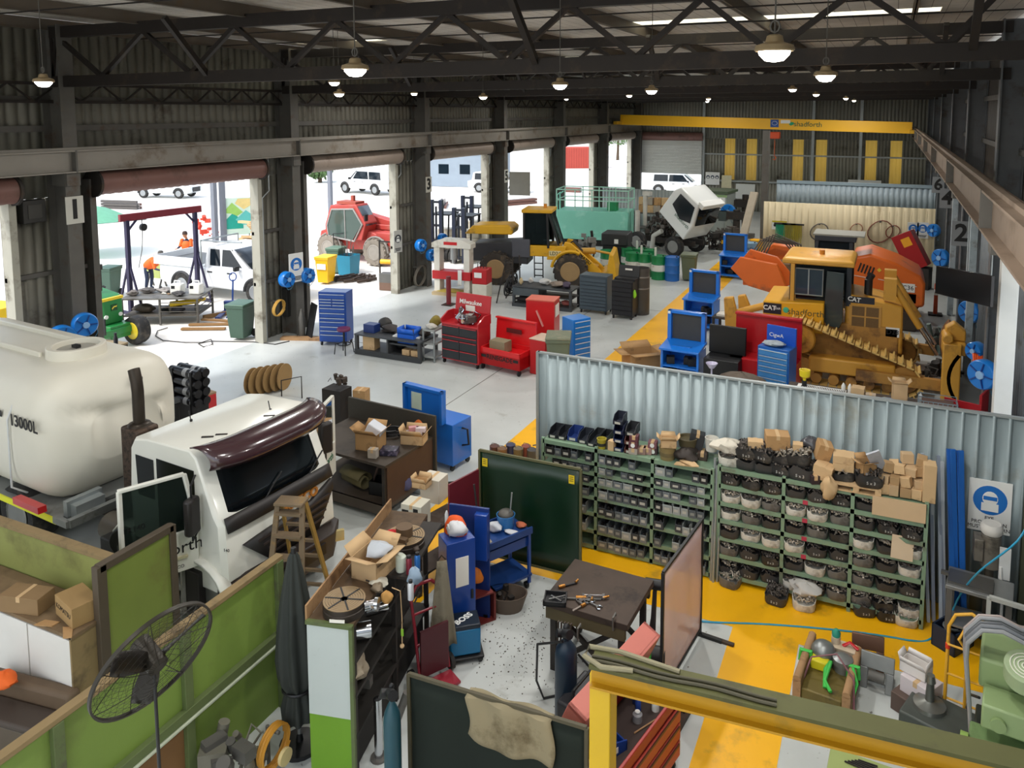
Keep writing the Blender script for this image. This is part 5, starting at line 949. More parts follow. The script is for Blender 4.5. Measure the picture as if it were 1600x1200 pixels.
for k,(x,y,dz,c,w,d,h,lab)in enumerate(((-4.88,.1,0,'#22252b',.14,.32,.14,'black storage bin at the left end of the bin rack top'),(-4.72,.1,0,'#22252b',.14,.32,.14,'black storage bin next to the blue bin on the rack top'),(-4.54,.12,0,'#233a78',.17,.3,.16,'blue storage bin on the bin rack top'),(-4.36,.1,0,'#2b2f38',.15,.34,.14,'dark storage bin right of the blue bin'),(-4.2,.06,0,'#26292d',.13,.5,.12,'long black tray bin, first of the pair'),(-4.05,.06,0,'#26292d',.13,.5,.12,'long black tray bin, second of the pair'),(-3.74,.05,0,'#1c2a52',.15,.26,.14,'navy storage bin at the foot of the bin tower'),(-3.74,.05,.14,'#1c2a52',.15,.26,.14,'navy storage bin second up the bin tower'),(-3.74,.05,.28,'#1a2344',.15,.26,.14,'navy storage bin third up the bin tower'),(-3.76,.08,.42,'#262a38',.15,.26,.14,'dark storage bin topping the tower against the partition'),(-3.56,.05,0,'#5a3028',.14,.26,.14,'rust-red storage bin beside the navy tower'),(-3.56,.05,.14,'#5a3028',.14,.26,.14,'rust-red storage bin stacked on its twin'),(-3.55,.07,.28,'#2a2c30',.15,.28,.14,'black storage bin on top of the rust-red pair'))):
 louvre(lab,(x,SY+y,Z1+dz),0,w,d,h,c)
def cart(px,py,z,w,d,h,lab,mat=CARD2,dz=0.,rz=None,op=False,tilt=(0,0),yy=None):
 q=topat(px,py,z);carton('carton',lab,(q[0],yy if yy else q[1],z+dz),rnd.uniform(-.3,.3)if rz is None else rz,w,d,h,mat,op,None,None,tilt)
def pot(px,py,z,r_,h,lab,col,name='pot',dz=0,yy=None,band=None):
 q=topat(px,py,z);t=T(name,lab,'pot',(q[0],yy or q[1],z+dz));mb=MB();mb.lathe([(r_*.85,0),(r_,h*.9),(r_*1.05,h),(r_*.9,h),(r_*.85,h*.7),(.001,h*.7)],n=20);P(t,'body',mb,M(col,.6,0,.2,6))
 if band:mb=MB();mb.lathe([(r_*.96,h*.3),(r_*.99,h*.6)],n=20);P(t,'label_band',mb,M(band,.6))
MAR=M('#5c3038',.6,0,.15)
pot(940,700,Z1,.075,.16,'small yellow pot on the bin rack top','#a89a2c',band='#2c2c28');pot(950,700,Z1,.06,.13,'small dark pot behind the yellow pot','#4c4438')
cart(956,703,Z1,.1,.1,.16,'narrow tan bottle box beside the navy bin tower',CARD2)
for k,(px,dz,mat,lab)in enumerate(((990,0,M('#a59a90',.7),'pale small box at the foot of the maroon stack'),(990,.1,MAR,'maroon small box with white label, middle of its stack'),(991,.2,MAR,'maroon small box topping the stack'),(1003,0,M('#8c6f66',.7),'dull pink small box beside the maroon stack'),(1012,0,M('#9d7c76',.7),'dusty pink small box left of the round-mark boxes'),(1021,0,M('#3d2a30',.7),'dark maroon box with white ring at the shelf edge'),(1020,.1,M('#7d5158',.7),'rose maroon box with white ring, stacked'))):
 cart(px,708,Z1,.14,.13,.1,lab,mat,dz,.1)
 if k in(1,5,6):q=topat(px,708,Z1);mb=MB();mb.lathe([(.022,-.002),(.034,-.002),(.034,0),(.022,0)],(0,0,0),16,'y');o=S('seal','white ring printed on the %s small box'%['','middle maroon','','','','dark maroon','rose maroon'][k],'print',mb,WHITE,(q[0]+.006,q[1]-.069,Z1+dz+.05),.1)
pot(1043,716,Z1,.13,.2,'tan round pot under the open carton','#8c7a50',band='#6e6040');cart(1044,716,Z1,.24,.2,.12,'open tan carton perched on the round pot',CARD2,.2,.3,True)
pot(1074,712,Z1,.15,.14,'squat olive-brown tub on the bin rack top','#5c533a',dz=.16);lump('scrap_heap','heap of dark oily parts under the olive-brown tub','scrap',topat(1072,720,Z1),(.36,.34,.2),M('#3a332e',.7,.2,.3,9),41,rough=.35)
cart(1092,700,Z1,.22,.16,.26,'black leaning box at the back of the bin rack top',M('#2e2f31',.6),.12,.2,False,(0,.2),SY+.42);cart(1098,716,Z1,.15,.2,.12,'dark brown box right of the oily heap',M('#4b3d35',.7),0,.1)
for k,(px,py,r_)in enumerate(((1070,728,.3),(1080,726,-.4))):q=topat(px,py,Z1);mb=MB();mb.prism([(-.16,-.04),(.1,-.08),(.17,.0),(.05,.07),(-.12,.05)],'xy',0,.015);S('cardboard_scrap',['torn cardboard strip hanging at the front of the bin rack','second torn cardboard strip at the front of the bin rack'][k],'scrap',mb,CARD2,(q[0],SY-.02,Z1+.03+.03*k),r_)
pot(1113,716,Z1,.1,.2,'white bucket on the right end of the bin rack','#d5d2c8','bucket',.16,SY+.35)
lump('sack','crumpled white sack slumped over the rack joint','sack',(-2.05,SY+.2,Z2+.16),(.42,.36,.2),M('#cfc8b8',.8,0,.15,6,'#6b6152',.4),42,rough=.35)
def ptub(px,ci,dz,lab,s=1.15,dy=.2):q=topat(px,740,Z2);put_tub(ci,(q[0],SY+dy,Z2+dz),rnd.uniform(-.2,.2),lab,s,'tubs on the bolt rack top')
ptub(1132,1,0,'white tub under the slumped sack',1.1);ptub(1163,3,0,'dark tub first on the bolt rack top');ptub(1163,0,.16,'black tub stacked on the first dark tub');ptub(1192,3,0,'dark tub second on the bolt rack top');ptub(1192,0,.16,'black lettered tub stacked on the second dark tub');ptub(1222,0,0,'black tub below the big dented carton');ptub(1222,0,.16,'black tub stacked below the dented carton',1.0);ptub(1255,3,0,'large dark tub in the middle of the rack top',1.35);ptub(1248,0,.2,'black tub on the large dark tub',1.2)
cart(1178,735,Z2,.22,.16,.1,'dusty tan carton on the lettered tub',CARD2,.33,.2,yy=SY+.18);cart(1212,735,Z2,.34,.26,.22,'big dented tan carton on the black tubs',CARD,.33,.25,yy=SY+.28);cart(1247,735,Z2,.14,.14,.1,'small tan carton in the upper black tub',CARD2,.38,.1,yy=SY+.2)
lump('plastic_bag','dark shiny plastic bag behind the small tan carton','bag',(topat(1265,735,Z2)[0],SY+.42,Z2+.3),(.26,.22,.22),M('#4a4a4e',.2,0,.2),43)
cart(1283,735,Z2,.2,.22,.24,'tall brown torn carton at the back',CARD,.28,.3,False,(.1,.25),SY+.3);cart(1287,745,Z2,.26,.22,.2,'ribbed tan carton under the torn carton',CARD2,.08,-.2,False,(0,.15),SY+.1);lump('paper_bag','crushed kraft paper bag hanging over the shelf edge','bag',(topat(1298,745,Z2)[0],SY-.06,Z2-.16),(.2,.16,.34),CARD2,44,rough=.35)
cart(1275,745,Z2,.12,.1,.12,'small dark box with pale label at the shelf edge',M('#33262a',.6),.02,.5,yy=SY)
for k,(dz,lab)in enumerate(((.22,'tan carton lower of the pair above the pallet'),(.33,'tan carton upper of the pair with dark lid'))):cart(1318,745,Z2,.28,.24,.11,lab,CARD2,dz,.05,yy=SY+.2)
ptub(1318,0,.06,'black tub beneath the pair of cartons',1.1,.2)
t=T('pallet','small timber pallet slab on the bolt rack top','pallet',(topat(1337,770,Z2)[0],SY+.12,Z2),.02);mb=MB()
for z in(0,.08):mb.box(-.32,.32,-.16,.16,z,z+.02)
for x in(-.28,0,.28):mb.box(x-.04,x+.04,-.16,.16,.02,.08)
P(t,'deck',mb,CARD2)
ptub(1358,0,.1,'black tub with carton standing on the pallet',1.3,.15);cart(1352,760,Z2,.2,.2,.16,'open brown carton inside the black tub',CARD,.26,.6,True,yy=SY+.12);mb=MB();mb.M=Euler((.5,-.45,.2)).to_matrix().to_4x4();mb.box(-.09,.09,-.012,.012,-.26,.26);S('printed_sheet','grey and white printed card leaning in the black tub','card',mb,M('#b9bcc4',.6,0,.3,10),(topat(1370,760,Z2)[0],SY+.1,Z2+.42))
r_=random.Random(5);bx0=topat(1378,770,Z2)[0]
hp=[(0,0,.02),(.14,0,.02),(.29,.0,.02),(.44,.02,.02),(.05,.16,.02),(.2,.18,.02),(.38,.18,.02),(.02,.02,.16),(.16,.03,.16),(.31,.03,.16),(.46,.05,.16),(.1,.17,.16),(.26,.18,.16),(.42,.2,.16),(.05,.08,.3),(.22,.08,.3),(.36,.1,.3),(.47,.12,.3),(.15,.2,.3),(.3,.2,.42),(.47,.15,.44)]
for k,(x,y,dz)in enumerate(hp):
 lay=['bottom','second','third','top'][min(3,int(dz/.14))];w,d,h=r_.uniform(.12,.16),r_.uniform(.1,.15),r_.uniform(.11,.15)
 carton('small_carton','small tan carton, %s from the left in %s layer of heap above plywood'%(ORD[[i for i,q in enumerate(sorted([p for p in hp if min(3,int(p[2]/.14))==min(3,int(dz/.14))]))if q==(x,y,dz)][0]],lay),(bx0+x,SY+.1+y,Z2+dz),r_.uniform(-.35,.35),w,d,h,[CARD2,M('#bfa27c',.85,0,.1),M('#a98a62',.85,0,.1)][k%3],False,None,'small cartons heaped on the bolt rack',(r_.uniform(-.12,.12)*(dz>.1),r_.uniform(-.2,.2)*(dz>.1)),False)
cart(1448,760,Z2,.16,.2,.52,'tall tan carton at the right end of the rack top',CARD2,.02,.05,yy=SY+.12)
mb=MB();mb.box(-.33,.33,-.012,.012,0,.26);S('plywood_board','pale plywood board across the front of the right bay','board',mb,M('#cdb08a',.75,0,.1,5),(.28,SY-.045,1.52),.02);mb=MB();mb.M=Euler((-.35,.12,.2)).to_matrix().to_4x4();mb.box(-.14,.14,-.006,.006,0,.3);S('cardboard_flap','pale cardboard sheet leaning out of the right bay','sheet',mb,M('#d0b898',.8,0,.06),(.34,SY-.1,.98))
for k,(px,py,z)in enumerate(((1405,812,1.5),(1430,815,1.5))):q=topat(px,py,1.5);carton('carton',['open tan carton on the top shelf of the right bay, left one','open tan carton on the top shelf of the right bay, right one'][k],(q[0],SY+.1,1.502),.1*k,.18,.16,.13,CARD2,True)
for k,(x,y)in enumerate(((-2.22,.0),(-2.18,-.03),(-2.13,.01))):mb=MB();mb.cyl((0,0,0),(.0,.12,1.86-.1*k),.022,n=10);S('steel_tube','bare steel tube standing between the racks, %s from the left'%ORD[k],'tube',mb,GALV,(x,SY-.06+y,0),0,'tubes standing between the racks')
for k in range(11):
 x=.72+.045*k;blue=k>=6;mb=MB();mb.box(-.022-.012*blue,.022+.012*blue,-.02,.02,0,2.4 if blue else 2.25-.08*(k%4));o=S('steel_length' if not blue else 'blue_strut',('grey steel length leaning on the partition, %s from the left' if not blue else 'blue painted strut leaning on the partition, %s from the left')%ORD[k if not blue else k-6],'strut',mb,M('#1f5fae',.35,.1,.1,4)if blue else[M('#b9c4cf',.3,.2,.1),M('#9aa4b4',.3,.2,.1),M('#c9d0d4',.3,.2,.1)][k%3],(x+.03*math.sin(k*2.3),SY+.2+.05*(k%3)-(.1 if blue else 0),0),.1,'steel lengths beside the bolt rack',.003)
 o.rotation_euler=(R(-13+2*(k%3)),R(-1.5+.5*(k%4)),.2)
t=T('scrap_bin','open blue-black steel bin on the floor below the struts','bin',tuple(G(1488,1008,0)),R(-35));mb=MB()
for a in((-.16,.16,-.22,-.2),(-.16,.16,.2,.22),(-.16,-.14,-.22,.22),(.14,.16,-.22,.22)):mb.box(*a,0,.3)
mb.box(-.16,.16,-.22,.22,0,.02);P(t,'body',mb,M('#23324a',.5,.2,.2));mb=MB();coil(mb,(0,0,.24),.1,2,.01,'z',.2);P(t,'wire',mb,GALV)
sg=PYp(1549,855,PY_-.05);sg=PYp(1549,752,PY_-.05);sign('safety_sign','white sign with blue bearded face emblem, EYE PROTECTION MUST BE WORN, on the partition',(sg.x,PY_-.03,sg.z-.74),0,.52,.74,WHITE,True,None);SGN=SC.objects[-1]if False else None
_sg=[o for o in SC.objects if o.get('label','').startswith('white sign with blue bearded')][0]
for c in kids(_sg):
 if c.name.startswith('lettering'):bpy.data.objects.remove(c)
for k,s in enumerate(('EYE','PROTECTION','MUST BE WORN')):TXT(_sg,'lettering',s,INK,(0,-.014,.2-.07*k),(PI/2,0,0),.07,.002)
q=PYp(1545,900,PY_-.45);t=T('pedestal_grinder','dirty grey pedestal drill with white cloth bag on its head, by the partition','grinder',(q.x,q.y,0));mb=MB();mb.cyl((0,0,0),(0,0,1.15),.06,n=16);P(t,'column',mb,M('#5c564c',.5,.4,.2));mb=MB();mb.lathe([(.25,0),(.25,.06),(.08,.12)],n=20);P(t,'base',mb,STEEL);mb=MB();mb.cyl((0,-.02,1.1),(0,-.02,1.62),.13,n=20);mb.box(-.22,-.1,-.14,.12,1.2,1.55);P(t,'head',mb,M('#7b756a',.5,.3,.3,6,'#47423a',.4),.01);mb=MB();mb.box(.1,.24,-.16,-.12,1.0,1.5);P(t,'guard_plate',mb,M('#dcdedb',.4));mb=MB();mb.lathe([(.12,1.62),(.15,1.66),(.15,1.74),(.12,1.79),(.001,1.8)],n=20);P(t,'cloth_bag',mb,M('#d9d6cf',.85,0,.1),label='white cloth bag')
t.scale=(.92,.92,.86);mb=MB();mb.tube([(.12,-.16,1.2),(.16,-.18,.6),(.16,-.15,.2)],.02);P(t,'arm',mb,WHITE)
q=G(1530,915,.95);t=frame_table('steel_table','low grey steel table with vice plate against the partition','table',(q.x+.02,q.y+.1,0),R(-8),.75,.5,.92,M('#8d8f8d',.4,.5,.2,6),STEEL,[.4]);mb=MB();mb.box(-.36,.15,-.2,.12,.92,.96);mb.box(-.45,-.36,-.06,.0,.94,.98);P(t,'slide_plate',mb,M('#6b6a66',.35,.6,.2))
sk=G(1293,1075,0);t=T('pump_skid','hydraulic pump unit strapped on a timber skid with green slings','pump',(sk.x,sk.y,0),R(-6));mb=MB()
for x in(-.3,.3):mb.box(x-.05,x+.05,-.5,.5,0,.42);mb.cyl((x,-.5,.45),(x,.5,.45),.05,n=14)
P(t,'timber',mb,WOOD);mb=MB();mb.box(-.25,.25,-.48,.1,.05,.3);P(t,'gearbox',mb,M('#6d5f2c',.5,.2,.3,6,'#3f381f',.4),.02);mb=MB();mb.box(-.22,.0,-.05,.12,.3,.46);P(t,'cover',mb,M('#d8cc1c',.5),.02)
mb=MB();mb.lathe([(.15,0),(.16,.08),(.12,.16),(.05,.2),(.001,.2)],(-.1,.2,.42),20);mb.lathe([(.13,0),(.13,.1),(.06,.14),(.001,.14)],(.16,.12,.42),20);mb.cyl((-.1,.2,.1),(-.1,.2,.45),.13);mb.cyl((.16,.12,.1),(.16,.12,.44),.11);P(t,'pump_head',mb,M('#8d9190',.35,.6,.2));
mb=MB();mb.box(.0,.28,.3,.5,.1,.5);mb.cyl((.02,.42,.3),(.02,.42,.62),.06,n=14);P(t,'tank',mb,M('#c9b9a0',.5));mb=MB();mb.tube([(.12,.4,.5),(.2,.42,.58),(.3,.4,.52),(.26,.44,.5)],.025);P(t,'valve_wheel',mb,RED);mb=MB();mb.lathe([(.05,.6),(.06,.68),(.03,.74),(.001,.75)],(.02,.42,0),14);P(t,'plug',mb,M('#2a8f7a',.5))
mb=MB()
for x in(-.3,.3):mb.tube([(x-.07,.05,.3),(x-.06,.05,.5),(x+.06,.05,.51),(x+.07,.05,.3)],.03,6)
mb.tube([(.02,-.35,.32),(-.02,-.1,.42),(.03,.0,.5),(.0,-.25,.36),(.1,-.4,.33)],.025,6);mb.tube([(.3,.0,.52),(.38,-.15,.4),(.34,-.3,.2)],.02,6);P(t,'sling',mb,M('#3fb84a',.6));mb=MB();mb.tube([(-.3,-.4,.1),(-.2,-.1,.55),(.1,0,.66),(.34,-.2,.5),(.4,-.5,.12),(.5,-.75,.03)],.014,7);P(t,'hose',mb,M('#7d4f55',.5))
t.scale=(.92,.92,.72)
for k,(px,py,c,rz,lab)in enumerate(((1355,1055,'#7a5a48',.1,'rusty upright steel bracket beside the pump skid'),(1368,1088,'#8d8f8e',-.1,'bare grey slotted bracket in front of the rusty bracket'))):
 q=G(px,py,0);t=T('steel_bracket',lab,'bracket',(q.x,q.y+.1,0),rz);mb=MB();mb.M=Euler((-.25,0,0)).to_matrix().to_4x4();mb.box(-.19,.19,-.02,.02,.24,.42);mb.box(-.19,-.1,-.02,.02,0,.24);mb.box(.1,.19,-.02,.02,0,.24);mb.box(-.1,.1,-.02,.02,.06,.1);P(t,'plate',mb,M(c,.45,.5,.2,7),.008);mb=MB();mb.box(-.19,-.15,0,.28,0,.03);mb.box(.15,.19,0,.28,0,.03);P(t,'foot',mb,M(c,.45,.5,.2,7));mb=MB();mb.M=Euler((-.25,0,0)).to_matrix().to_4x4();mb.cyl((-.09,-.03,.17),(.09,-.03,.17),.06,n=16);P(t,'bush',mb,STEEL)
q=G(1438,1125,0);t=T('crate','low dark steel crate under the white cartons, bottom right','crate',(q.x-.03,q.y+.12,0),R(-30));mb=MB();mb.box(-.22,.22,-.2,.2,0,.22);P(t,'body',mb,M('#5b4a42',.6,.1,.2),.01)
carton('carton','white carton with torn top on the dark steel crate',(q.x+.0,q.y+.14,.22),R(-32),.36,.28,.2,M('#cfc6c8',.7,0,.08),False);carton('carton','open white carton with dark contents on the torn carton',(q.x-.06,q.y+.22,.42),R(-25),.3,.2,.12,M('#dedad6',.7,0,.05),True,fl=.2);lump('paper','crumpled white paper heap right of the white cartons','paper',(q.x+.36,q.y+.02,0),(.32,.28,.26),PAPER,51,rough=.3)
q=G(1465,1150,0);t=T('machine_plate','dark steel machine base with upright spindle, bottom right','machine',(q.x,q.y-.05,0),R(-20));mb=MB();mb.box(-.35,.55,-.25,.3,.1,.3);mb.box(-.3,.5,-.2,.2,0,.1);P(t,'base',mb,M('#4c514c',.5,.3,.2,5),.02);mb=MB();mb.lathe([(.18,.3),(.17,.34),(.1,.36),(.05,.38),(.04,.58),(.055,.6),(.04,.68),(.001,.68)],(-.12,.05,0),24);P(t,'spindle',mb,M('#7d7f7a',.3,.7,.1))
ht=G(1500,1145,0);t=T('hand_truck','yellow tube-framed hand trolley standing near the green milling machine','trolley',(ht.x+.05,ht.y+.05,0),R(-12));HY=M('#d9a22c',.4,0,.12,4,'#8a6a30',.25);mb=MB();mb.tube([(-.22,0,.08),(-.22,.05,1.15),(-.16,.07,1.3),(0,.09,1.36),(.16,.07,1.3),(.22,.05,1.15),(.22,0,.08)],.02,9);mb.tube([(-.02,.03,.1),(-.02,-.0,.95),(-.1,-.06,1.1),(-.06,-.02,1.2),(.1,.02,1.2)],.018,8)
for z in(.3,.6,.95):mb.cyl((-.22,.02,z),(.22,.02,z),.013,n=8)
P(t,'frame',mb,HY);mb=MB();mb.box(-.22,.22,-.2,.02,.02,.05);P(t,'toe_plate',mb,HY)
for s in(-1,1):mb=MB();mb.cyl((s*.25,.08,.12),(s*.31,.08,.12),.12,n=18);P(t,'wheel',mb,RUB)
for x,z in((-.22,.92),(.22,.75)):mb=MB();mb.cyl((x,.04,z-.03),(x,.04,z+.03),.026,n=10);P(t,'reflector',mb,M('#d8381c',.4))
GM=M('#6f8a58',.45,0,.12,4,'#56663e',.3);GP=M('#8fa573',.45,0,.08,4)
ml=G(1565,1180,.6);t=T('milling_machine','green milling machine with round motor and grille at the right edge','milling machine',(ml.x+.1,ml.y+.3,0),R(-8));mb=MB();mb.box(-.32,.5,-.3,.5,0,.5);mb.box(-.2,.4,.0,.5,.5,1.3);P(t,'column',mb,M('#2d332b',.5,.1,.2),.02);mb=MB();mb.box(-.3,.6,-.1,.5,1.1,1.42);P(t,'head',mb,GP,.03);mb=MB();mb.cyl((.1,-.2,1.4),(.1,-.26,1.58),.19,n=28);g=P(t,'motor',mb,M('#a3b58e',.4),.01);mb=MB()
for i in range(1,5):mb.tube([(.1+.034*i*math.cos(a),-.262+.034*i*math.sin(a)*.94,1.585+.011*i*math.sin(a))for a in[2*PI*k/20 for k in range(20)]],.006,5,True)
P(g,'grille',mb,M('#e8ead8',.4));mb=MB();mb.box(-.25,.2,-.5,-.15,.95,1.2);P(t,'gear_cover',mb,GP,.02);mb=MB();mb.cyl((-.1,-.54,1.05),(-.1,-.5,1.05),.07,n=18);P(t,'knob',mb,M('#8aa06c',.4));mb=MB();mb.box(-.35,.7,-.75,-.2,.62,.78);P(t,'table',mb,GM,.02);mb=MB();mb.cyl((-.42,-.5,.7),(-.35,-.5,.7),.12,n=20);mb.tube([(-.46,-.5,.7),(-.48,-.62,.78),(-.46,-.75,.62)],.02);P(t,'hand_wheel',mb,M('#8fae58',.4));mb=MB();mb.box(-.2,.5,-.6,-.1,0,.62);P(t,'knee',mb,GM,.03)
q=G(1560,1010,1.2);t=T('cable_bundle','thick bundle of grey cables looped over the milling machine','cable',(0,0,0))
for k in range(7):
 mb=MB();o=Vector((0,.045*k,.02*math.sin(k*2)));a=G(1600,1005,1.75);b=G(1535,985,1.75);c=G(1510,1030,1.4);mb.tube([a+o+Vector((.3,.1,0)),a+o,(a+b)/2+o+Vector((0,0,.05)),b+o,(b+c)/2+o+Vector((-.06,0,.0)),c+o*.5,c+Vector((.05,0,-.5)),c+Vector((.1,0,-1.0))],.022,8);P(t,'cable',mb,M(['#8f9294','#70757a','#a79a94','#5a5f63'][k%4],.5))
q=G(1545,945,.9);t=T('tube_trestle','pale square-tube trestle behind the cable bundle','frame',(q.x,q.y+.0,0),R(-10));mb=MB();mb.bar((0,0,0),(0,0,1.0),.05);mb.bar((0,0,1.0),(1.0,0,1.0),.05);mb.bar((0,0,.45),(1.0,0,.45),.04);mb.bar((1.,0,0),(1.,0,1.0),.05);P(t,'frame',mb,M('#c4c6bf',.4,.2,.1))
q=G(1505,1095,0);t=T('black_cable','black cable drooping left of the milling machine','cable',(0,0,0));mb=MB();mb.tube([G(1530,1090,.9),G(1516,1085,.7),G(1511,1105,.4),G(1520,1135,.05),G(1530,1150,.02)],.015,8);P(t,'cable',mb,BLACK)
t=T('air_hose','thin blue air hose trailing from the right wall across the yellow floor','hose');mb=MB();w=[(1.75,10.8,2.1),tuple(G(1590,845,1.9)),tuple(G(1530,893,1.3)),tuple(G(1500,930,.7)),tuple(G(1478,975,.15))]+[tuple(G(a,b,.012))for a,b in((1450,1000),(1425,1001),(1395,996),(1340,988),(1260,980),(1190,975),(1110,972),(1080,968))]
pts=[]
for i in range(len(w)-1):
 p0,p1,p2,p3=[Vector(w[max(0,min(len(w)-1,i+j))])for j in(-1,0,1,2)]
 for k in range(5):s=k/5;pts.append(.5*((2*p1)+(-p0+p2)*s+(2*p0-5*p1+4*p2-p3)*s*s+(-p0+3*p1-3*p2+p3)*s**3))
mb.tube(pts+[Vector(w[-1])],.012,7);P(t,'hose',mb,M('#2f9ac0',.4))
q=G(1370,1200,.5);t=T('green_machine','pale green machine top with rods at the bottom edge','machine',(q.x,q.y-.12,0),R(-3));mb=MB();mb.box(-.45,.3,-.25,.2,0,.5);P(t,'body',mb,M('#9aa865',.5,0,.15,4),.01);mb=MB()
for k in range(5):mb.bar((-.3+.03*k,.05+.02*k,.51),(.2-.05*k,.0+.03*k,.52),.012)
P(t,'rods',mb,DSTEEL)
def place(fl,fr,topy,depth):
 c,rz,w,h=fit(fl,fr,topy);n=Matrix.Rotation(rz,4,'Z')@Vector((0,depth/2,0));return(c.x+n.x,c.y+n.y,0),rz,w,h
def number(s,px,py,X,y,size,rz,label,board=True,tilt=0):
 q=PXp(px,py,X)if X<0 else PYp(px,py,y);t=T('bay_number',label,'number',(X+.012 if X<0 else q.x,y,q.z),rz);mb=MB()
 if board:mb.box(-size*.42,size*.42,-.004,.006,-size*.62,size*.62);P(t,'plate',mb,M('#c9c8be',.6,0,.1,4)if X<0 else M('#85898c',.6,0,.1,4))
 TXT(t,'digit',s,INK,(0,-.008,0),(PI/2,0,0),size*1.2,.004,.02)
for s,px,py,y in(('1',101,330,11.63),('3',652,291,26.35),('5',779,277,33.2)):number(s,px,py,LX+.4,y,.5,PI/2,'black number %s stencilled on a left wall column'%dict(zip('135',('one','three','five')))[s])
for s,px,py,y in(('2',1502,365,26.3),('4',1480,310,33.2),('6',1466,289,40.5)):number(s,px,py,RX,y-.2,.6,0,'black number %s stencilled on a right wall column'%dict(zip('246',('two','four','six')))[s])
for px,py,s,lab in((93,529,.3,'large blue hose reel on the near left column foot'),(129,506,.26,'blue hose reel mounted higher beside the near doorway')):
 q=PXp(px,py,LX+.55);hose_reel(lab,(LX+.62,q.y,q.z),R(70),s)
for px,py,s,lab in((444,436,.24,'small blue hose reel left of the white safety sign'),(476,430,.24,'blue hose reel right of the white safety sign'),(654,383,.24,'blue hose reel on the column by the number three'),(671,398,.24,'blue hose reel by the white press'),(688,372,.2,'far blue hose reel on the column by the loader')):
 q=PXp(px,py,LX+.5);hose_reel(lab,(LX+.6,q.y,q.z),R(80),s)
q=PXp(462,418,LX+.5);sign('safety_sign','white safety sign with blue emblem on the second left column',(LX+.52,q.y,q.z-.45),R(75),.5,.9)
q=PXp(632,377,LX+.4);sign('safety_sign','narrow grey safety sign on the wall by number three',(LX+.1,q.y,q.z-.45),R(75),.4,.85,M('#b9bab4',.5,0,.1),True,None,.1,'#3a3f44')
for px,py,lab,col,r_ in((428,480,'yellow cord coiled on the wall right of the near doorway','#b98f3c',.3),(650,430,'grey hose coiled on the column by number three','#6d675c',.5)):
 q=PXp(px,py,LX+.1);t=T('hose_coil',lab,'hose',(LX+.3,q.y,q.z));mb=MB();coil(mb,(0,0,0),r_*.75,4,.018,'x',.15);P(t,'hose',mb,M(col,.6));mb=MB();mb.box(-.3,0,-.03,.03,r_*.6,r_*.72);P(t,'peg',mb,STEEL)
for k,(px,py,h,lab)in enumerate(((488,530,1.1,'black flat panel leaning on the second left column'),(478,528,.9,'dark cylinder and fittings stacked by the second left column'))):
 q=G(px,py,0);t=T('leaning_panel' if not k else 'gas_cylinder',lab,'panel' if not k else 'cylinder',(q.x-.15,q.y,0),R(-30))
 mb=MB()
 if not k:mb.M=Euler((-.2,0,0)).to_matrix().to_4x4();mb.box(-.25,.25,-.02,.02,0,h);P(t,'panel',mb,BLACK,.01)
 else:mb.lathe([(.1,0),(.11,.6),(.06,.75),(.03,.9),(.001,.9)],n=16);P(t,'body',mb,STEEL)
q=G(445,525,0);S('timber_plank','brown timber plank along the floor under the second column','plank',MB().box(-.9,.9,-.12,.12,0,.08),WOOD,(q.x+1.0,q.y+.0,0),R(20))
q=G(150,600,0);t=frame_table('desk','small desk with monitor behind the white tank','desk',(PYp(160,545,13.7).x,13.65,0),R(4),1.3,.6,.9,M('#8a7a5c',.7),DSTEEL)
q=PYp(146,545,13.7);t=T('monitor','black flat monitor standing behind the white tank','monitor',(q.x,13.7,.9),R(14));mb=MB();mb.box(-.4,.4,-.02,.02,.16,.6);P(t,'screen',mb,M('#0c0d10',.3));mb=MB();mb.box(-.03,.03,0,.04,0,.2);mb.box(-.14,.14,-.1,.1,0,.02);P(t,'stand',mb,BLACK)
q=PYp(182,553,13.6);t=T('bottle','tall black drink bottle on the desk by the monitor','bottle',(q.x,13.6,.9));mb=MB();mb.lathe([(.05,0),(.055,.2),(.035,.27),(.03,.3),(.001,.3)],n=16);P(t,'body',mb,M('#2a2b30',.3,.4));mb=MB();mb.lathe([(.035,.3),(.035,.36),(.001,.36)],n=12);P(t,'cap',mb,BLACK)
wheelie_bin('green wheelie bin just inside the near doorway',tuple(G(378,528,0)),R(12),M('#3f5a4c',.5,0,.1),M('#4d6a5a',.5,0,.1))
t=T('pallet_jack','blue pallet jack behind the green wheelie bin','pallet jack',tuple(G(362,488,0)),R(30));mb=MB()
for s in(-1,1):mb.box(s*.18-.08,s*.18+.08,-1.0,0,.05,.1)
mb.box(-.26,.26,0,.15,.05,.4);P(t,'fork',mb,M('#2a3f7c',.4));mb=MB();mb.tube([(0,.15,.3),(0,.3,1.1)],.03);mb.tube([(.12*math.cos(a),.3+.03*math.sin(a),1.2+.14*math.sin(a))for a in[2*PI*i/14 for i in range(14)]],.02,7,True);P(t,'handle',mb,NAVY)
for s in(-1,1):mb=MB();mb.cyl((s*.2-.03,.1,.08),(s*.2+.03,.1,.08),.08,n=14);P(t,'wheel',mb,RUB)
for k,(px,py,rz)in enumerate(((330,508,.5),(345,505,.2),(318,515,.45),(350,492,1.2))):q=G(px,py,0);S('timber_plank','loose timber plank on the floor near the steel table, %s of four'%ORD[k],'plank',MB().box(-.7,.7,-.07,.07,0,.06+.05*(k==3)),M('#8d6b42',.75,0,.2,5),(q.x,q.y,.001+.061*(k==1)),rz,'loose planks by the steel table')
t=T('steel_table','steel frame table loaded with containers in the near doorway','table',(-22.1,18.45,0),R(28));mb=MB();mb.box(-1.25,1.25,-.75,.75,.85,.9);P(t,'table_top',mb,M('#77756f',.5,.3,.25,4,'#4c4740',.4))
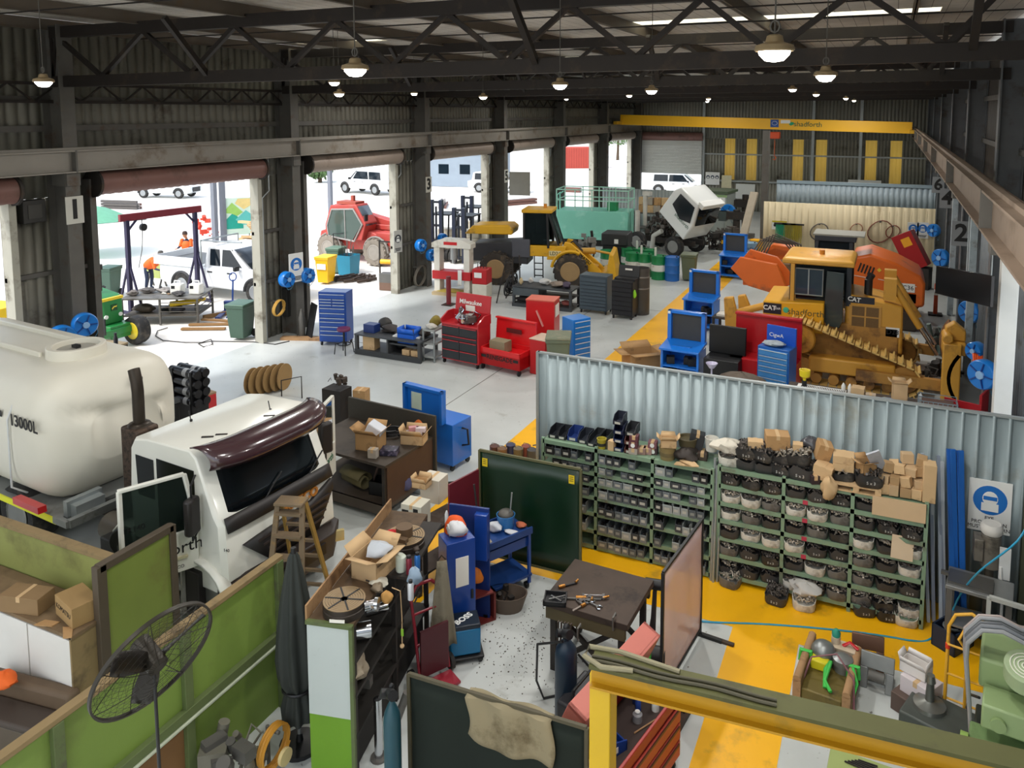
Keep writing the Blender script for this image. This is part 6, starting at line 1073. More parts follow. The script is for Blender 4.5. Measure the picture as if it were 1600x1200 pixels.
for x in(-1.2,0,1.2):
 for y in(-.7,.7):mb=MB();mb.box(x-.03,x+.03,y-.03,y+.03,0,.85);P(t,'leg',mb,STEEL)
mb=MB();mb.box(-1.2,1.2,-.7,.7,.28,.32);P(t,'shelf',mb,M('#5d5850',.6));mb=MB()
for z in(.45,.6,.75):
 mb.bar((0,-.76,z),(1.2,-.76,z),.02);mb.bar((1.24,-.7,z),(1.24,.7,z),.02)
P(t,'cage',mb,STEEL)
tm=Matrix.Translation((-22.1,18.45,0))@Matrix.Rotation(R(28),4,'Z')
def onS(x,y,z=.9):q=tm@Vector((x,y,z));return(q.x,q.y,q.z)
for k,(px,py)in enumerate(((278,447),(307,447))):
 q=G(px,py+12,.9);t=T('jerry_can',['white plastic jerry can, left of the pair on the steel table','white plastic jerry can, right of the pair on the steel table'][k],'can',(q.x,q.y,.9),.3);mb=MB();mb.box(-.2,.2,-.14,.14,0,.36);P(t,'body',mb,M('#e9e9e2',.4,0,.05),.04);mb=MB();mb.tube([(-.12,0,.36),(-.1,0,.44),(.1,0,.44),(.12,0,.36)],.025);P(t,'handle',mb,WHITE);mb=MB();mb.box(-.15,-.02,-.145,-.14,.2,.3);P(t,'label_card',mb,BLACK)
for k,(x,y,s,c,lab)in enumerate(((-.7,.1,(.5,.4,.18),'#5f5a56','dark oily parts at the far end of the steel table'),(-.2,.2,(.5,.4,.16),'#8a8580','grey rags and parts in the middle of the steel table'),(.5,-.4,(.4,.3,.16),'#3c3a3a','black crumpled cloth at the near corner of the steel table'),(-1.0,-.3,(.3,.3,.2),'#77706a','small parts heap at the left corner of the steel table'))):lump('parts_heap',lab,'parts',onS(x,y),s,M(c,.7,.1,.3,8),100+k,rough=.35)
for k,(x,y,s,c,lab)in enumerate(((-.7,-.2,(.8,.5,.28),'#4f463c','brown carton bulk on the lower shelf of the steel table'),(.4,-.3,(.6,.4,.24),'#2c2c34','black bundle on the lower shelf of the steel table'))):lump('bundle',lab,'bundle',onS(x,y,.32),s,M(c,.7),110+k)
t=T('trolley_jack','yellow trolley jack resting in the cage of the steel table','jack',onS(.7,-.3,.32),R(40));mb=MB();mb.cyl((-.5,0,.3),(.4,0,.36),.09,n=14);mb.cyl((.4,0,.36),(.6,0,.42),.05,n=10);P(t,'body',mb,M('#d6b41c',.45));mb=MB();mb.cyl((-.5,0,0),(-.5,0,.3),.05);mb.cyl((.3,0,0),(.3,0,.3),.05);P(t,'stand',mb,STEEL)
t=T('floor_cable','black cable snaking across the floor inside the near doorway','cable');w=[G(a,b,.015)for a,b in((262,512),(246,517),(243,525),(255,532),(290,535),(315,535),(330,530),(332,538),(318,542),(310,537),(330,533),(395,534),(430,538),(452,533))];mb=MB();mb.tube(w,.016,6);P(t,'cable',mb,M('#2d2a28',.6))
t=T('gantry_hoist','portable gantry with maroon beam and purple-black legs outside the near doorway','gantry',(-23.6,19.6,0));d=Vector((.31,2.57,0)).normalized();n=Vector((d.y,-d.x,0));PU=M('#2c2746',.5,.2,.15);mb=MB();A,B=-d*1.55,d*1.55
mb.bar(A+Vector((0,0,3.4)),B+Vector((0,0,3.4)),.12,.24);P(t,'beam',mb,M('#7d2530',.5,0,.15))
for e in(-d*1.3,d*1.3):
 mb=MB();mb.bar(e,e+Vector((0,0,3.3)),.13);P(t,'leg',mb,PU)
 for s in(-1,1):mb=MB();mb.bar(e+n*s*.75+Vector((0,0,.05)),e+Vector((0,0,1.9)),.06);P(t,'brace',mb,PU)
 mb=MB();mb.bar(e-n*.8+Vector((0,0,.06)),e+n*.8+Vector((0,0,.06)),.09);P(t,'foot_rail',mb,PU)
 mb=MB();mb.bar(e+Vector((0,0,2.9)),e*.72+Vector((0,0,3.3)),.06);P(t,'gusset',mb,PU)
mb=MB();mb.cyl(-d*.75+Vector((0,0,3.0)),-d*.75+Vector((.1,0,3.0)),.13,n=16);mb.cyl(-d*.75+Vector((0,0,3.0)),-d*.75+Vector((0,0,3.3)),.015,n=6);P(t,'hoist',mb,BLACK);mb=MB();mb.tube([-d*.75+Vector((0,0,2.9)),-d*.8+Vector((0,0,2.2)),-d*.95+Vector((0,0,1.6))],.014,6);P(t,'chain',mb,STEEL)
t=T('tractor','green tractor nose with yellow-rimmed front wheel poking in at the near doorway','tractor',(-21.0,15.95,0),R(0));TG=M('#1f7a3a',.4,0,.12,3,coat=.2);TY=M('#c9b32c',.45,0,.1)
mb=MB();mb.loft([[(-1.5,y,z)for y,z in((-.75,.75),(.0,.75),(.0,1.75),(-.75,1.75))],[(-.15,y,z)for y,z in((-.72,.7),(-.02,.7),(-.02,1.55),(-.72,1.55))],[(.02,y,z)for y,z in((-.7,.7),(-.05,.7),(-.05,1.45),(-.7,1.45))]]);P(t,'bonnet',mb,TG,.05)
mb=MB();mb.box(-1.45,.03,-.77,-.03,1.42,1.5);P(t,'stripe',mb,M('#e7c82a',.4));mb=MB();mb.box(-.1,.3,-.7,.2,.3,.7);mb.box(.1,.35,-1.3,.1,.42,.62);P(t,'front_axle',mb,TG,.02);mb=MB();mb.box(.025,.04,-.45,-.25,1.1,1.28);P(t,'badge',mb,M('#0f4a22',.4));mb=MB();mb.prism([(-.42,1.14),(-.36,1.2),(-.28,1.2),(-.26,1.25),(-.29,1.23),(-.36,1.235),(-.43,1.18)],'yz',.041,.046);P(t,'emblem',mb,M('#e8d24a',.4))
for y in(-.62,-.15):mb=MB();mb.cyl((.01,y,.95),(.05,y,.95),.06,n=14);P(t,'headlamp',mb,WHITE)
mb=MB();mb.cyl((-.5,-.37,1.65),(-.5,-.37,2.35),.05,n=12);mb.cyl((-.5,-.37,2.3),(-.5,-.37,2.45),.09,n=14);P(t,'exhaust',mb,DSTEEL)
wheel_parts(t,(.35,.12,.43),.43,.36,RUB,TY,'y',0);wheel_parts(t,(.25,-1.5,.43),.43,.36,RUB,TY,'y',0)
wheel_parts(t,(-2.3,.6,.75),.75,.45,RUB,TY,'y',16)
q=PYp(812,287,32.6);S('hanging_sheet','plain grey sheet hung beside the column numbered five','sheet',MB().box(-.5,.5,-.02,.02,-.55,.55),M('#8d8c84',.6,0,.15,3),(q.x,32.6,q.z),R(10))
def car(name,label,loc,rz,col,kind='ute',sc=1.,cat='car'):
 t=T(name,label,cat,loc,rz);W=.92;CM=M(col,.25,0,.03,1,coat=.6);GL=M('#1c242b',.05,0,0)
 lo=[(-2.6,.5),(-2.6,1.02),(.2,1.05),(1.25,1.1),(2.2,1.0),(2.55,.85),(2.6,.5),(2.3,.38),(-2.4,.42)]
 mb=MB();mb.loft([[(x*.98,y,(z-.7)*.96+.7)for x,z in lo]if abs(y)==W else[(x,y,z)for x,z in lo]for y in(-W,-W*.93,W*.93,W)]);P(t,'body',mb,CM,.05)
 x0=-.75 if kind=='ute' else-2.3
 def cab(y,k):return[(x0-.0,y,1.0),(x0+.12+.1*k,y,1.72),(x0+.5,y,1.8),(.35-.1*k,y,1.78),(.62-.15*k,y,1.68),(1.35-.2*k,y,1.05)]
 mb=MB();mb.loft([cab(-W*.80,1),cab(-W*.76,.6),cab(W*.76,.6),cab(W*.80,1)]);P(t,'cabin',mb,CM,.05)
 for s in(-1,1):
  y=s*(W*.80+.006);xs=[x0+.25,(x0+.6)/2+.1,.95]
  for a,b in((0,1),(1,2)):
   mb=MB();xa,xb=xs[a]+.04,xs[b]-.04;top_a,top_b=(1.66,1.66);xbt=xb if b==1 else.45;mb.loft([[(xa,y,1.12),(xb,y,1.12),(xbt,y,1.68),(xa+.06,y,1.68)],[(xa,y+s*.01,1.12),(xb,y+s*.01,1.12),(xbt,y+s*.01,1.68),(xa+.06,y+s*.01,1.68)]]);P(t,'window',mb,GL)
  mb=MB();mb.cbox((.95,s*1.04,1.15),(.12,.2,.16));P(t,'mirror',mb,BLACK,.03)
  for x in(-1.55,1.6):mb=MB();mb.tube([(x+.44*math.cos(a),s*(W+.01),.4+.44*math.sin(a))for a in[PI*i/12 for i in range(13)]],.05,6);P(t,'wheel_arch',mb,M('#2a2b2d',.6))
  for x in(-.3,.55):mb=MB();mb.box(x-.1,x+.1,s*(W+.01)-.012,s*(W+.01)+.012,.92,.96);P(t,'door_handle',mb,BLACK)
  mb=MB();mb.cbox((2.5,s*.65,.86),(.2,.36,.18));P(t,'headlamp',mb,M('#cfd6da',.1,.2,0),.03)
 mb=MB();mb.grid(lambda u,v:(1.30-.72*v,(-.7+1.4*u),1.10+.6*v),4,3);P(t,'windscreen',mb,GL,solid=.02)
 mb=MB();mb.box(2.56,2.64,-.5,.5,.52,.9);P(t,'grille',mb,M('#26282b',.5))
 for x in(-1.55,1.6):
  for s in(-1,1):wheel_parts(t,(x,s*(W-.1),.4),.4,.26,RUB,M('#9fa3a6',.3,.7,.05),'y')
 if kind=='ute':
  mb=MB();mb.box(-2.75,-.8,-.98,.98,1.05,1.12);mb.box(-2.75,-2.7,-.98,.98,1.1,1.35);mb.box(-2.75,-.8,-.98,-.94,1.1,1.35);mb.box(-2.75,-.8,.94,.98,1.1,1.35);P(t,'tray',mb,CM);mb=MB();mb.box(-2.68,-.85,-.92,.92,1.12,1.14);P(t,'tray_floor',mb,M('#5c5f60',.6));mb=MB();mb.tube([(-.72,-.85,1.1),(-.72,-.85,1.95),(-.72,.85,1.95),(-.72,.85,1.1)],.03);mb.tube([(-.72,-.8,1.95),(1.0,-.8,1.98)],.025);P(t,'rack',mb,GALV)
 t.scale=(sc,sc,sc);return t
car('ute','white dual-cab ute with flat tray parked outside the near doorway',(-22.75,22.15,0),R(2),'#e9ecee','ute',1.12)
car('car','white four-wheel-drive car parked across the yard beyond the red telehandler',(-41.0,55.0,0),R(170),'#e6e8ea','suv',1.15)
for k,(px,py,rz,col,lab)in enumerate(((262,308,15,'#dfe4e8','small white car far beyond the near doorway'),(545,300,0,'#c9ced2',''),(780,300,10,'#e8e8e8','white car far outside beyond the forklift masts'),(1060,303,5,'#d8dde0','pale car glimpsed under the half-open back door'))):
 if lab:q=G(px,py,0);car('car',lab,(q.x,q.y,0),R(rz),col,'suv',1.0)
def person(label,loc,rz,joints,edges,radii,shirt,trousers,head,hat=None):
 t=T('person',label,'person',loc,rz);me=bpy.data.meshes.new('body');me.from_pydata(joints,edges,[]);o=bpy.data.objects.new('body',me);COL.objects.link(o);o.parent=t
 m=o.modifiers.new('skin','SKIN');sv=me.skin_vertices[0].data
 for v,r_ in zip(sv,radii):v.radius=(r_,r_)
 sv[0].use_root=True;q=o.modifiers.new('sub','SUBSURF');q.levels=q.render_levels=1
 me.materials.append(trousers)
 return t
def worker(label,loc,rz,lean,shirt,hat):
 hip=Vector((0,0,.92));ch=hip+Vector((0,-.42*math.sin(lean),.42*math.cos(lean)));sh_=ch+Vector((0,-.12*math.sin(lean),.12*math.cos(lean)));nk=sh_+Vector((0,-.1*math.sin(lean),.1));hd=nk+Vector((0,-.1,.16))
 J=[hip,(.11,0,.88),(.12,-.06,.48),(.12,.02,.08),(.12,-.12,.04),(-.11,0,.88),(-.12,-.05,.48),(-.12,.03,.08),(-.12,-.12,.04),ch,nk];E_=[(0,1),(1,2),(2,3),(3,4),(0,5),(5,6),(6,7),(7,8),(0,9),(9,10)]
 RAD=[.13,.1,.075,.05,.045,.1,.075,.05,.045,.09,.06]
 hands=[]
 for s in(-1,1):
  a=sh_+Vector((s*.2,0,0));b=a+Vector((s*.05,-.12,-.26));c=b+Vector((-s*.02,-.24,-.04));i=len(J);J+=[a,b,c];E_+=[(9,i),(i,i+1),(i+1,i+2)];RAD+=[.075,.05,.035];hands.append((c,s))
 t=person(label,loc,rz,[tuple(v)for v in J],E_,RAD,shirt,M('#26314a',.8,0,.15),None)
 SK=M('#b5815f',.6,0,.05);mb=MB();mb.lathe([(.19,-.04),(.24,.16),(.25,.36),(.15,.48),(.08,.5)],n=20,sy=.86);o=P(t,'shirt',mb,shirt);o.location=hip+Vector((0,0,.04));o.rotation_euler=(lean,0,0)
 for c,s in hands:
  a=J[len(J)-6 if s<0 else len(J)-3];b=J[len(J)-5 if s<0 else len(J)-2];mb=MB();mb.cyl(a,b,.085,.06,n=12);mb.ball(a,.088,10,6);P(t,'sleeve',mb,shirt)
  mb=MB();mb.ball(c+Vector((0,-.05,0)),(.04,.055,.022),10,6)
  for k in range(4):f=c+Vector((-.03+.02*k,-.09,0));mb.tube([f,f+Vector((0,-.035,-.005)),f+Vector((0,-.055-.006*(k in(1,2)),-.03))],.008,6)
  f=c+Vector((-s*.035,-.04,0));mb.tube([f,f+Vector((-s*.03,-.03,-.01)),f+Vector((-s*.03,-.055,-.02))],.009,6);P(t,'hand',mb,SK)
 mb=MB();mb.ball(hd,(.085,.1,.125),16,10);mb.cyl(nk,hd-Vector((0,0,.05)),.055,n=10);mb.cbox(hd+Vector((0,-.105,-.01)),(.03,.03,.04));mb.cbox(hd+Vector((0,-.095,-.06)),(.05,.012,.012))
 for s in(-1,1):mb.ball(hd+Vector((s*.09,0,0)),(.015,.03,.035),8,6);mb.ball(hd+Vector((s*.035,-.09,.02)),.012,8,6)
 P(t,'head',mb,SK);mb=MB();mb.lathe([(.125,0),(.11,.02),(.1,.09),(.06,.13),(.001,.14)],hd+Vector((0,0,.03)),18);P(t,'hat',mb,hat)
 return t
OR=M('#e8641c',.7,0,.08)
q=G(233,452,0);worker('worker in orange shirt and dark trousers bending over a pale green panel outside',(q.x,q.y,0),R(95),1.1,OR,M('#4a4640',.7))
q=G(288,432,0);worker('person with dark hair and orange collar standing behind the ute tray',(q.x-.4,q.y+.6,0),R(20),.15,OR,M('#3a2a22',.8))
q=G(245,448,0);t=T('sheet_panel','pale green metal panel on a trestle beside the bending worker','panel',(q.x,q.y,0),R(10));mb=MB();mb.box(-.45,.45,-.02,.02,.35,.95);P(t,'panel',mb,M('#b9c878',.5));mb=MB()
for x in(-.3,.3):mb.bar((x,-.2,0),(x,0,.5),.05);mb.bar((x,.2,0),(x,0,.5),.05)
P(t,'trestle',mb,STEEL)
for k,(px,py,h)in enumerate(((337,378,5.2),(350,376,5.2),(517,340,5.),(860,300,5.))):q=G(px,py,0);ST('steel_column',MB().box(q.x-.12,q.x+.12,q.y-.12,q.y+.12,0,h),M('#7a7e88',.5,.2,.1))
q=G(372,374,0);t=T('banner','upright white banner with green and teal mountain emblem in the yard','banner',(q.x,q.y,0),R(52));mb=MB();mb.box(-.75,.75,-.02,.02,.25,2.3);P(t,'panel',mb,M('#cfe6d4',.5,0,.03));mb=MB();mb.slot=0;y=-.03
mb.prism([(-.75,.95),(-.2,1.5),(.3,.95),(.3,.6),(-.75,.6)],'xz',y,y+.005);mb.slot=1;mb.prism([(-.1,1.1),(.45,1.6),(.75,1.35),(.75,.8),(.3,.8)],'xz',y-.004,y+.002);mb.slot=2;mb.prism([(-.75,1.5),(-.25,2.05),(.3,1.5),(.0,1.3),(-.3,1.45)],'xz',y-.002,y+.003);mb.slot=3;mb.prism([(.05,2.25),(.7,2.25),(.7,1.85),(.35,1.65),(-.1,2.0)],'xz',y,y+.004);P(t,'emblem',mb,[M('#11a08c',.5),M('#5fc0b8',.5),M('#9ccb62',.5),M('#e6cf86',.5)])
for s in(-.6,.6):mb=MB();mb.bar((s,0,0),(s,0,.3),.05);P(t,'foot',mb,STEEL)
def block(name,lab,cat,px,py,size,col,rz=0.,parts=None):q=G(px,py,0);t=T(name,lab,cat,(q.x,q.y,0),R(rz));mb=MB();mb.box(-size[0]/2,size[0]/2,-size[1]/2,size[1]/2,0,size[2]);P(t,'body',mb,M(col,.6,0,.15,1.5),.02);return t
t=block('shipping_container','rust-red shipping container far outside the fifth doorway','container',905,262,(6,2.4,2.6),'#b0483a',30);mb=MB()
for i in range(20):mb.box(-3+.3*i,-2.88+.3*i,-1.24,-1.2,.1,2.5)
P(t,'ribs',mb,M('#a13e32',.6))
for lab,px,py,sz,col,rz in(('grey-blue site shed far outside the third doorway',735,290,(7,3,3.2),'#8d9aa6',10),('long white transportable building at the far edge of the yard',250,268,(22,4,3.4),'#dfe3e4',5),('pale site office far beyond the second doorway',560,262,(12,4,3.4),'#d5dadd',5)):
 t=block('site_shed',lab,'shed',px,py,sz,col,rz);mb=MB();mb.box(-sz[0]/2-.2,sz[0]/2+.2,-sz[1]/2-.2,sz[1]/2+.2,sz[2],sz[2]+.15);P(t,'roof',mb,GALV)
 for i in range(3):mb=MB();x=-sz[0]*.3+sz[0]*.3*i;mb.box(x-.5,x+.5,-sz[1]/2-.02,-sz[1]/2+.02,1.2,2.1);P(t,'window',mb,GLASS)
for k,(px,py,n,lab)in enumerate(((195,325,7,'stack of steel sections on the yard left of the gantry'),(185,345,5,'lower stack of dark steel on the yard'),(232,297,5,'pallet of grey goods at the yard edge'),(880,300,6,'stack of steel racks outside the fifth doorway'),(815,320,6,'steel frames stacked outside the fourth doorway'),(700,322,5,'pipes stacked outside the third doorway'))):
 q=G(px,py,0);t=T('steel_stack',lab,'stack',(q.x,q.y,0),.2+k)
 for i in range(n):mb=MB();mb.box(-1.5,1.5,-.6+.2*(i%3),-.45+.2*(i%3),.22*(i//3),.22*(i//3)+.18);P(t,'section',mb,[M('#5a5654',.6,.2),M('#8d8580',.6,.2),M('#6d4a40',.6)][i%3])
q=G(398,388,0);t=T('timber_stack','jumbled pale timber offcuts stacked behind the ute','stack',(q.x-1.0,q.y+1.5,0),.4)
for i in range(8):mb=MB();mb.cbox((rnd.uniform(-.5,.5),rnd.uniform(-.3,.3),.12+.14*i),(1.6,.3,.12),(rnd.uniform(-.1,.1),rnd.uniform(-.1,.1),rnd.uniform(-.5,.5)));P(t,'board',mb,CARD2)
q=G(320,370,0);t=T('red_implement','red machine implement beside the grey yard posts','implement',(q.x,q.y,0));machine_block(t,1.6,1.0,1.2,121,[M('#d8442c',.5)],14)
q=G(165,402,0);t=T('patio_umbrella','large green umbrella canopy in the yard by the tractor','umbrella',(q.x-1.2,q.y,0));mb=MB();mb.lathe([(2.0,1.75),(1.9,1.8),(1.0,2.25),(.001,2.5)],n=8);P(t,'canopy',mb,M('#6fae8e',.7),solid=.02);mb=MB();mb.cyl((0,0,0),(0,0,2.5),.04);P(t,'pole',mb,STEEL)
for k,(px,py,c,lab)in enumerate(((172,462,'#3f5a4c','dark green wheelie bin half hidden behind the tractor'),)):wheelie_bin(lab,tuple(G(px,py,0)),.3,M(c,.5),M(c,.5))
t=block('machine','yellow and red machine seen past the first doorway edge','machine',-2,545,(1.0,1.2,1.3),'#e6bd1c',10);mb=MB();mb.box(-.4,.5,-.62,-.58,.1,.5);P(t,'guard',mb,RED)
def tree(px,py,h,r_,lab,seed):
 q=G(px,py,0);t=T('tree',lab,'tree',(q.x,q.y,0));r2=random.Random(seed);mb=MB();mb.cyl((0,0,0),(.1,0,h*.5),.22,.12,n=10);P(t,'trunk',mb,M('#5a4a3a',.9));mb=MB()
 for i in range(900):
  v=Vector((r2.gauss(0,1),r2.gauss(0,1),r2.gauss(0,1))).normalized()*r_*r2.uniform(.55,1.05);c=Vector((v.x,v.y,h*.62+v.z*.75));s=r2.uniform(.12,.3);e=Euler((r2.uniform(0,6),r2.uniform(0,6),r2.uniform(0,6))).to_matrix();mb.add([c+e@Vector(p)for p in((-s,0,0),(0,-s*.5,0),(s,0,0),(0,s*.5,0))],[(0,1,2,3)])
 P(t,'crown',mb,M('#5d7a4a',.8,0,.4,1));return t
for k,(px,py,h,r_,lab)in enumerate(((965,250,7,3.2,'leafy tree outside the last doorway'),(938,246,6,2.6,'bushy tree left of the last doorway view'),(215,258,6,3.5,'tree line clump beyond the yard, left one'),(345,258,6,3.5,'tree line clump beyond the yard, behind the grey posts'),(500,285,2.2,1.3,'small bright green round bush beyond the red telehandler'))):tree(px,py,h,r_,lab,k)
t=T('telehandler','faded red telehandler with glass cab and dusty tyres outside the second doorway','telehandler',(-22.6,30.0,0),R(-2));TR_=M('#b8473f',.5,0,.12,3,'#a06a58',.3);DT=M('#8a8175',.9,0,.2,6,'#5e574e',.4)
mb=MB();mb.loft([[(x,y,z)for x,z in((-2.2,.75),(-2.1,1.35),(-1.6,1.5),(.9,1.5),(1.6,1.25),(2.2,1.15),(2.3,.7),(-1.2,.55))]for y in(-.75,.95)]);P(t,'chassis',mb,TR_,.05)
mb=MB();mb.loft([[(x,y,z)for x,z in((-1.5,1.1),(-1.55,1.7),(-1.2,2.65),(.3,2.75),(.85,1.9),(.6,1.1))]for y in(-1.05,-.2)]);P(t,'cab',mb,TR_,.04)
mb=MB();mb.loft([[(x,y,z)for x,z in((-1.3,1.25),(-1.35,1.7),(-1.05,2.42),(.15,2.5),(.62,1.85),(.1,1.1))]for y in(-1.09,-1.05)]);w_=P(t,'cab_window',mb,M('#46564f',.06,0,0));mb=MB();mb.tube([(x,-1.09,z)for x,z in((-1.3,1.2),(-1.38,1.7),(-1.08,2.46),(.18,2.54),(.68,1.85),(.2,1.05))],.045,8,True);mb.bar((-.3,-1.1,1.15),(-.32,-1.1,2.5),.04);P(w_,'window_frame',mb,M('#9b9792',.5))
mb=MB();mb.add([(.87,-1.0,1.8),(.87,-.25,1.8),(.38,-.25,2.66),(.38,-1.0,2.66)],[(0,1,2,3)]);P(t,'windscreen',mb,M('#39434a',.06,0,0),solid=.02)
mb=MB();mb.box(-.9,.2,-.95,-.3,2.72,2.85);mb.box(-.35,-.2,-.6,-.45,2.85,3.1);P(t,'roof_guard',mb,M('#a8503f',.6));mb=MB();mb.bar((-2.0,.35,2.3),(2.6,.3,1.45),.5,.5);mb.bar((2.2,.3,1.5),(3.3,.3,1.2),.38,.4);P(t,'boom',mb,TR_,.03)
mb=MB();mb.box(-.6,1.7,-.1,.0,1.5,1.75);mb.box(1.2,2.1,-.8,-.1,1.1,1.5);P(t,'engine_cover',mb,TR_,.04)
for x in(-1.35,1.35):
 for y in(-.95,1.05):wheel_parts(t,(x,y,.62),.62,.42,DT,M('#9b948a',.6,.1,.2,6),'y',18)
 mb=MB();mb.tube([(x+.68*math.cos(a),-1.0,.62+.7*math.sin(a))for a in[PI*i/10 for i in range(11)]],.05,6);P(t,'mudguard',mb,M('#8c8780',.6))
mb=MB();mb.tube([(-.9,-1.2,.7),(-.9,-1.25,1.35),(-.3,-1.25,1.4)],.025);mb.cbox((1.0,-1.2,2.2),(.06,.2,.3));P(t,'mirror',mb,BLACK)
wheelie_bin('yellow wheelie bin with white label by the second doorway',tuple(G(510,442,0)),R(8),M('#e9b713',.45,0,.06),M('#f0c022',.45,0,.05));q=[o for o in SC.objects if o.get('label','').startswith('yellow wheelie bin')][0];mb=MB();mb.box(-.2,.2,-.36,-.345,.62,.85);P(q,'label_card',mb,WHITE)
wheelie_bin('green wheelie bin behind the yellow bin',tuple(G(526,426,0)),R(10),M('#4f6a58',.5,0,.1),M('#5f7a66',.5,0,.1))
t=T('tub','teal plastic tub bristling with steel rods by the second doorway','tub',tuple(G(545,428,0)));mb=MB();mb.loft([[(sx*.34*s,sy*.34*s,z)for sx,sy in((-1,-1),(1,-1),(1,1),(-1,1))]for z,s in((0,.9),(.85,1.05),(.85,.98),(.1,.85))]);P(t,'body',mb,M('#1f7f9c',.45,0,.08))
for k in range(7):mb=MB();mb.cyl((-.2+.06*k,.1*math.sin(k),.1),(-.35+.12*k,.2*math.sin(k*2),1.4+.2*math.sin(k*3)),.015,n=6);P(t,'rod',mb,STEEL)
for k in range(9):q=G(528+k*6.5,437+3*math.sin(k*2),0);mb=MB();mb.cbox((0,0,.06),(.9,.1,.1),(0,0,.3*math.sin(k*1.7)));mb.cbox((.1,.1,.13),(.5,.08,.06),(.1,0,.8));S('scrap_steel','rusty scrap bar in the heap by the second doorway, %s along'%ORD[k],'scrap',mb,RUST,(q.x,q.y,0),.2*k,'rusty scrap heap')
t=T('tall_stand','black tube stand with parts beside the third column','stand',(G(607,452,0).x,G(607,452,0).y,0),R(10));mb=MB()
for x in(-.35,.35):mb.bar((x,0,0),(x,0,1.95),.05)
mb.bar((-.35,0,1.9),(.35,0,1.9),.05);P(t,'frame',mb,DSTEEL);mb=MB();mb.cyl((-.3,0,1.1),(.3,0,1.1),.1);P(t,'roll',mb,YEL);mb=MB();mb.box(-.3,.3,-.2,.2,.3,.65);P(t,'box',mb,M('#5f5f5c',.6));mb=MB();mb.box(-.3,.2,-.2,.2,0,.3);P(t,'base_box',mb,M('#6f5648',.7))
NV=M('#1a4a9e',.35,.05,.08,3,coat=.3)
l,rz,w,h=place((499,540),(542,542),456,.55);tool_cabinet('tool_cabinet','tall dark blue drawer cabinet standing left of the long steel bench','tool cabinet',l,rz,w,.55,h,[1.2,.7,.7,.8,1.2,1.2,.9,1.2,1.,1.,1.6],NV,NV,M('#c9d3dd',.3,.5,0),cols=[1,2,2,2,1,1,1,1,1,1,1])
t=T('stool','purple-seated workshop stool in front of the dark blue cabinet','stool',tuple(G(538,552,0)));mb=MB();mb.lathe([(.19,.68),(.2,.72),(.18,.76),(.001,.77)],n=20);P(t,'seat',mb,M('#6a2450',.5));mb=MB();mb.cyl((0,0,.3),(0,0,.68),.03);mb.tube([(.18*math.cos(a),.18*math.sin(a),.28)for a in[2*PI*i/16 for i in range(16)]],.014,6,True);P(t,'post',mb,BLACK)
for k in range(4):a=PI/4+k*PI/2;mb=MB();mb.tube([(.03*math.cos(a),.03*math.sin(a),.34),(.24*math.cos(a),.24*math.sin(a),.3),(.28*math.cos(a),.28*math.sin(a),0)],.016,6);P(t,'leg',mb,BLACK)
l,rz,w,h=place((554,553),(657,569),521,.95);t=frame_table('steel_bench','long dark steel bench between the blue cabinet and red tool chest','bench',l,rz,w,.95,h,M('#4d5053',.5,.3,.2,4,'#33302d',.3),M('#4a4c4e',.5,.3),[.14],.05,.09);mb=MB();mb.box(-w/2,w/2,-.47,-.43,.0,.16);P(t,'fork_rail',mb,M('#3f4143',.5,.3));mb=MB();mb.box(.0,w/2-.05,-.4,.4,.42,.46);mb.box(-.02,.03,-.45,.45,.1,h-.05);P(t,'shelf',mb,M('#4a4c4e',.5,.3))
bm=Matrix.Translation(l)@Matrix.Rotation(rz,4,'Z');BH=h
def onB(x,y,z=None):q=bm@Vector((x,y,BH if z is None else z));return(q.x,q.y,q.z)
carton('blue_box','navy lidded box at the left end of the long steel bench',onB(-w/2+.35,-.1),rz,.38,.3,.24,M('#1d3570',.4,0,.1),tape=False);lump('helmet_heap','dark welding helmet and gear behind the navy box','helmet',onB(-w/2+.55,.3),(.4,.36,.34),M('#3a3835',.6),131);lump('gear_heap','dark oily gear heap on the bench middle-left','gear',onB(-w/2+.9,.05),(.5,.4,.24),M('#3f3a38',.6,.2),132,rough=.35)
mb=MB();mb.box(-.42,.42,-.28,.28,0,.03);S('white_tray','white tray with small parts on the long steel bench','tray',mb,WHITE,onB(.45,.05),rz+.15);lump('parts_heap','brown parts on the white tray','parts',onB(.55,.1,BH+.031),(.22,.16,.14),M('#5d5240',.7),133);lump('parts_heap','small dark parts at the left of the white tray','parts',onB(.25,.0,BH+.031),(.2,.12,.1),DSTEEL,134);lump('parts_heap','dark parts at the right end of the long steel bench','parts',onB(w/2-.25,.1),(.4,.3,.22),M('#3c3630',.7),135,rough=.35)
t=carton('storage_crate','bright blue open crate on the bench shelf',onB(w/2-.6,-.1,.46),rz,.55,.4,.26,M('#1a62d0',.4,0,.06),True,fl=.0);carton('carton','tall tan carton on the lower shelf at the bench left',onB(-w/2+.4,-.2,.14),rz+.1,.38,.32,.42,CARD2);lump('tyre_heap','black rubber parts on the bench shelf','parts',onB(.05,.1,.14),(.5,.4,.26),BLACK,136)
for k,x in enumerate((.65,.95)):carton('carton',['small tan carton on the lower shelf, left','small tan carton on the lower shelf, right'][k],onB(x-.1,-.25,.14),rz,.24,.2,.16,CARD2)
q=G(670,566,0);t=T('tool_trolley','small grey three-tier trolley beside the red tool chest','trolley',(q.x,q.y+.3,0),rz);
for z in(.12,.5,.88):mb=MB();mb.box(-.2,.2,-.3,.3,z,z+.05);P(t,'tray',mb,M('#a5a8a6',.4,.3))
for x in(-.18,.18):
 for y in(-.28,.28):mb=MB();mb.box(x-.02,x+.02,y-.02,y+.02,0,.9);P(t,'leg',mb,GALV)
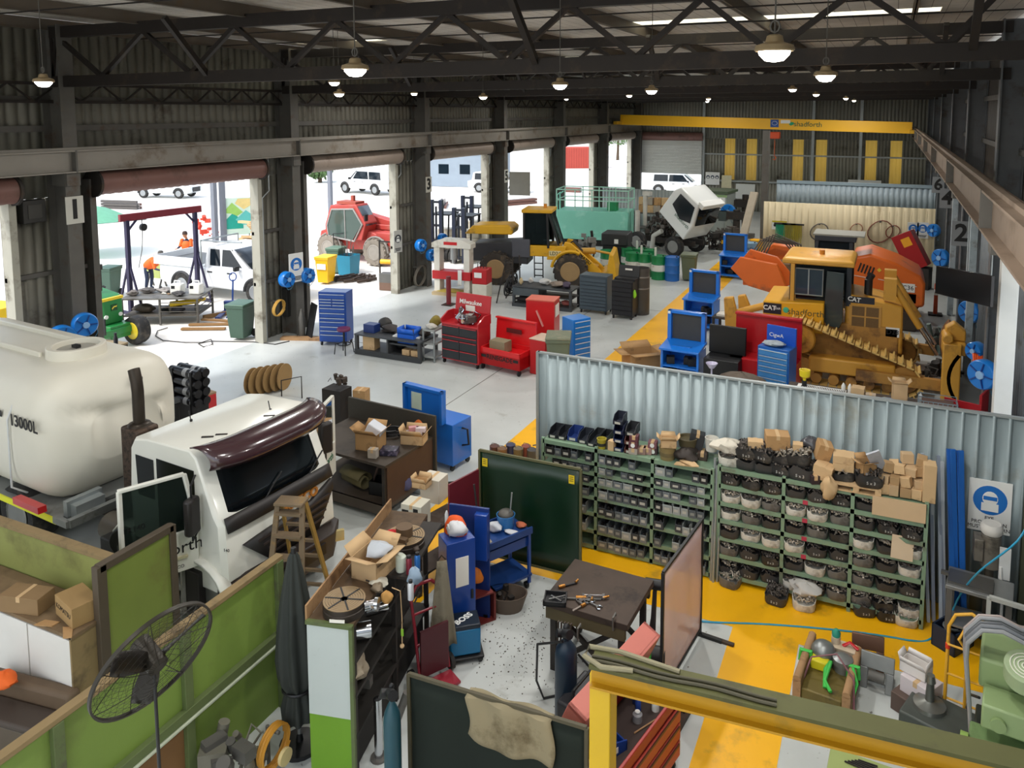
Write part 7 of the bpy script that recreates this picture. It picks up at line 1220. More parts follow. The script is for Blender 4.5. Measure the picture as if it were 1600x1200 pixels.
lump('bag','olive bag of rags on the grey trolley top','bag',(q.x-.02,q.y+.45,.93),(.3,.3,.3),M('#8a7a34',.8),137);lump('rag','white rag draped on the grey trolley front','rag',(q.x+.02,q.y+.12,.93),(.3,.22,.16),M('#c9c5bb',.85),138)
l,rz,w,h=place((690,566),(747,578),503,.6);RC2=M('#b8242c',.38,0,.1,coat=.3);t=tool_cabinet('tool_chest','red roller tool chest with dark drawers and open top lid','tool chest',l,rz,w,.6,h,[2.2,1,2.2,2.2],RC2,M('#2c2f33',.4,.2),RC2,cols=[2,1,2,2]);mb=MB()
for s in(-1,1):mb.prism([(-.3,h),(.3,h),(.3,h+.26),(.0,h+.26),(-.3,h+.1)],'yz',s*(w/2)-.02,s*(w/2)+.02)
mb.box(-w/2,w/2,.26,.3,h,h+.26);P(t,'top_box',mb,RC2);mb=MB();mb.M=Matrix.Translation((0,.3,h+.24))@Matrix.Rotation(R(-8),4,'X');mb.box(-w/2+.05,w/2-.02,-.02,.03,0,.5);P(t,'lid',mb,RC2,.01);TXT(t,'lettering','Milwaukee',WHITE,(-.05,.3,h+.5),(PI/2-R(8),0,0),.18,.003,.002);mb=MB();mb.box(-.2,.12,.27,.285,h+.26,h+.42);P(t,'paper',mb,PAPER)
cm=Matrix.Translation(l)@Matrix.Rotation(rz,4,'Z');q=cm@Vector((0,0,h));t=T('socket_tray','heap of dark sockets and tools in the top of the red tool chest','tools',(q.x,q.y,h+.001),rz);machine_block(t,.8,.4,.15,139,[M('#5a4a48',.5,.4),CHROME],12)
l,rz,w,h=place((750,576),(812,590),541,.75);t=T('job_box','bright red site box with open lid on castors, black lettering','tool box',l,rz);JR=M('#d3161c',.35,0,.08,coat=.3);mb=MB()
for a in((-w/2,w/2,-.375,-.34),(-w/2,w/2,.34,.375),(-w/2,-w/2+.035,-.375,.375),(w/2-.035,w/2,-.375,.375)):mb.box(*a,.16,h)
mb.box(-w/2,w/2,-.375,.375,.16,.5);P(t,'body',mb,JR,.01);mb=MB();mb.M=Matrix.Translation((0,.375,h))@Matrix.Rotation(R(-6),4,'X');mb.box(-w/2,w/2,-.03,.03,0,.68);mb.box(-w/2,w/2,-.1,-.03,.63,.68);P(t,'lid',mb,JR,.01);mb=MB();mb.box(-.25,.25,.3,.32,h+.3,h+.42);P(t,'badge',mb,M('#5a0e10',.5));TXT(t,'lettering','RENEGADE',INK,(0,-.38,h*.62),(PI/2,0,0),.17,.003,.003)
for s in(-1,1):mb=MB();mb.box(s*w*.4-.08,s*w*.4+.08,-.382,-.37,h*.58,h*.7);P(t,'latch',mb,BLACK)
castors(t,w,.75,.08);cm=Matrix.Translation(l)@Matrix.Rotation(rz,4,'Z');q=cm@Vector((-.2,-.05,.5));carton('carton','olive-grey carton inside the open red site box',tuple(q),rz,.5,.35,.3,M('#8d8468',.7),tape=False)
l2=cm@Vector((w/2+.28,.35,0));t=block('low_cabinet','x','cabinet',0,900,(.5,.6,.95),'#c02024');t.location=l2;t.rotation_euler.z=rz;t['label']='low red cabinet with pale top between the site box and tall red cabinet';mb=MB();mb.box(-.26,.26,-.31,.31,.95,.97);P(t,'top',mb,M('#cfb8a4',.6))
q=G(858,560,0);t=T('tall_cabinet','tall red cabinet with papers taped on its side','cabinet',(q.x-.35,q.y+.35,0),R(8));mb=MB();mb.box(-.42,.42,-.3,.3,.05,1.62);P(t,'body',mb,RED,.01);mb=MB();mb.box(-.43,.43,-.31,.31,1.62,1.65);P(t,'top',mb,M('#d8705c',.5));mb=MB();mb.box(.425,.43,-.2,.2,1.15,1.5);P(t,'paper',mb,PAPER);mb=MB();mb.bar((.1,-.34,.9),(-.1,-.32,1.35),.07,.03);P(t,'handle',mb,M('#e8a49a',.5))
q=G(888,570,0);tool_cabinet('tool_cabinet','bright blue drawer cabinet right of the tall red cabinet','tool cabinet',(q.x+.12,q.y+.3,0),R(58),.6,.55,1.3,[1,1,1,1,1,1,1.2],BLUE,BLUE,M('#dfe6ea',.3,.3,0));
q=G(868,600,0);wheelie_bin('dusty green-grey wheelie bin behind the end of the corrugated partition',(q.x+.02,q.y+.15,0),R(20),M('#5f6a58',.6),M('#747a66',.7,0,.15,5,'#8a8570',.4),h=1.3)
t=T('hydraulic_press','white and red hydraulic press by the third column','press',(-15.2,25.6,0),R(6));PW_=M('#d9d6cb',.45,0,.08,3,'#a59f8e',.25);PR_=M('#b81c22',.4,0,.1)
for x in(-.62,.62):mb=MB();mb.box(x-.12,x+.12,-.2,.2,0,2.05);P(t,'upright',mb,PW_,.01)
mb=MB();mb.prism([(-.82,1.82),(.82,1.82),(.82,2.0),(.4,2.16),(-.4,2.16),(-.82,2.0)],'xz',-.24,.24);P(t,'crown',mb,PW_,.01);P(t,'badge',MB().box(-.3,.25,-.247,-.24,1.94,2.06),RED);mb=MB();mb.cyl((0,0,1.82),(0,0,1.35),.14,n=18);mb.cyl((0,0,1.35),(0,0,1.2),.08,n=14);P(t,'ram',mb,ALU)
mb=MB();mb.box(-.8,.8,-.25,.25,.6,.92);P(t,'bed',mb,PR_,.01);mb=MB();mb.box(-.75,.75,-.4,.4,0,.12);P(t,'base',mb,M('#b7a27c',.6));mb=MB();mb.grid(lambda u,v:(.3+.16*u,-.28-.02*math.sin(u*9),1.0-.6*v),6,6);P(t,'rag',mb,WHITE,solid=.02)
t=T('power_pack','red tank power pack on a cream base beside the press','power pack',(-14.05,25.75,0),R(6));mb=MB();mb.box(-.3,.3,-.28,.28,0,.5);P(t,'base',mb,M('#d6d2c2',.5),.02);mb=MB();mb.box(-.3,.3,-.28,.28,.5,1.08);P(t,'tank',mb,PR_,.03);mb=MB();mb.box(-.2,.1,-.29,-.28,.75,.95);P(t,'label_card',mb,WHITE)
for k in range(4):mb=MB();mb.bar((-.18+.12*k,0,1.08),(-.16+.12*k,0,1.28),.02);P(t,'lever',mb,BLACK)
q=G(690,478,0);t=T('bollard','dark red steel post in front of the press','post',(q.x+.15,q.y+.25,0));mb=MB();mb.cyl((0,0,.03),(0,0,1.05),.09,n=16);P(t,'post',mb,M('#7a1f26',.45));mb=MB();mb.box(-.2,.2,-.2,.2,0,.03);P(t,'base',mb,RUST)
q=G(745,472,0);lump('hose_heap','yellow and grey hoses heaped on the floor at the press foot','hose',(q.x-1.5,q.y+.7,0),(1.0,.6,.2),M('#a8943c',.7,0,.3,6),141,rough=.4)
for k,(px,hh)in enumerate(((683,2.9),(718,2.6),(731,2.8))):
 q=G(px,(408,412,392)[k],0);t=T('forklift','forklift with dark upright mast outside the third doorway, %s from the left'%ORD[k],'forklift',(q.x,q.y,0),R(8));mb=MB()
 for s in(-1,1):mb.box(s*.24-.08,s*.24+.08,-.1,.1,.05,hh)
 P(t,'mast',mb,M('#20283c',.4,.2,.2));mb=MB()
 for z in(.3,1.0,1.7,hh-.1):mb.box(-.3,.3,-.08,.08,z-.05,z+.05)
 mb.cyl((0,-.05,.2),(0,-.05,hh-.3),.05);P(t,'carriage',mb,M('#2c3038',.4,.3));mb=MB();mb.box(-.5,.5,.2,1.8,.25,1.0);mb.box(-.5,.5,1.2,1.9,1.0,1.35);P(t,'body',mb,M('#c9c2b0',.5),.04);mb=MB()
 for x in(-.45,.45):
  for y in(.3,1.4):mb.bar((x,y,1.0),(x,y+.1,2.15),.06)
 mb.box(-.5,.5,.35,1.55,2.12,2.18);P(t,'overhead_guard',mb,BLACK)
 for x in(-.45,.45):
  for y in(.2,1.5):wheel_parts(t,(x,y,.28),.28,.2,RUB,M('#8a8880',.5),'x')
t=T('wheel_loader','yellow and black articulated wheel loader numbered LD24','loader',(-13.2,29.0,0),R(14));LY=M('#e3ad1c',.42,0,.1,3,'#8f6e2c',.28);LK=M('#35363a',.5,.1,.15);TY_=M('#3c3630',.85,0,.25,6,'#6b5c48',.4);RIMB=M('#a3865c',.6,.1,.15)
mb=MB();mb.loft([[(x,y,z)for x,z in((-2.6,.9),(-2.6,1.6),(-.3,1.75),(-.3,.8))]for y in(-.6,.6)]);P(t,'engine_bay',mb,LK,.03);mb=MB();mb.loft([[(x,y,z)for x,z in((-2.95,2.0),(-2.6,2.35),(-1.1,2.4),(-.9,2.25),(-.95,2.0))]for y in(-.62,.62)]);P(t,'bonnet',mb,LY,.05)
mb=MB();mb.box(-.95,-.2,-.7,-.55,1.1,1.85);P(t,'side_panel',mb,M('#54565e',.5,.1),.03);mb=MB();mb.box(-.45,.95,-.62,.62,1.15,1.6);P(t,'cab_base',mb,LY,.03)
mb=MB()
for x,y in((-.45,-.6),(-.45,.6),(.55,-.6),(.55,.6)):mb.bar((x,y,1.5),(x-.05*(x>0),y,2.95),.09)
for x in(.98,):
 for y in(-.6,.6):mb.bar((x,y,1.6),(.55,y,2.95),.07)
P(t,'cab_frame',mb,BLACK);mb=MB();mb.box(-.55,.7,-.68,.68,2.92,3.06);P(t,'cab_roof',mb,LY,.03);mb=MB();mb.box(-.4,.5,-.605,-.595,1.65,2.9);mb.box(-.45,-.44,-.55,.55,1.6,2.9);mb.box(-.4,.5,.595,.605,1.65,2.9);P(t,'cab_glass',mb,M('#2f3a3c',.05,0,0,trans=.6));mb=MB();mb.add([(.97,-.56,1.65),(.97,.56,1.65),(.58,.56,2.9),(.58,-.56,2.9)],[(0,1,2,3)]);P(t,'windscreen',mb,M('#4b5c5a',.05,0,0,trans=.6),solid=.02);mb=MB();mb.box(-.2,.2,-.25,.25,1.6,2.0);mb.box(-.25,-.1,-.25,.25,2.0,2.6);P(t,'seat',mb,BLACK,.04)
mb=MB();mb.cyl((.3,.1,3.05),(.3,.1,3.22),.07,n=12);P(t,'beacon',mb,M('#d9902c',.3));mb=MB();mb.prism([(.5,1.05),(1.15,1.05),(1.3,1.6),(.95,1.62),(.55,1.4)],'xz',-.72,-.6);P(t,'side_cover',mb,LY,.02);p_=P(t,'number_plate',MB().box(.6,1.1,-.735,-.72,1.2,1.42),M('#e6d7a0',.5));TXT(t,'lettering','LD24',INK,(.85,-.738,1.31),(PI/2,0,0),.2,.003,.001)
for y in(-.42,.42):mb=MB();mb.prism([(1.2,1.75),(1.45,1.7),(2.55,.75),(2.95,.35),(2.75,.25),(2.2,.55),(1.1,1.5)],'xz',y-.07,y+.07);P(t,'lift_arm',mb,LY,.02)
TXT(t,'lettering','KOMATSU',INK,(1.95,-.495,1.15),(PI/2,R(40),0),.17,.003,.004)
mb=MB();mb.prism([(2.6,.15),(3.3,.15),(3.35,.5),(3.2,1.35),(3.05,1.4),(2.95,.7),(2.6,.5)],'xz',-.95,.95);P(t,'coupler',mb,M('#d8a41a',.45,0,.15,3,'#8a6a2c',.3),.03);mb=MB();mb.cyl((1.3,0,1.3),(2.4,0,1.35),.13,n=14);mb.cyl((2.4,0,1.35),(3.0,0,1.25),.05,n=10);mb.bar((1.2,0,.9),(2.5,0,.6),.4,.3);P(t,'tilt_cylinder',mb,M('#c99a3a',.5,.1));mb=MB()
for k in range(5):mb.tube([(1.1,-.2+.1*k,1.4),(1.5,-.22+.1*k,1.75),(1.9,-.2+.1*k,1.35)],.025,6)
P(t,'hydraulic_hose',mb,BLACK)
for x in(-1.55,1.5):
 for y in(-.85,.85):wheel_parts(t,(x,y,.66),.66,.46,TY_,RIMB,'y',16)
mb=MB();mb.tube([(1.5+.78*math.cos(a),-.85,.66+.78*math.sin(a))for a in[PI*.35+PI*.6*i/8 for i in range(9)]],.07,6);P(t,'mudguard',mb,LY);mb=MB();mb.bar((.0,-.7,.3),(.0,-.75,1.2),.04);mb.bar((.35,-.7,.3),(.35,-.75,1.2),.04)
for z in(.4,.65,.9):mb.bar((0,-.75,z),(.35,-.75,z),.04)
P(t,'ladder',mb,BLACK)
l,rz,w,h=place((800,478),(893,488),446,.9);GB=M('#43474a',.5,.3,.2,4,'#302e2c',.3);t=frame_table('steel_bench','grey steel bench with drawers in front of the wheel loader','bench',l,rz,w,.9,h,GB,GB,[.12,.45],.05,.09);mb=MB();mb.box(-w/2+.05,-.1,-.47,.3,.42,h-.06);P(t,'drawer_unit',mb,M('#4c5458',.5,.2),.01);mb=MB();mb.box(-w/2,w/2,-.46,-.42,0,.13);P(t,'fork_rail',mb,GB)
bm2=Matrix.Translation(l)@Matrix.Rotation(rz,4,'Z')
for k,(x,y,s,c,lab)in enumerate(((-.9,-.2,(.12,.12,.26),'#c9b48a','tan bottle on the left of the grey steel bench'),(-.7,.2,(.16,.14,.2),'#d8d6d0','white cup on the grey steel bench'),(-.1,.15,(.4,.3,.22),'#cfcfcb','white and grey parts in the middle of the grey bench'),(.45,.0,(.5,.4,.2),'#8f8072','mixed brown parts right of middle on the grey bench'),(.85,-.1,(.3,.3,.24),'#4a3f52','dark purple parts at the right end of the grey bench'))):q=bm2@Vector((x,y,h));lump('parts_heap',lab,'parts',tuple(q),s,M(c,.6,.1,.2,9),150+k,rough=.35)
for k,(x,c,lab,s)in enumerate(((-.7,'#2f2c2c','dark parts on the lower shelf, left of the grey bench',(.8,.4,.22)),(.35,'#3a3634','dark parts on the lower shelf, middle of the grey bench',(.5,.4,.24)),(.8,'#b0625a','pink-red box on the lower shelf of the grey bench',(.34,.2,.2)))):q=bm2@Vector((x,-.1,.12));lump('parts_heap',lab,'parts',tuple(q),s,M(c,.7),160+k,rough=.3)
q=bm2@Vector((-w/2-.35,.1,0));t=T('hose_rack','black steel rack hung with dark hoses left of the grey bench','rack',tuple(q),rz);mb=MB();mb.tube([(-.35,-.4,0),(0,-.3,1.6),(.25,-.3,1.7),(.3,-.3,0)],.025);mb.tube([(-.35,.4,0),(0,.3,1.6),(.25,.3,1.7),(.3,.3,0)],.025)
for z in(.3,.6,.9,1.2,1.5):mb.bar((.0,-.35,z),(.0,.35,z),.03);mb.bar((0,-.35,z),(.3,-.35,z+.05),.03)
P(t,'frame',mb,DSTEEL);mb=MB()
for k in range(6):coil(mb,(.05,-.3+.12*k,.55+.1*(k%3)),.25,2,.02,'x',.1)
P(t,'hose',mb,BLACK)
l,rz,w,h=place((905,488),(948,493),429,.6);tool_cabinet('tool_cabinet','grey drawer cabinet right of the grey steel bench','tool cabinet',l,rz,w,.6,h,[1.4,1,1.2,1,1,1,1,1,1],M('#46535c',.4,.2,.1),M('#4a5862',.4,.2,.1),M('#3a444c',.4,.2))
l,rz,w,h=place((955,497),(988,501),438,.6);tool_cabinet('tool_cabinet','black drawer cabinet with open lidded case on top','tool cabinet',l,rz,w,.6,h,[1,1,1,1,1,1,1],M('#1f2124',.4,.2,.1),M('#24272b',.4,.2),BLACK);cm=Matrix.Translation(l)@Matrix.Rotation(rz,4,'Z');q=cm@Vector((.05,.1,h));t=T('tool_case','open black case lid on the black cabinet','case',tuple(q),rz);mb=MB();mb.box(-.4,.35,-.2,.2,0,.06);P(t,'base',mb,BLACK);mb=MB();mb.M=Matrix.Rotation(R(-12),4,'X');mb.box(-.4,.35,.17,.21,.04,.48);P(t,'lid',mb,M('#15171a',.4));mb=MB();mb.box(-.14,.12,.158,.165,.28,.34);P(t,'badge',mb,PAPER);q=cm@Vector((w/2+.03,-.2,.75));lump('tag','lime green tag bag hanging off the black cabinet','tag',tuple(q),(.12,.1,.28),M('#8fd42c',.5),170)
q=G(997,493,0);t=T('steel_pipe_stack','tall dark grey steel pipe standing on end beside the black cabinet','pipe',(q.x,q.y+.3,0));mb=MB();mb.lathe([(.3,0),(.3,1.62),(.28,1.62),(.28,.1)],n=28);P(t,'pipe',mb,M('#55534f',.5,.3,.2,3,'#3f3a36',.3));mb=MB();mb.lathe([(.302,.9),(.306,.91),(.306,.94),(.302,.95)],n=28);mb.lathe([(.302,1.3),(.306,1.31),(.306,1.34),(.302,1.35)],n=28);P(t,'band',mb,M('#8a8a88',.4,.5))
DG,DW=M('#0f7a44',.4,0,.1,3),M('#d8dcd4',.5,0,.15,6,'#a03a34',.2)
for k,(px,py,lab)in enumerate(((945,428,'green oil drum with white band beside the loader bucket'),(985,432,'green oil drum first in the front row of drums'),(1004,434,'green oil drum second in the front row of drums'),(1026,438,'green oil drum third in the front row of drums'),(978,424,'green oil drum at the back left of the drum group'),(997,425,'green oil drum at the back middle of the drum group'),(1012,427,'green oil drum at the back right of the drum group'))):
 q=G(px,py,0);drum(lab,(q.x,q.y+.3,0),DG,DW)
 if k in(2,3,5):t=T('drum_pump','white hand pump on the %s'%lab.replace('green oil drum ','drum '),'pump',(q.x-.12,q.y+.2,1.0));mb=MB();mb.cyl((0,0,0),(0,0,.35),.05,n=12);P(t,'body',mb,M('#cfd6cc',.4));mb=MB();mb.tube([(0,0,.3),(.1,0,.4),(.25,0,.3)],.02,6);P(t,'spout',mb,STEEL)
q=G(1047,440,0);drum('bright blue steel drum at the right of the green drums',(q.x,q.y+.3,0),M('#1b62b0',.4,0,.1),None);q=G(1074,440,0);wheelie_bin('olive wheelie bin right of the blue drum',(q.x,q.y+.3,0),R(5),M('#55604a',.55),M('#636c54',.55))
q=G(958,420,0);t=T('bulk_bin','tall black bulk bin behind the loader bucket','bin',(q.x,q.y+.5,0),R(6));mb=MB();mb.box(-.55,.55,-.5,.5,0,1.05);P(t,'body',mb,M('#131416',.5),.03);mb=MB();mb.box(-.6,.6,-.55,.55,1.05,1.6);P(t,'upper_tank',mb,M('#26282a',.5),.05);mb=MB();mb.box(.0,.18,-.56,-.55,1.15,1.35);P(t,'label_card',mb,WHITE)
TL_=M('#7cc4ae',.5,0,.08,2,'#9fd6c4',.3);t=T('platform_tank','mint green tank with railed platform on top behind the loader','tank',(-14.2,38.6,0),R(8));mb=MB();mb.box(-1.9,1.9,-.9,.9,.35,1.85);P(t,'tank',mb,TL_,.03);mb=MB()
for x in(-1.9,-.9,0,.9,1.9):
 for y in(-.9,.9):mb.bar((x,y,1.85),(x,y,2.95),.05)
for z in(2.4,2.95):
 mb.bar((-1.9,-.9,z),(1.9,-.9,z),.05);mb.bar((-1.9,.9,z),(1.9,.9,z),.05);mb.bar((1.9,-.9,z),(1.9,.9,z),.05);mb.bar((-1.9,-.9,z),(-1.9,.9,z),.05)
P(t,'railing',mb,M('#9fd0bc',.5));mb=MB();mb.tube([(-2.0,-.4,.4),(-2.0,-.4,2.6),(-1.8,-.4,2.75)],.04);mb.tube([(-2.0,.2,.4),(-2.0,.2,2.6),(-1.8,.2,2.75)],.04);P(t,'ladder',mb,TL_);mb=MB();mb.box(-1.7,1.7,-.7,.7,0,.35);P(t,'base',mb,DSTEEL)
tag(corr(6.8,2.5,.2).build('wall_low_partition',M('#a3aba8',.5,.3,.1,2),None,solid=.006,loc=(-15.6,43.6,0)),kind='structure')
r_=random.Random(9)
for k in range(14):
 row=k//7;x=-12.4+.42*(k%7);t=carton('carton','brown carton in the store by the mint tank, %s along the %s row'%(ORD[k%7],['lower','upper'][row]),(x,41.2+.1*r_.random(),1.5+.42*row),r_.uniform(-.2,.2),.38,.36,.4,[CARD,CARD2,M('#a59a8c',.8)][k%3],False,None,'cartons stacked by the mint tank')
t=T('storage_shelf','dark steel shelving under the cartons by the mint tank','shelf',(-11.3,41.25,0));mb=MB();mb.box(-1.7,1.7,-.4,.4,1.44,1.5);mb.box(-1.7,1.7,-.4,.4,.6,.66);P(t,'board',mb,STEEL)
for x in(-1.65,1.65):
 for y in(-.35,.35):mb=MB();mb.box(x-.04,x+.04,y-.04,y+.04,0,1.44);P(t,'leg',mb,STEEL)
t=T('green_crate','green plastic crate on the mint platform','crate',(-13.2,38.5,1.85));mb=MB();mb.box(-.25,.25,-.2,.2,0,.45);P(t,'body',mb,M('#1f8a54',.5),.02)
t=T('cab_truck','white truck cab tipped forward over its engine, far middle of the shed','truck',(-9.2,37.6,0),R(-20));mb=MB();rot=Matrix.Translation((.7,0,1.1))@Matrix.Rotation(R(40),4,'Y')
cabp=[(-1.3,.15),(-1.35,1.5),(-1.15,1.95),(.1,2.0),(.55,1.0),(.6,.1)]
mb.M=rot@Matrix.Translation((-.5,0,-.3));mb.loft([[(x,y,z)for x,z in cabp]for y in(-1.05,1.05)]);P(t,'cab_body',mb,M('#dfe2e0',.3,0,.04,2,coat=.3),.06)
mb=MB();mb.M=rot@Matrix.Translation((-.5,0,-.3));mb.loft([[(x,y,z)for x,z in((-.95,1.0),(-.95,1.7),(.05,1.75),(.35,1.0),(-.2,.75))]for y in(-1.08,-1.05)]);P(t,'side_window',mb,DGLASS);mb=MB();mb.M=rot@Matrix.Translation((-.5,0,-.3));mb.add([(.18,-.9,1.9),(.18,.9,1.9),(.58,.9,1.02),(.58,-.9,1.02)],[(0,1,2,3)]);P(t,'windscreen',mb,DGLASS,solid=.03);mb=MB();mb.M=rot@Matrix.Translation((-.5,0,-.3));mb.box(.0,.35,-.95,.95,1.85,2.1);P(t,'sun_visor',mb,WHITE,.03)
o=TXT(t,'lettering','shadforth',M('#2a5a46',.4),(0,0,0),(0,0,0),.26,.003);o.matrix_local=rot@Matrix.Translation((-.55,-1.06,.45))@Euler((PI/2,0,0)).to_matrix().to_4x4();o=TXT(t,'lettering','TR',M('#333'.replace('#333','#333333'),.4),(0,0,0),(0,0,0),.24,.003);o.matrix_local=rot@Matrix.Translation((-1.12,-1.06,.85))@Euler((PI/2,0,0)).to_matrix().to_4x4()
mb=MB();mb.box(-2.6,.9,-.45,-.33,.5,.75);mb.box(-2.6,.9,.33,.45,.5,.75);P(t,'chassis',mb,DSTEEL);machine_block(t,2.4,1.2,1.0,181,[M('#4a4440',.6,.3),M('#6b6660',.5,.4),DSTEEL],22,.7)
for o in kids(t)[-3:]:o.location.x=-1.4
mb=MB();mb.cyl((-2.4,-.6,.5),(-2.4,-.6,2.0),.13,n=16);mb.cyl((-2.3,-.1,1.2),(-2.3,-.1,2.9),.11,n=16);mb.box(-2.4,-1.95,-.22,.02,2.75,2.95);P(t,'exhaust_stack',mb,M('#c9c7be',.4,.3))
for x in(.1,-2.1):
 for y in(-.95,.95):wheel_parts(t,(x,y,.5),.5,.3,RUB,M('#8a8a86',.5,.4),'y')
mb=MB();mb.tube([(-1.2,-1.0,.1),(-1.1,-1.0,.9),(-.6,-1.0,1.2)],.12,10);P(t,'air_duct',mb,M('#b9bab2',.5))
for k,(px,py,s,lab)in enumerate(((1040,392,(1.6,1.2,1.3),'grey engine block on the floor left of the tipped cab'),(1110,392,(1.2,1.0,.9),'dark engine on a stand right of the tipped cab'),(910,402,(1.2,.8,1.2),'silver engine behind the loader arms'))):
 q=G(px,py,0);t=T('engine',lab,'engine',(q.x,q.y+.5,0));machine_block(t,s[0],s[1],s[2],190+k,[M('#8d8a84',.5,.4)if k!=1 else M('#4c443e',.6,.3),DSTEEL],18)
def workstation(lab,px,py,rz,s=1.,fill=True):
 q=G(px,py,0);t=T('job_station',lab,'work station',(q.x,q.y+.3,0),R(rz));B=M('#0f74d8',.35,0,.08,3,coat=.3);mb=MB()
 mb.box(-.5,-.44,-.3,.35,.1,.95);mb.box(.44,.5,-.3,.35,.1,.95);mb.box(-.5,.5,.3,.35,.1,.95);mb.box(-.5,.5,-.3,.35,.1,.16);mb.box(-.5,.5,-.3,.35,.5,.54);P(t,'body',mb,B,.006)
 mb=MB();mb.prism([(-.4,.95),(.35,1.02),(.35,1.1),(-.4,1.0)],'yz',-.52,.52);mb.box(-.25,.25,-.2,-.0,1.0,1.045);P(t,'desk',mb,B,.006)
 mb=MB();mb.box(-.5,.5,.3,.37,1.05,1.85);mb.box(-.5,-.4,.2,.3,1.05,1.85);mb.box(.4,.5,.2,.3,1.05,1.85);mb.box(-.5,.5,.2,.3,1.78,1.85);l=P(t,'lid',mb,B,.006);mb=MB();mb.box(-.39,.39,.28,.299,1.1,1.76);P(l,'pinboard',mb,M('#3a3c3e',.6));mb=MB();mb.box(-.49,-.42,.19,.2,1.76,1.83);mb.slot=0;P(l,'label_card',mb,WHITE)
 castors(t,1.,.6,.05)
 if fill:mb=MB();r_=random.Random(px);[mb.cbox((r_.uniform(-.35,.35),r_.uniform(-.2,.1),z+.1),(.2,.2,.18),(0,0,r_.random()))for z in(.16,.54)for _ in range(3)];o=P(t,'tool_load',mb,BLACK);o['kind']='stuff'
 return t
workstation('far blue site station with raised lid by the yellow walkway',1143,436,-4);workstation('middle blue site station with dark pinboard lid by the walkway',1092,516,-6);workstation('nearest blue site station behind the corrugated partition',1062,606,-4)
q=G(1172,412,0);drum('pale blue-grey lubricant drum with lettering beside the far blue station',(q.x,q.y,0),M('#8fb3cc',.4,0,.08),None);TXT([o for o in SC.objects if o.get('label','').startswith('pale blue-grey lub')][0],'lettering','ING GAS',NAVY,(0,-.325,.75),(PI/2,0,0),.14,.003,.003)
q=G(1180,404,0);drum('yellow drum behind the pale blue-grey drum',(q.x+.1,q.y-.5,0),YEL)
q=G(1005,590,0);carton('carton','large open brown carton on the yellow walkway beyond the partition',(q.x-.1,q.y+.1,0),R(40),.85,.6,.7,CARD,True,fl=1.3);carton('carton','small flattened carton in front of the large open carton',(q.x+.1,q.y-.6,0),.2,.6,.3,.3,CARD2)
q=G(1118,615,0);t=T('tool_case','black open tool box lid beside the nearest blue station','tool box',(q.x+.16,q.y+.2,0),R(-4));mb=MB();mb.box(-.45,.42,-.3,.3,.05,.9);P(t,'body',mb,BLACK,.02);mb=MB();mb.box(-.47,.47,.25,.32,.9,1.62);P(t,'lid',mb,M('#101113',.4),.02)
q=G(1195,625,0);t=T('job_box','big red site box with lid raised behind the blue drawer chest','tool box',(q.x-.1,q.y+.5,0),R(-5));JR2=M('#b3101a',.4,0,.1,4,coat=.2);mb=MB();mb.box(-.82,.82,-.35,.35,.1,.9);P(t,'body',mb,JR2,.01);mb=MB();mb.box(-.82,.82,.3,.36,.9,1.92);mb.box(-.82,.82,.2,.3,1.86,1.92);P(t,'lid',mb,JR2,.01)
l,rz,w,h=place((1185,630),(1226,640),548,.5);t=tool_cabinet('tool_cabinet','blue and silver drawer chest with white striped drawers before the red site box','tool cabinet',(l[0],l[1],0),rz,.78,.5,1.42,[1,.8,.8,.8,1,1,1.2,1.2],M('#1d5fae',.35,.1,.1),M('#4a8fd0',.3,.2,.1),M('#dbe8f2',.2,.6,0));mb=MB();mb.box(-.34,.38,.18,.24,1.42,1.85);ld=P(t,'lid',mb,M('#1552c0',.4));TXT(ld,'lettering','CIgwA'.replace('Ig','ig'),WHITE,(-.1,.176,1.62),(PI/2,0,0),.13,.003)
lump('glove','white and black glove heap on the blue drawer chest','glove',(l[0]-.05,l[1]-.05,1.42),(.5,.3,.14),M('#a9b4bc',.7,0,.5,9),200)
t=frame_table('long_bench','long cluttered bench behind the right half of the partition','bench',(-.2,17.4,0),R(-1),3.4,.9,.95,M('#4a3f38',.7,.1,.25,4),DSTEEL,[.4])
mb=MB();mb.box(-.5,.5,-.3,.3,0,.05);mb.slot=1;mb.cyl((-.05,-.15,.05),(-.05,-.15,.056),.14,n=20)
for i in range(26):mb.box(-.42+.035*i,-.4+.035*i,.05,.25,.05,.053)
S('slotted_sheet','white slotted panel with black oval on the long bench','panel',mb,[WHITE,BLACK],(-1.2,17.35,.951),R(-3))
t=T('funnel','yellow funnel standing on the white slotted panel','funnel',(-1.55,17.55,1.002));mb=MB();mb.lathe([(.03,0),(.035,.18),(.11,.22),(.12,.36),(.1,.36),(.03,.2)],n=18);P(t,'cone',mb,M('#e8d01c',.4));mb=MB();mb.lathe([(.05,0),(.05,.12),(.001,.12)],n=14);P(t,'base',mb,BLACK)
for k,(x,y,w,d,h,m,lab)in enumerate(((-.45,17.45,.26,.24,.22,CARD2,'tan carton right of the white panel'),(-.2,17.35,.2,.16,.14,M('#b7a48c',.8),'small dusty carton on the long bench'),(.35,17.5,.28,.26,.42,CARD2,'upright open tan carton on the long bench'),(.35,17.15,.5,.2,.1,M('#b0705c',.7),'flat terracotta box at the front of the long bench'))):carton('carton',lab,(x,y,.951),.1*k-.1,w,d,h,m,k==2)
lump('parts_heap','blue white and yellow packets heaped on the long bench','packets',(.02,17.25,.951),(.5,.34,.12),M('#8fa0b4',.6,0,.6,12,'#d8c43c',.4),203,rough=.4)
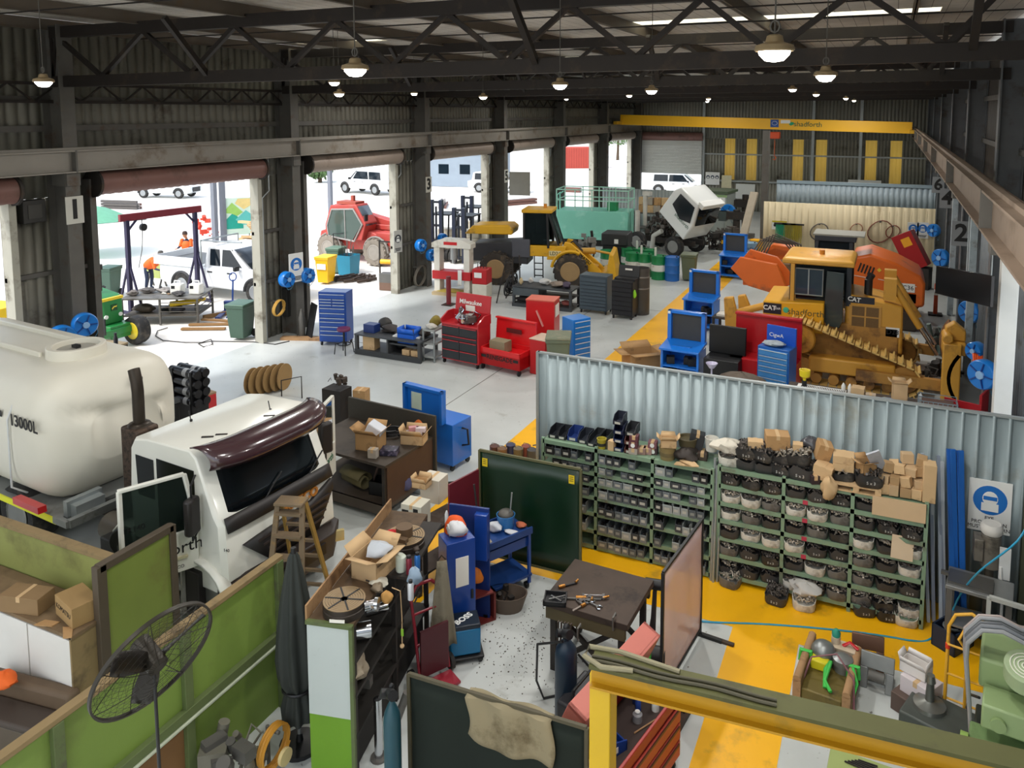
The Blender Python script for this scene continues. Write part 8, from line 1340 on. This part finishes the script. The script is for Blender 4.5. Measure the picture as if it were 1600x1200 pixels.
for k,(x,lab)in enumerate(((-.75,'white bottle on the long bench by the white panel'),(-.62,'second white bottle on the long bench'),(.75,'white spray bottle at the right of the long bench'))):mb=MB();mb.lathe([(.04,0),(.045,.14),(.02,.2),(.001,.22)],n=14);S('bottle',lab,'bottle',mb,WHITE,(x,17.6,.951))
lump('parts_heap','bare steel rods and fittings at the left of the partition bench','parts',(G(1160,582,1.0).x,G(1160,582,1.0).y,0),(1.5,.5,1.0),M('#6b5f54',.6,.3,.3,8),204,rough=.2)
t=T('headset','white round fan-like lamp beside the black case','lamp',tuple(G(1112,575,1.0)));mb=MB();mb.cyl((0,0,-1.0),(0,0,.0),.02,n=8);mb.lathe([(.06,0),(.13,.1),(.14,.12),(.05,.02)],n=18);P(t,'shade',mb,M('#c9c4dc',.3))
t=T('wire_crate','grey wire crate at the right end of the long bench','crate',(1.05,17.3,.951));mb=MB()
for i in range(9):mb.bar((-.35+.0875*i,-.25,0),(-.35+.0875*i,-.25,.24),.012)
for z in(0,.08,.16,.24):mb.bar((-.35,-.25,z),(.35,-.25,z),.012);mb.bar((-.35,.25,z),(.35,.25,z),.012);mb.bar((-.35,-.25,z),(-.35,.25,z),.012);mb.bar((.35,-.25,z),(.35,.25,z),.012)
P(t,'mesh',mb,M('#7d8f98',.5,.3));mb=MB();mb.box(-.28,.3,-.2,.2,.01,.16);P(t,'contents',mb,M('#5a4036',.7))
q=PYp(1490,615,17.6);t=T('red_tray','red steel tray box at the end of the long bench by the column','tray',(1.62,17.9,0),R(-20));mb=MB();mb.box(-.35,.35,-.25,.25,.1,.85);mb.box(-.35,.35,-.27,-.25,.85,1.1);mb.box(.3,.35,-.25,.25,.85,1.3);P(t,'body',mb,M('#a8121c',.45),.01)
t=frame_table('parts_table','dark table with white tray of parts behind the middle blue station','table',(G(1150,540).x,G(1150,540).y,0),R(-5),1.3,.8,.9,DSTEEL,DSTEEL,[.4]);q=G(1150,540);S('white_tray','long white tray on the dark parts table','tray',MB().box(-.55,.55,-.25,.25,0,.06),M('#d9d6cc',.6,0,.2,6,'#6b6459',.4),(q.x,q.y,.901),R(-5));lump('parts_heap','dark tools and a red bottle heap on the long white tray','parts',(q.x+.1,q.y,.962),(.6,.25,.14),M('#4a4244',.6,.2,.3,9,'#a03a40',.3),230,rough=.4)
DZ=M('#d09a3a',.45,.05,.15,2.5,'#8a5f2c',.3);DZ2=M('#b3833c',.6,.05,.2,3,'#6b4a2a',.45);DY=M('#dfa41c',.4,0,.1,3)
t=T('bulldozer','dusty yellow bulldozer numbered D28 with high sprocket track and dark cab','bulldozer',(-.8,22.2,0))
mb=MB();mb.loft([[(x,y,z)for x,z in((-2.2,1.15),(-2.2,1.95),(-.65,2.02),(-.65,1.2))]for y in(-1.0,1.0)]);P(t,'fuel_tank',mb,DY,.04)
mb=MB();mb.box(-1.2,1.15,-.75,.75,.55,1.5);P(t,'hull',mb,DZ2,.04)
mb=MB();mb.loft([[(x,y,z)for x,z in((-.15,1.0),(-.15,2.28),(.9,2.12),(1.22,2.05),(1.25,.8))]for y in(-.72,.72)]);P(t,'engine_hood',mb,DZ,.05)
mb=MB();mb.box(-.05,.72,-.745,-.72,1.4,2.0)
hg=P(t,'side_door',mb,M('#c08f42',.5,0,.1));mb=MB()
for x in(.02,.36):
 for z in(1.45,1.73):mb.box(x,x+.3,-.755,-.74,z,z+.24)
P(hg,'grille',mb,M('#6e532f',.7,0,.2,20));mb=MB();mb.box(-.14,.55,-.735,-.715,2.05,2.22);P(t,'stripe',mb,M('#20202a',.5));TXT(t,'lettering','CAT',WHITE,(.06,-.74,2.14),(PI/2,R(6),0),.16,.003,.004)
mb=MB();mb.box(.84,1.16,-.75,-.72,1.26,1.5);P(t,'number_plate',mb,WHITE);TXT(t,'lettering','D28',INK,(1.0,-.754,1.38),(PI/2,0,0),.17,.002,.001)
mb=MB();mb.box(-2.18,-1.72,-1.015,-1.0,1.62,1.9);P(t,'stripe',mb,M('#20202a',.5));TXT(t,'lettering','CAT',WHITE,(-2.02,-1.018,1.77),(PI/2,0,0),.17,.003,.004);TXT(t,'lettering','D6R',WHITE,(-1.81,-1.018,1.77),(PI/2,0,0),.08,.003);TXT(t,'lettering','shadforth',M('#4a4a30',.5),(-1.1,-1.004,1.72),(PI/2,0,0),.24,.003);mb=MB();mb.ball((-1.6,-1.0,1.75),(.08,.01,.08));P(t,'emblem',mb,M('#3fb08c',.5))
mb=MB()
for x in(-1.5,-.08):
 for y in(-.68,.68):mb.bar((x,y,1.95),(x,y,3.05),.12)
P(t,'cab_frame',mb,M('#20262e',.5));mb=MB();mb.bar((-1.48,-.72,1.95),(-1.48,-.72,3.1),.22,.1);P(t,'rear_post',mb,DZ)
mb=MB();mb.loft([[(-1.75+d,-.85+d,z),(.05-d,-.85+d,z),(.05-d,.85-d,z),(-1.75+d,.85-d,z)]for z,d in((2.98,0),(3.1,0),(3.18,.1))]);P(t,'cab_roof',mb,DZ,.03);mb=MB();mb.cyl((-.8,-.2,3.18),(-.8,-.2,3.3),.07,n=12);P(t,'beacon',mb,M('#c9822c',.3))
mb=MB();mb.box(-1.4,-.12,-.69,-.67,2.02,2.95);mb.box(-.11,-.1,-.6,.6,2.1,2.95);mb.box(-1.4,-.12,.67,.69,2.02,2.95);P(t,'cab_glass',mb,DGLASS);mb=MB();mb.box(-1.42,-.72,-.71,-.69,2.15,2.85);w_=P(t,'side_window',mb,M('#3a4650',.08));mb=MB();mb.tube([(-1.42,-.72,2.15),(-.72,-.72,2.15),(-.72,-.72,2.85),(-1.42,-.72,2.85)],.025,6,True);mb.bar((-1.08,-.72,2.15),(-1.08,-.72,2.85),.03);P(w_,'window_frame',mb,GALV)
mb=MB();mb.M=Matrix.Translation((-.66,-.8,0))@Matrix.Rotation(R(-20),4,'Z');mb.prism([(0,1.55),(.1,1.4),(.42,1.4),(.5,1.6),(.5,2.85),(.05,2.85)],'xz',-.03,.03);P(t,'door',mb,M('#3b4444',.1,0,.1),.01)
mb=MB();mb.cyl((.38,-.25,2.15),(.38,-.25,2.6),.1,n=16);mb.cyl((.38,-.25,2.6),(.46,-.27,2.75),.09,n=16);P(t,'exhaust',mb,BLACK)
for s in(-1,1):
 yc=s*1.28;pth=[]
 def arc(cx,cz,r,a0,a1,n=8):return[(cx+r*math.cos(a0+(a1-a0)*i/n),cz+r*math.sin(a0+(a1-a0)*i/n))for i in range(n+1)]
 pth=arc(-1.2,1.1,.5,PI*1.0,PI*.35)+arc(1.3,.38,.38,PI*.38,-PI*.5)+arc(-1.1,.36,.36,PI*1.5,PI*1.1)
 Ls=[(Vector((b[0]-a[0],b[1]-a[1]))).length for a,b in zip(pth,pth[1:]+pth[:1])];tot=sum(Ls);n=40;d0=0;i=0;acc=0;mbt=MB()
 for k in range(n):
  d_=tot*k/n
  while acc+Ls[i]<d_:acc+=Ls[i];i+=1
  a,b=pth[i],pth[(i+1)%len(pth)];u=(d_-acc)/Ls[i];x,z=a[0]+(b[0]-a[0])*u,a[1]+(b[1]-a[1])*u;an=math.atan2(b[1]-a[1],b[0]-a[0]);nx,nz=math.sin(an),-math.cos(an)
  mbt.cbox((x,yc,z),(tot/n*.86,.56,.04),(0,-an,0));mbt.cbox((x-nx*.06*-1*(-1),yc,z-nz*.06*-1*(-1)),(.03,.56,.075),(0,-an,0))
 P(t,'track',mbt,M('#d8b56a',.6,.05,.2,6,'#7e6240',.2))
 mb=MB();mb.lathe([(.36,-.1),(.4,-.05),(.4,.05),(.36,.1),(.1,.16),(.001,.16)],(-1.2,yc,1.1),26,'y');mb.lathe([(.36,.1),(.1,-.18),(.001,-.18)],(-1.2,yc,1.1),26,'y');P(t,'sprocket',mb,DZ)
 for x,z,r_ in((1.3,.38,.33),(-1.1,.36,.3)):mb=MB();mb.cyl((x,yc-.16,z),(x,yc+.16,z),r_,n=24);P(t,'idler',mb,DZ2)
 mb=MB();mb.box(-.95,1.1,yc-.2,yc+.2,.32,.72);P(t,'roller_frame',mb,DZ,.05)
 for k in range(5):mb=MB();x=-.75+.42*k;mb.cyl((x,yc-.2,.16),(x,yc+.2,.16),.13,n=16);P(t,'roller',mb,DZ2)
 mb=MB();A,B=Vector((.95,s*.62,2.62)),Vector((2.05,s*.5,.85));C_=A.lerp(B,.62);mb.cyl(A,C_,.085,n=14);mb.box(.75,1.05,s*.62-.12,s*.62+.12,2.2,2.75);ly=P(t,'lift_cylinder',mb,DZ);mb=MB();mb.cyl(C_,B,.045,n=12);P(ly,'rod',mb,CHROME)
 mb=MB();mb.bar((.2,s*1.65,.45),(2.1,s*1.5,.4),.16,.26);P(t,'push_arm',mb,DZ2)
mb=MB();mb.grid(lambda u,v:(2.45-.2*(1-4*(v-.5)**2),-1.75+3.5*u,.1+1.15*v),6,8);P(t,'blade',mb,M('#8a5a30',.6,.1,.2,3,'#5c3a22',.5),solid=.08);mb=MB();mb.box(2.1,2.5,-1.75,-1.6,.05,1.5);mb.prism([(2.15,1.5),(2.6,1.5),(2.6,1.75),(2.35,1.95),(2.15,1.8)],'xz',-1.4,-1.1);mb.cyl((2.2,-1.7,1.6),(2.2,-1.1,1.6),.12,n=14);mb.box(2.1,2.6,-1.6,-1.0,1.2,1.5);P(t,'blade_bracket',mb,DZ,.03)
mb=MB();mb.bar((-2.2,-.4,1.0),(-3.2,-.5,.7),.2,.3);mb.prism([(-3.3,1.85),(-3.05,1.9),(-2.9,1.3),(-2.95,.5),(-3.2,.3),(-3.25,1.2)],'xz',-.75,-.55);mb.prism([(-3.1,1.7),(-2.9,1.75),(-2.7,1.3),(-2.75,.5),(-3.0,.4)],'xz',.3,.5);mb.cyl((-2.2,-.5,1.7),(-3.0,-.5,1.4),.1,n=12);P(t,'ripper',mb,DZ,.03)
EO=M('#dd6a24',.42,0,.1,2.5,'#9a5430',.25);t=T('excavator','orange excavator numbered C36 with dark cab behind the bulldozer','excavator',(-1.0,28.5,0))
for s in(-1,1):mb=MB();mb.loft([[(x,y,z)for x,z in((-2.0,.3),(-1.8,.62),(1.9,.62),(2.1,.3),(1.9,0),(-1.8,0))]for y in(s*1.2-.28,s*1.2+.28)]);P(t,'track',mb,M('#4a3f36',.7,.2,.3,5),.05)
mb=MB();mb.cyl((0,0,.6),(0,0,.85),.7,n=24);mb.box(-1.4,1.9,-1.1,1.1,.85,1.15);P(t,'turntable',mb,DSTEEL)
mb=MB();mb.loft([[(x,y,z)for x,z in((-.05,1.1),(-.05,2.2),(.5,2.35),(1.3,2.1),(2.0,1.75),(2.15,1.5),(2.15,.75),(1.6,.62),(1.2,.9))]for y in(-1.1,1.1)]);P(t,'engine_hood',mb,EO,.08)
mb=MB()
for k in range(5):mb.cbox((.18+.1*k,-1.105,1.9-.03*k),(.05,.03,.3),(0,.3,0))
P(t,'vent',mb,BLACK);mb=MB();mb.bar((-.02,-1.11,1.62),(.55,-1.11,1.55),.05,.02);mb.bar((.75,-1.11,1.55),(1.9,-1.11,1.4),.03,.02);P(t,'stripe',mb,M('#e8d8c8',.5));mb=MB();mb.box(1.45,1.85,-1.13,-1.11,1.2,1.48);P(t,'number_plate',mb,WHITE);TXT(t,'lettering','C36',INK,(1.65,-1.134,1.34),(PI/2,0,0),.2,.002,.001);mb=MB();mb.cbox((.78,-1.11,1.85),(.1,.02,.1),(0,.78,0));P(t,'emblem',mb,M('#e8c83c',.5))
mb=MB()
for x,y in((-1.35,-1.05),(-1.35,-.1),(-.1,-1.05),(-.1,-.1)):mb.bar((x,y,1.1),(x+.2*(x<-1),y,2.75),.12)
mb.box(-1.25,.05,-1.15,.0,2.7,2.88);P(t,'cab_frame',mb,M('#2b3038',.5),.02);mb=MB();mb.box(-1.25,-.12,-1.06,-1.04,1.4,2.7);mb.box(-1.25,-1.2,-1.0,-.1,1.4,2.7);P(t,'cab_glass',mb,M('#252d33',.05,0,0,trans=.4));mb=MB();mb.box(-.9,-.5,-.8,-.4,1.2,2.3);P(t,'seat',mb,M('#8d2a2e',.7),.05);mb=MB();mb.box(-1.3,.3,-1.15,.05,2.88,2.93);P(t,'cab_roof',mb,M('#8f8f84',.6))
mb=MB();mb.prism([(-.9,1.3),(-2.0,2.3),(-2.7,2.35),(-3.8,1.4),(-3.6,1.1),(-2.6,1.85),(-2.1,1.8),(-1.1,.95)],'xz',-.45,.0);P(t,'boom',mb,EO,.03);mb=MB();mb.prism([(-3.5,2.15),(-2.3,2.0),(-2.0,1.3),(-2.3,1.0),(-3.2,1.2),(-3.8,1.75)],'xz',-2.3,-2.1);mb.prism([(-3.3,2.3),(-2.4,2.1),(-1.7,1.3),(-2.1,1.1),(-3.6,1.9)],'xz',-1.5,-1.35);mb.bar((-3.3,-2.2,1.3),(-3.3,-1.4,1.3),.2);mb.bar((-2.4,-2.2,.0),(-2.4,-2.1,1.3),.2);P(t,'linkage_plate',mb,EO,.02)
mb=MB()
for k in range(6):mb.tube([(-3.4+.1*k,-1.3,1.9),(-3.0+.1*k,-1.2,2.6+.05*k),(-2.2+.1*k,-1.0,2.5),(-1.6,-.8,1.8)],.03,6)
P(t,'hydraulic_hose',mb,M('#5a534c',.6))
tag(corr(7.3,2.76,.3,.02).build('wall_beige_partition',M('#d3c5a2',.6,.05,.08,1.2,'#9a8866',.25),None,solid=.006,loc=(-5.45,37.9,0)),kind='structure')
mb=MB();mb.box(-5.6,-5.3,37.95,38.25,0,6.1);ST('steel_column',mb,STEEL);tag(corr(7.4,1.0,.25,.03).build('wall_mezzanine',M('#a3b3bd',.5,.1,.1,2),None,solid=.006,loc=(-5.4,41.9,2.3)),kind='structure');mb=MB();mb.box(-5.4,2.0,41.85,42.05,3.3,3.45);ST('trim_mezzanine',mb,M('#8fa3b0',.5,.3,.1,2))
mb=MB();mb.bar((-6.2,35,0),(-5.7,36.6,3.3),.35,.12);S('timber_beam','pale timber beam leaning on the far column by the beige wall','beam',mb,M('#b7ac98',.7))
for k in range(16):S('timber_sleeper','brown timber sleeper in the pile before the beige wall, %s in the %s layer'%(ORD[k%8],['bottom','top'][k//8]),'timber',MB().box(-3.0,3.0,-.13,.13,0,.3),M('#7d6044',.8,0,.25,3,'#574230',.4),(-1.9+.15*math.sin(k*3),33.8+.3*(k%8),.31*(k//8)),R(.6*math.sin(k*2)),'timber sleeper pile')
def wall(px,py,y=37.8):return PYp(px,py,y)
for k,(px,col,lab)in enumerate(((1220,'#2a9a74','green leads hanging on the beige wall'),(1233,'#8f8a3c','olive slings hanging beside the green leads'),(1246,'#a89a34','yellow-green slings hanging on the beige wall'))):
 q=wall(px,357);t=T('hanging_leads',lab,'leads',(q.x,37.72,0));mb=MB()
 for j in range(6):mb.tube([(-.2+.07*j,0,1.75),(-.22+.08*j,-.04,1.2),(-.2+.07*j,-.05,.75+.1*math.sin(j*2)),(-.16+.07*j,-.02,1.2),(-.17+.07*j,0,1.75)],.02,6)
 P(t,'lead',mb,M(col,.7));mb=MB();mb.box(-.3,.3,-.06,.02,1.73,1.8);P(t,'hook_rail',mb,BLACK)
for px,py,r_,c,lab in((1375,362,.5,'#7d4436','big coil of brown hose on the beige wall'),(1280,362,.38,'#5f5a58','grey coil hung on the beige wall behind the excavator cab'),(1395,362,.28,'#8a4a3c','thin red-brown coil right of the big brown coil'),(1338,358,.25,'#a8745c','pinkish coil left of the big brown coil')):q=wall(px,py);t=T('hose_coil',lab,'hose',(q.x,37.78,q.z));mb=MB();coil(mb,(0,0,0),r_,4 if r_>.3 else 2,.022,'y',.12);P(t,'hose',mb,M(c,.6));mb=MB();mb.box(-.04,.04,-.1,.1,r_*.85,r_);P(t,'peg',mb,STEEL)
for px,lab in((1426,'white sign with blue round emblem on the beige wall, left one'),(1441,'white sign with blue round emblem on the beige wall, right one')):q=wall(px,372);sign('safety_sign',lab,(q.x,37.75,q.z),0,.46,.7)
q=wall(1218,352);sign('notice_sign','white notice with yellow top at the left of the beige wall',(q.x,37.76,q.z-.2),0,.7,.42,WHITE,False)
ns=[o for o in SC.objects if o.get('label','').startswith('white notice with yellow')][0];P(ns,'band',MB().box(-.34,.34,-.014,-.01,.34,.42),M('#c9b81c',.5));mb=MB();mb.lathe([(.001,-.015),(.07,-.015),(.07,-.01)],(-.2,0,.2),18,'y');P(ns,'pictogram',mb,INK)
q=G(1417,420,0);t=T('pedestal_fan','grey wire pedestal fan in front of the beige wall','fan',(wall(1415,378,37.2).x,37.2,0));mb=MB();zc=1.35
for r_ in(.12,.22,.32,.42):mb.tube([(r_*.7*math.cos(a),-.1,zc+r_*math.sin(a))for a in[2*PI*i/24 for i in range(24)]],.012,5,True)
P(t,'cage',mb,STEEL);mb=MB();[mb.cbox((.12*math.cos(a),-.05,zc+.2*math.sin(a)),(.1,.02,.26),(0,PI/2-a,0))for a in(.3,2.4,4.5)];P(t,'blade',mb,STEEL);mb=MB();mb.cyl((0,0,.03),(0,0,zc),.03);mb.lathe([(.25,0),(.25,.04),(.001,.05)],n=16);P(t,'stand',mb,BLACK)
q=G(1440,450,0);t=T('red_cabinet','tilted red steel cabinet with yellow label near the right columns','cabinet',(q.x-.1,q.y,0),R(-15));mb=MB();mb.M=Matrix.Translation((0,0,.8))@Euler((0,R(-28),0)).to_matrix().to_4x4();mb.box(-.4,.4,-.3,.3,0,1.5);P(t,'body',mb,M('#a3161a',.4,0,.1),.01);mb=MB();mb.M=Matrix.Translation((0,0,.8))@Euler((0,R(-28),0)).to_matrix().to_4x4();mb.box(-.1,.25,-.31,-.3,.95,1.3);P(t,'label_card',mb,M('#f0a81c',.5));mb=MB();mb.box(-.3,.4,-.3,.3,0,.85);P(t,'stand',mb,DSTEEL)
q=G(1461,492,0);t=T('traffic_post','orange traffic post with white band under the black screen','post',(q.x,q.y,0));mb=MB();mb.lathe([(.07,.04),(.06,1.1),(.001,1.12)],n=14);P(t,'post',mb,M('#c8502a',.5));mb=MB();mb.lathe([(.068,.7),(.066,.9)],n=14);P(t,'band',mb,WHITE);mb=MB();mb.box(-.22,.22,-.22,.22,0,.05);P(t,'base',mb,RUB)
a,b,c=PYp(1465,415,17.9),PYp(1552,431,16.2),PYp(1551,480,16.2);t=T('television','wide black television hung on chains beside the right columns','television',(a.x,a.y,0));d=Vector((b.x-a.x,b.y-a.y,0));n=Vector((d.y,-d.x,0)).normalized();mb=MB();H_=b.z-c.z;mb.loft([[Vector((0,0,a.z-H_))+n*k,d+Vector((0,0,b.z-H_))+n*k,d+Vector((0,0,b.z))+n*k,Vector((0,0,a.z))+n*k]for k in(-.03,.03)]);P(t,'screen',mb,M('#08090b',.15,0,0),.006)
for u in(.55,.97):mb=MB();mb.tube([d*u+Vector((0,0,z))for z in(b.z-H_,b.z,5.4)],.012,6);P(t,'chain',mb,GALV)
for px,py,y,s,lab in((1470,403,33.0,.34,'blue hose reel on the column numbered four'),(1516,487,26.0,.34,'blue hose reel under the black television'),(1525,548,19.5,.2,'small blue hose reel above the orange cord'),(1537,585,17.6,.3,'large blue hose reel on the nearest right column'),(1459,360,37.4,.28,'blue hose reel at the corner of the beige wall')):q=PYp(px,py,y);hose_reel(lab,tuple(q),R(-40),s)
q=PYp(1527,566,19.4);t=T('hose_coil','orange cord coiled on the right column','cord',tuple(q));mb=MB();coil(mb,(0,0,0),.2,5,.025,'x',.1);P(t,'cord',mb,M('#e8581c',.5));mb=MB();mb.box(0,.3,-.05,.05,.1,.2);P(t,'peg',mb,STEEL)
for k,(px,py,s,lab)in enumerate(((1455,555,(.9,.7,.9),'grey hydraulic unit on the floor before the blade'),(1470,590,(1.0,.6,.3),'heap of dark steel parts near the blade'),(1440,602,(.8,.5,.25),'rusty parts on the floor before the bulldozer'))):q=G(px,py,0);t=T('machine_parts',lab,'parts',(q.x+.1,q.y+.3*(k==0),0));machine_block(t,s[0],s[1],s[2],220+k,[[M('#6f8078',.5,.3),DSTEEL,RUST][k],STEEL],12)
mb=MB();mb.box(2.3,3.2,14.5,14.9,1.9,2.5);mb.box(2.3,2.5,14.6,14.8,0,1.9);mb.box(3.0,3.2,14.6,14.8,0,1.9);S('steel_girder','brown steel girder on stands seen through the right doorway','girder',mb,M('#6d5c4e',.6,.2))
t=T('welding_hut','pale hut with WELDING WORKSHOP sign beside the tipped cab','hut',(-8.9,42.6,0),R(-8));mb=MB();mb.box(-1.2,.8,0,1.6,0,2.55);P(t,'walls',mb,M('#aab3ae',.5,.2,.08),.02);mb=MB();mb.box(-1.9,.9,-.1,1.7,2.55,2.68);P(t,'roof',mb,M('#4f5f48',.6));mb=MB();mb.box(-.75,.75,-.04,0,1.6,2.35);sb=P(t,'sign_board',mb,WHITE);mb=MB();mb.box(-.85,.85,-.03,-.01,2.35,2.5);mb.box(-.3,.5,-.03,-.01,1.5,1.58);P(t,'sign_trim',mb,M('#8fae7a',.6))
for k,s in enumerate(('WELDING','WORKSHOP')):TXT(sb,'lettering',s,INK,(0,-.045,2.15-.33*k),(PI/2,0,0),.32,.004,.008,sx=.85)
for k,(px,y,lab)in enumerate(((1163,44.0,'tall dark radial drill near the back wall'),(1150,41.0,'dark machine on a yellow base near the hut'))):
 q=PYp(px,380,y);t=T('drill_press',lab,'drill press',(q.x,y,0));mb=MB();mb.cyl((0,0,.1),(0,0,2.4-.5*k),.18,n=18);P(t,'column',mb,DSTEEL);mb=MB();mb.box(-1.0,.4,-.2,.2,1.7-.3*k,2.1-.3*k);P(t,'arm',mb,DSTEEL);mb=MB();mb.box(-.7,.5,-.4,.4,0,.2+.5*k);P(t,'base',mb,[STEEL,YEL][k]);mb=MB();mb.box(-.9,-.5,-.25,.25,1.3,1.8);P(t,'head',mb,M('#3f4a48',.5))
for px0,px1,lab in((1150,1180,'pale office window panel left in the back wall'),(1325,1377,'white panel strip on the mezzanine')):
 a,b=PYp(px0,285,BY-.3),PYp(px1,285,BY-.3);S('window_sheet',lab,'sheet',MB().box(a.x,b.x,BY-.33,BY-.28,.9 if px0<1200 else 1.9,1.95 if px0<1200 else 2.5),M('#d8dcd8',.4,0,.05))
for k,(y,z0)in enumerate(((17.9,4.4),(24.9,4.4),(32.2,4.4),(39.4,4.4))):
 mb=MB();mb.tube([(LX-.12,y,0),(LX-.12,y,z0),(LX-.12,y+.3,z0+.2),(LX-.12,y+.3,5.6)],.03,7);t=S('conduit','thin steel conduit rising beside the doorway after bay %s'%['one','two','three','four'][k],'conduit',mb,GALV)
for k,(px,py,w,h,c,lab)in enumerate(((50,330,.5,.5,'#2c2b28','black shutter motor box by the first doorway'),(455,470,.6,.9,'#2b2a28','dark switch cupboard on the wall beside the yellow cord'))):
 q=PXp(px,py,LX-.1);t=T('switch_box',lab,'box',(LX-.12,q.y,q.z),PI/2);mb=MB();mb.box(-w/2,w/2,-.12,.1,-h/2,h/2);P(t,'case',mb,M(c,.6),.01);mb=MB();mb.box(-w*.3,w*.3,-.135,-.12,-h*.3,h*.3);P(t,'cover',mb,M('#3b3a36',.5))
for px,py,lab in((1113,280,'row of safety pictograms on a white board on the back wall'),(1135,285,'small cream notice board on the back wall')):
 q=PYp(px,py,BY-.3);sign('notice_sign',lab,(q.x,BY-.25,q.z-.4),0,1.0 if px<1120 else.7,.9,WHITE if px<1120 else M('#d9d3b0',.6),False)
 if px<1120:
  o=[c for c in SC.objects if c.get('label')==lab][0]
  for k in range(3):mb=MB();mb.lathe([(.001,-.016),(.13,-.016),(.13,-.01)],(-.32+.32*k,0,.55),20,'y');mb.slot=1;mb.lathe([(.001,-.02),(.07,-.02),(.07,-.014)],(-.32+.32*k,0,.52),14,'y');P(o,'pictogram',mb,[M('#2a3f55',.5),WHITE])
q=PYp(1137,331,41.5);hose_reel('blue hose reel standing by the welding hut corner',(q.x,41.6,q.z),0,.4)
q=G(752,438,0);t=T('green_basket','green wire basket on a stand between the press and the loader','basket',(q.x,q.y+1.2,0));mb=MB();mb.box(-.35,.35,-.3,.3,.0,1.0);P(t,'stand',mb,M('#3f5a54',.5));mb=MB();mb.box(-.4,.4,-.35,.35,1.0,1.35);P(t,'basket',mb,M('#2f9a70',.5))
q=G(1110,395,0);t=T('parts_bench','low dark bench of engine parts right of the tipped cab','bench',(q.x+.6,q.y+1.2,0));mb=MB();mb.box(-.9,.9,-.4,.4,.55,.62);mb.box(-.9,.9,-.4,.4,.1,.16);P(t,'bench_top',mb,DSTEEL)
for sx in(-.85,.85):
 for sy in(-.35,.35):mb=MB();mb.box(sx-.03,sx+.03,sy-.03,sy+.03,0,.55);P(t,'leg',mb,DSTEEL)
t2=T('engine_part','heap of dark engine parts on the low bench by the tipped cab','parts',(q.x+.6,q.y+1.2,.621));machine_block(t2,1.5,.6,.5,301,[M('#57504a',.6,.3),STEEL],14)
for k,(px,py)in enumerate(((778,708),(790,712),(803,706),(815,712),(827,708),(836,714))):
 q=G(px,py,0);pot_c=['#5c3a30','#7a5a3c','#3a3f5c','#6a6048','#8a4a3c','#4a4a4a'][k];t=T('paint_tin','old paint tin in the row behind the large green screen, %s from the left'%ORD[k],'tin',(q.x,q.y-.15,0),0,'paint tins behind the green screen');mb=MB();mb.lathe([(.1,0),(.1,.22),(.085,.22),(.001,.21)],n=18);P(t,'tin',mb,M(pot_c,.5));mb=MB();mb.tube([(-.1,0,.18),(-.05,0,.27),(.05,0,.27),(.1,0,.18)],.006,5);P(t,'handle',mb,STEEL)
for k,(x,y)in enumerate(((-12.5,9.6),(-13.2,11.8),(-8.6,14.6),(-11.5,14.2),(-6.6,14.4))):
 mb=MB();mb.prism([(-.05,-.02),(.06,-.03),(.08,.02),(-.03,.03)],'xy',0,.01);S('floor_scrap','small dark scrap on the open floor, %s of five counting from the tank'%ORD[k],'scrap',mb,M('#54504a',.8),(x,y,.001),k)
for k,(x,y,z,s,c,nm,lab)in enumerate(((-.3,.18,.9,(.12,.12,.2),'#20242c','bag','black pouch at the near back corner of the blue trolley'),(.1,-.2,.9,(.16,.08,.05),'#8b6f50','brush','brown brush lying on the blue trolley front edge'),(.4,.14,.9,(.14,.12,.18),'#c9ccd0','tin','silver tin behind the light blue bucket'),(-.1,-.1,.9,(.18,.12,.05),'#d9d4c4','paper','stained paper in the middle of the blue trolley'),(.0,.0,.24,(.5,.3,.2),'#26282c','cloth','black cloth bundle on the lower shelf of the blue trolley'),(.32,.02,.24,(.22,.2,.16),'#5a4a3c','parts','brown parts on the lower shelf of the blue trolley'))):
 lump(nm if nm!='parts' else 'parts_heap',lab,nm,onT(x,y,z),s,M(c,.7,0,.2,8),400+k,rough=.3)
for k,(px,py,s,c,lab)in enumerate(((575,905,(.2,.12,.06),'#3a322a','dark oily block beside the near rotary table'),(590,925,(.14,.12,.1),'#8a7a64','dusty fitting behind the near rotary table'),(560,895,(.22,.1,.04),'#6b5840','brown offcut behind the near rotary table'),(648,862,(.12,.1,.08),'#4a4038','dark fitting at the far front of the storage bench'))):
 p=onb(px,py);lump('parts_heap',lab,'parts',p,s,M(c,.6,.2,.2,9),420+k,rough=.3)
for k,(x,y,z,s,c,lab)in enumerate(((-2.5,-.2,.6,(.5,.5,.4),'#3d3a38','dark valve block behind the tray front of the tank truck'),)):
 pass
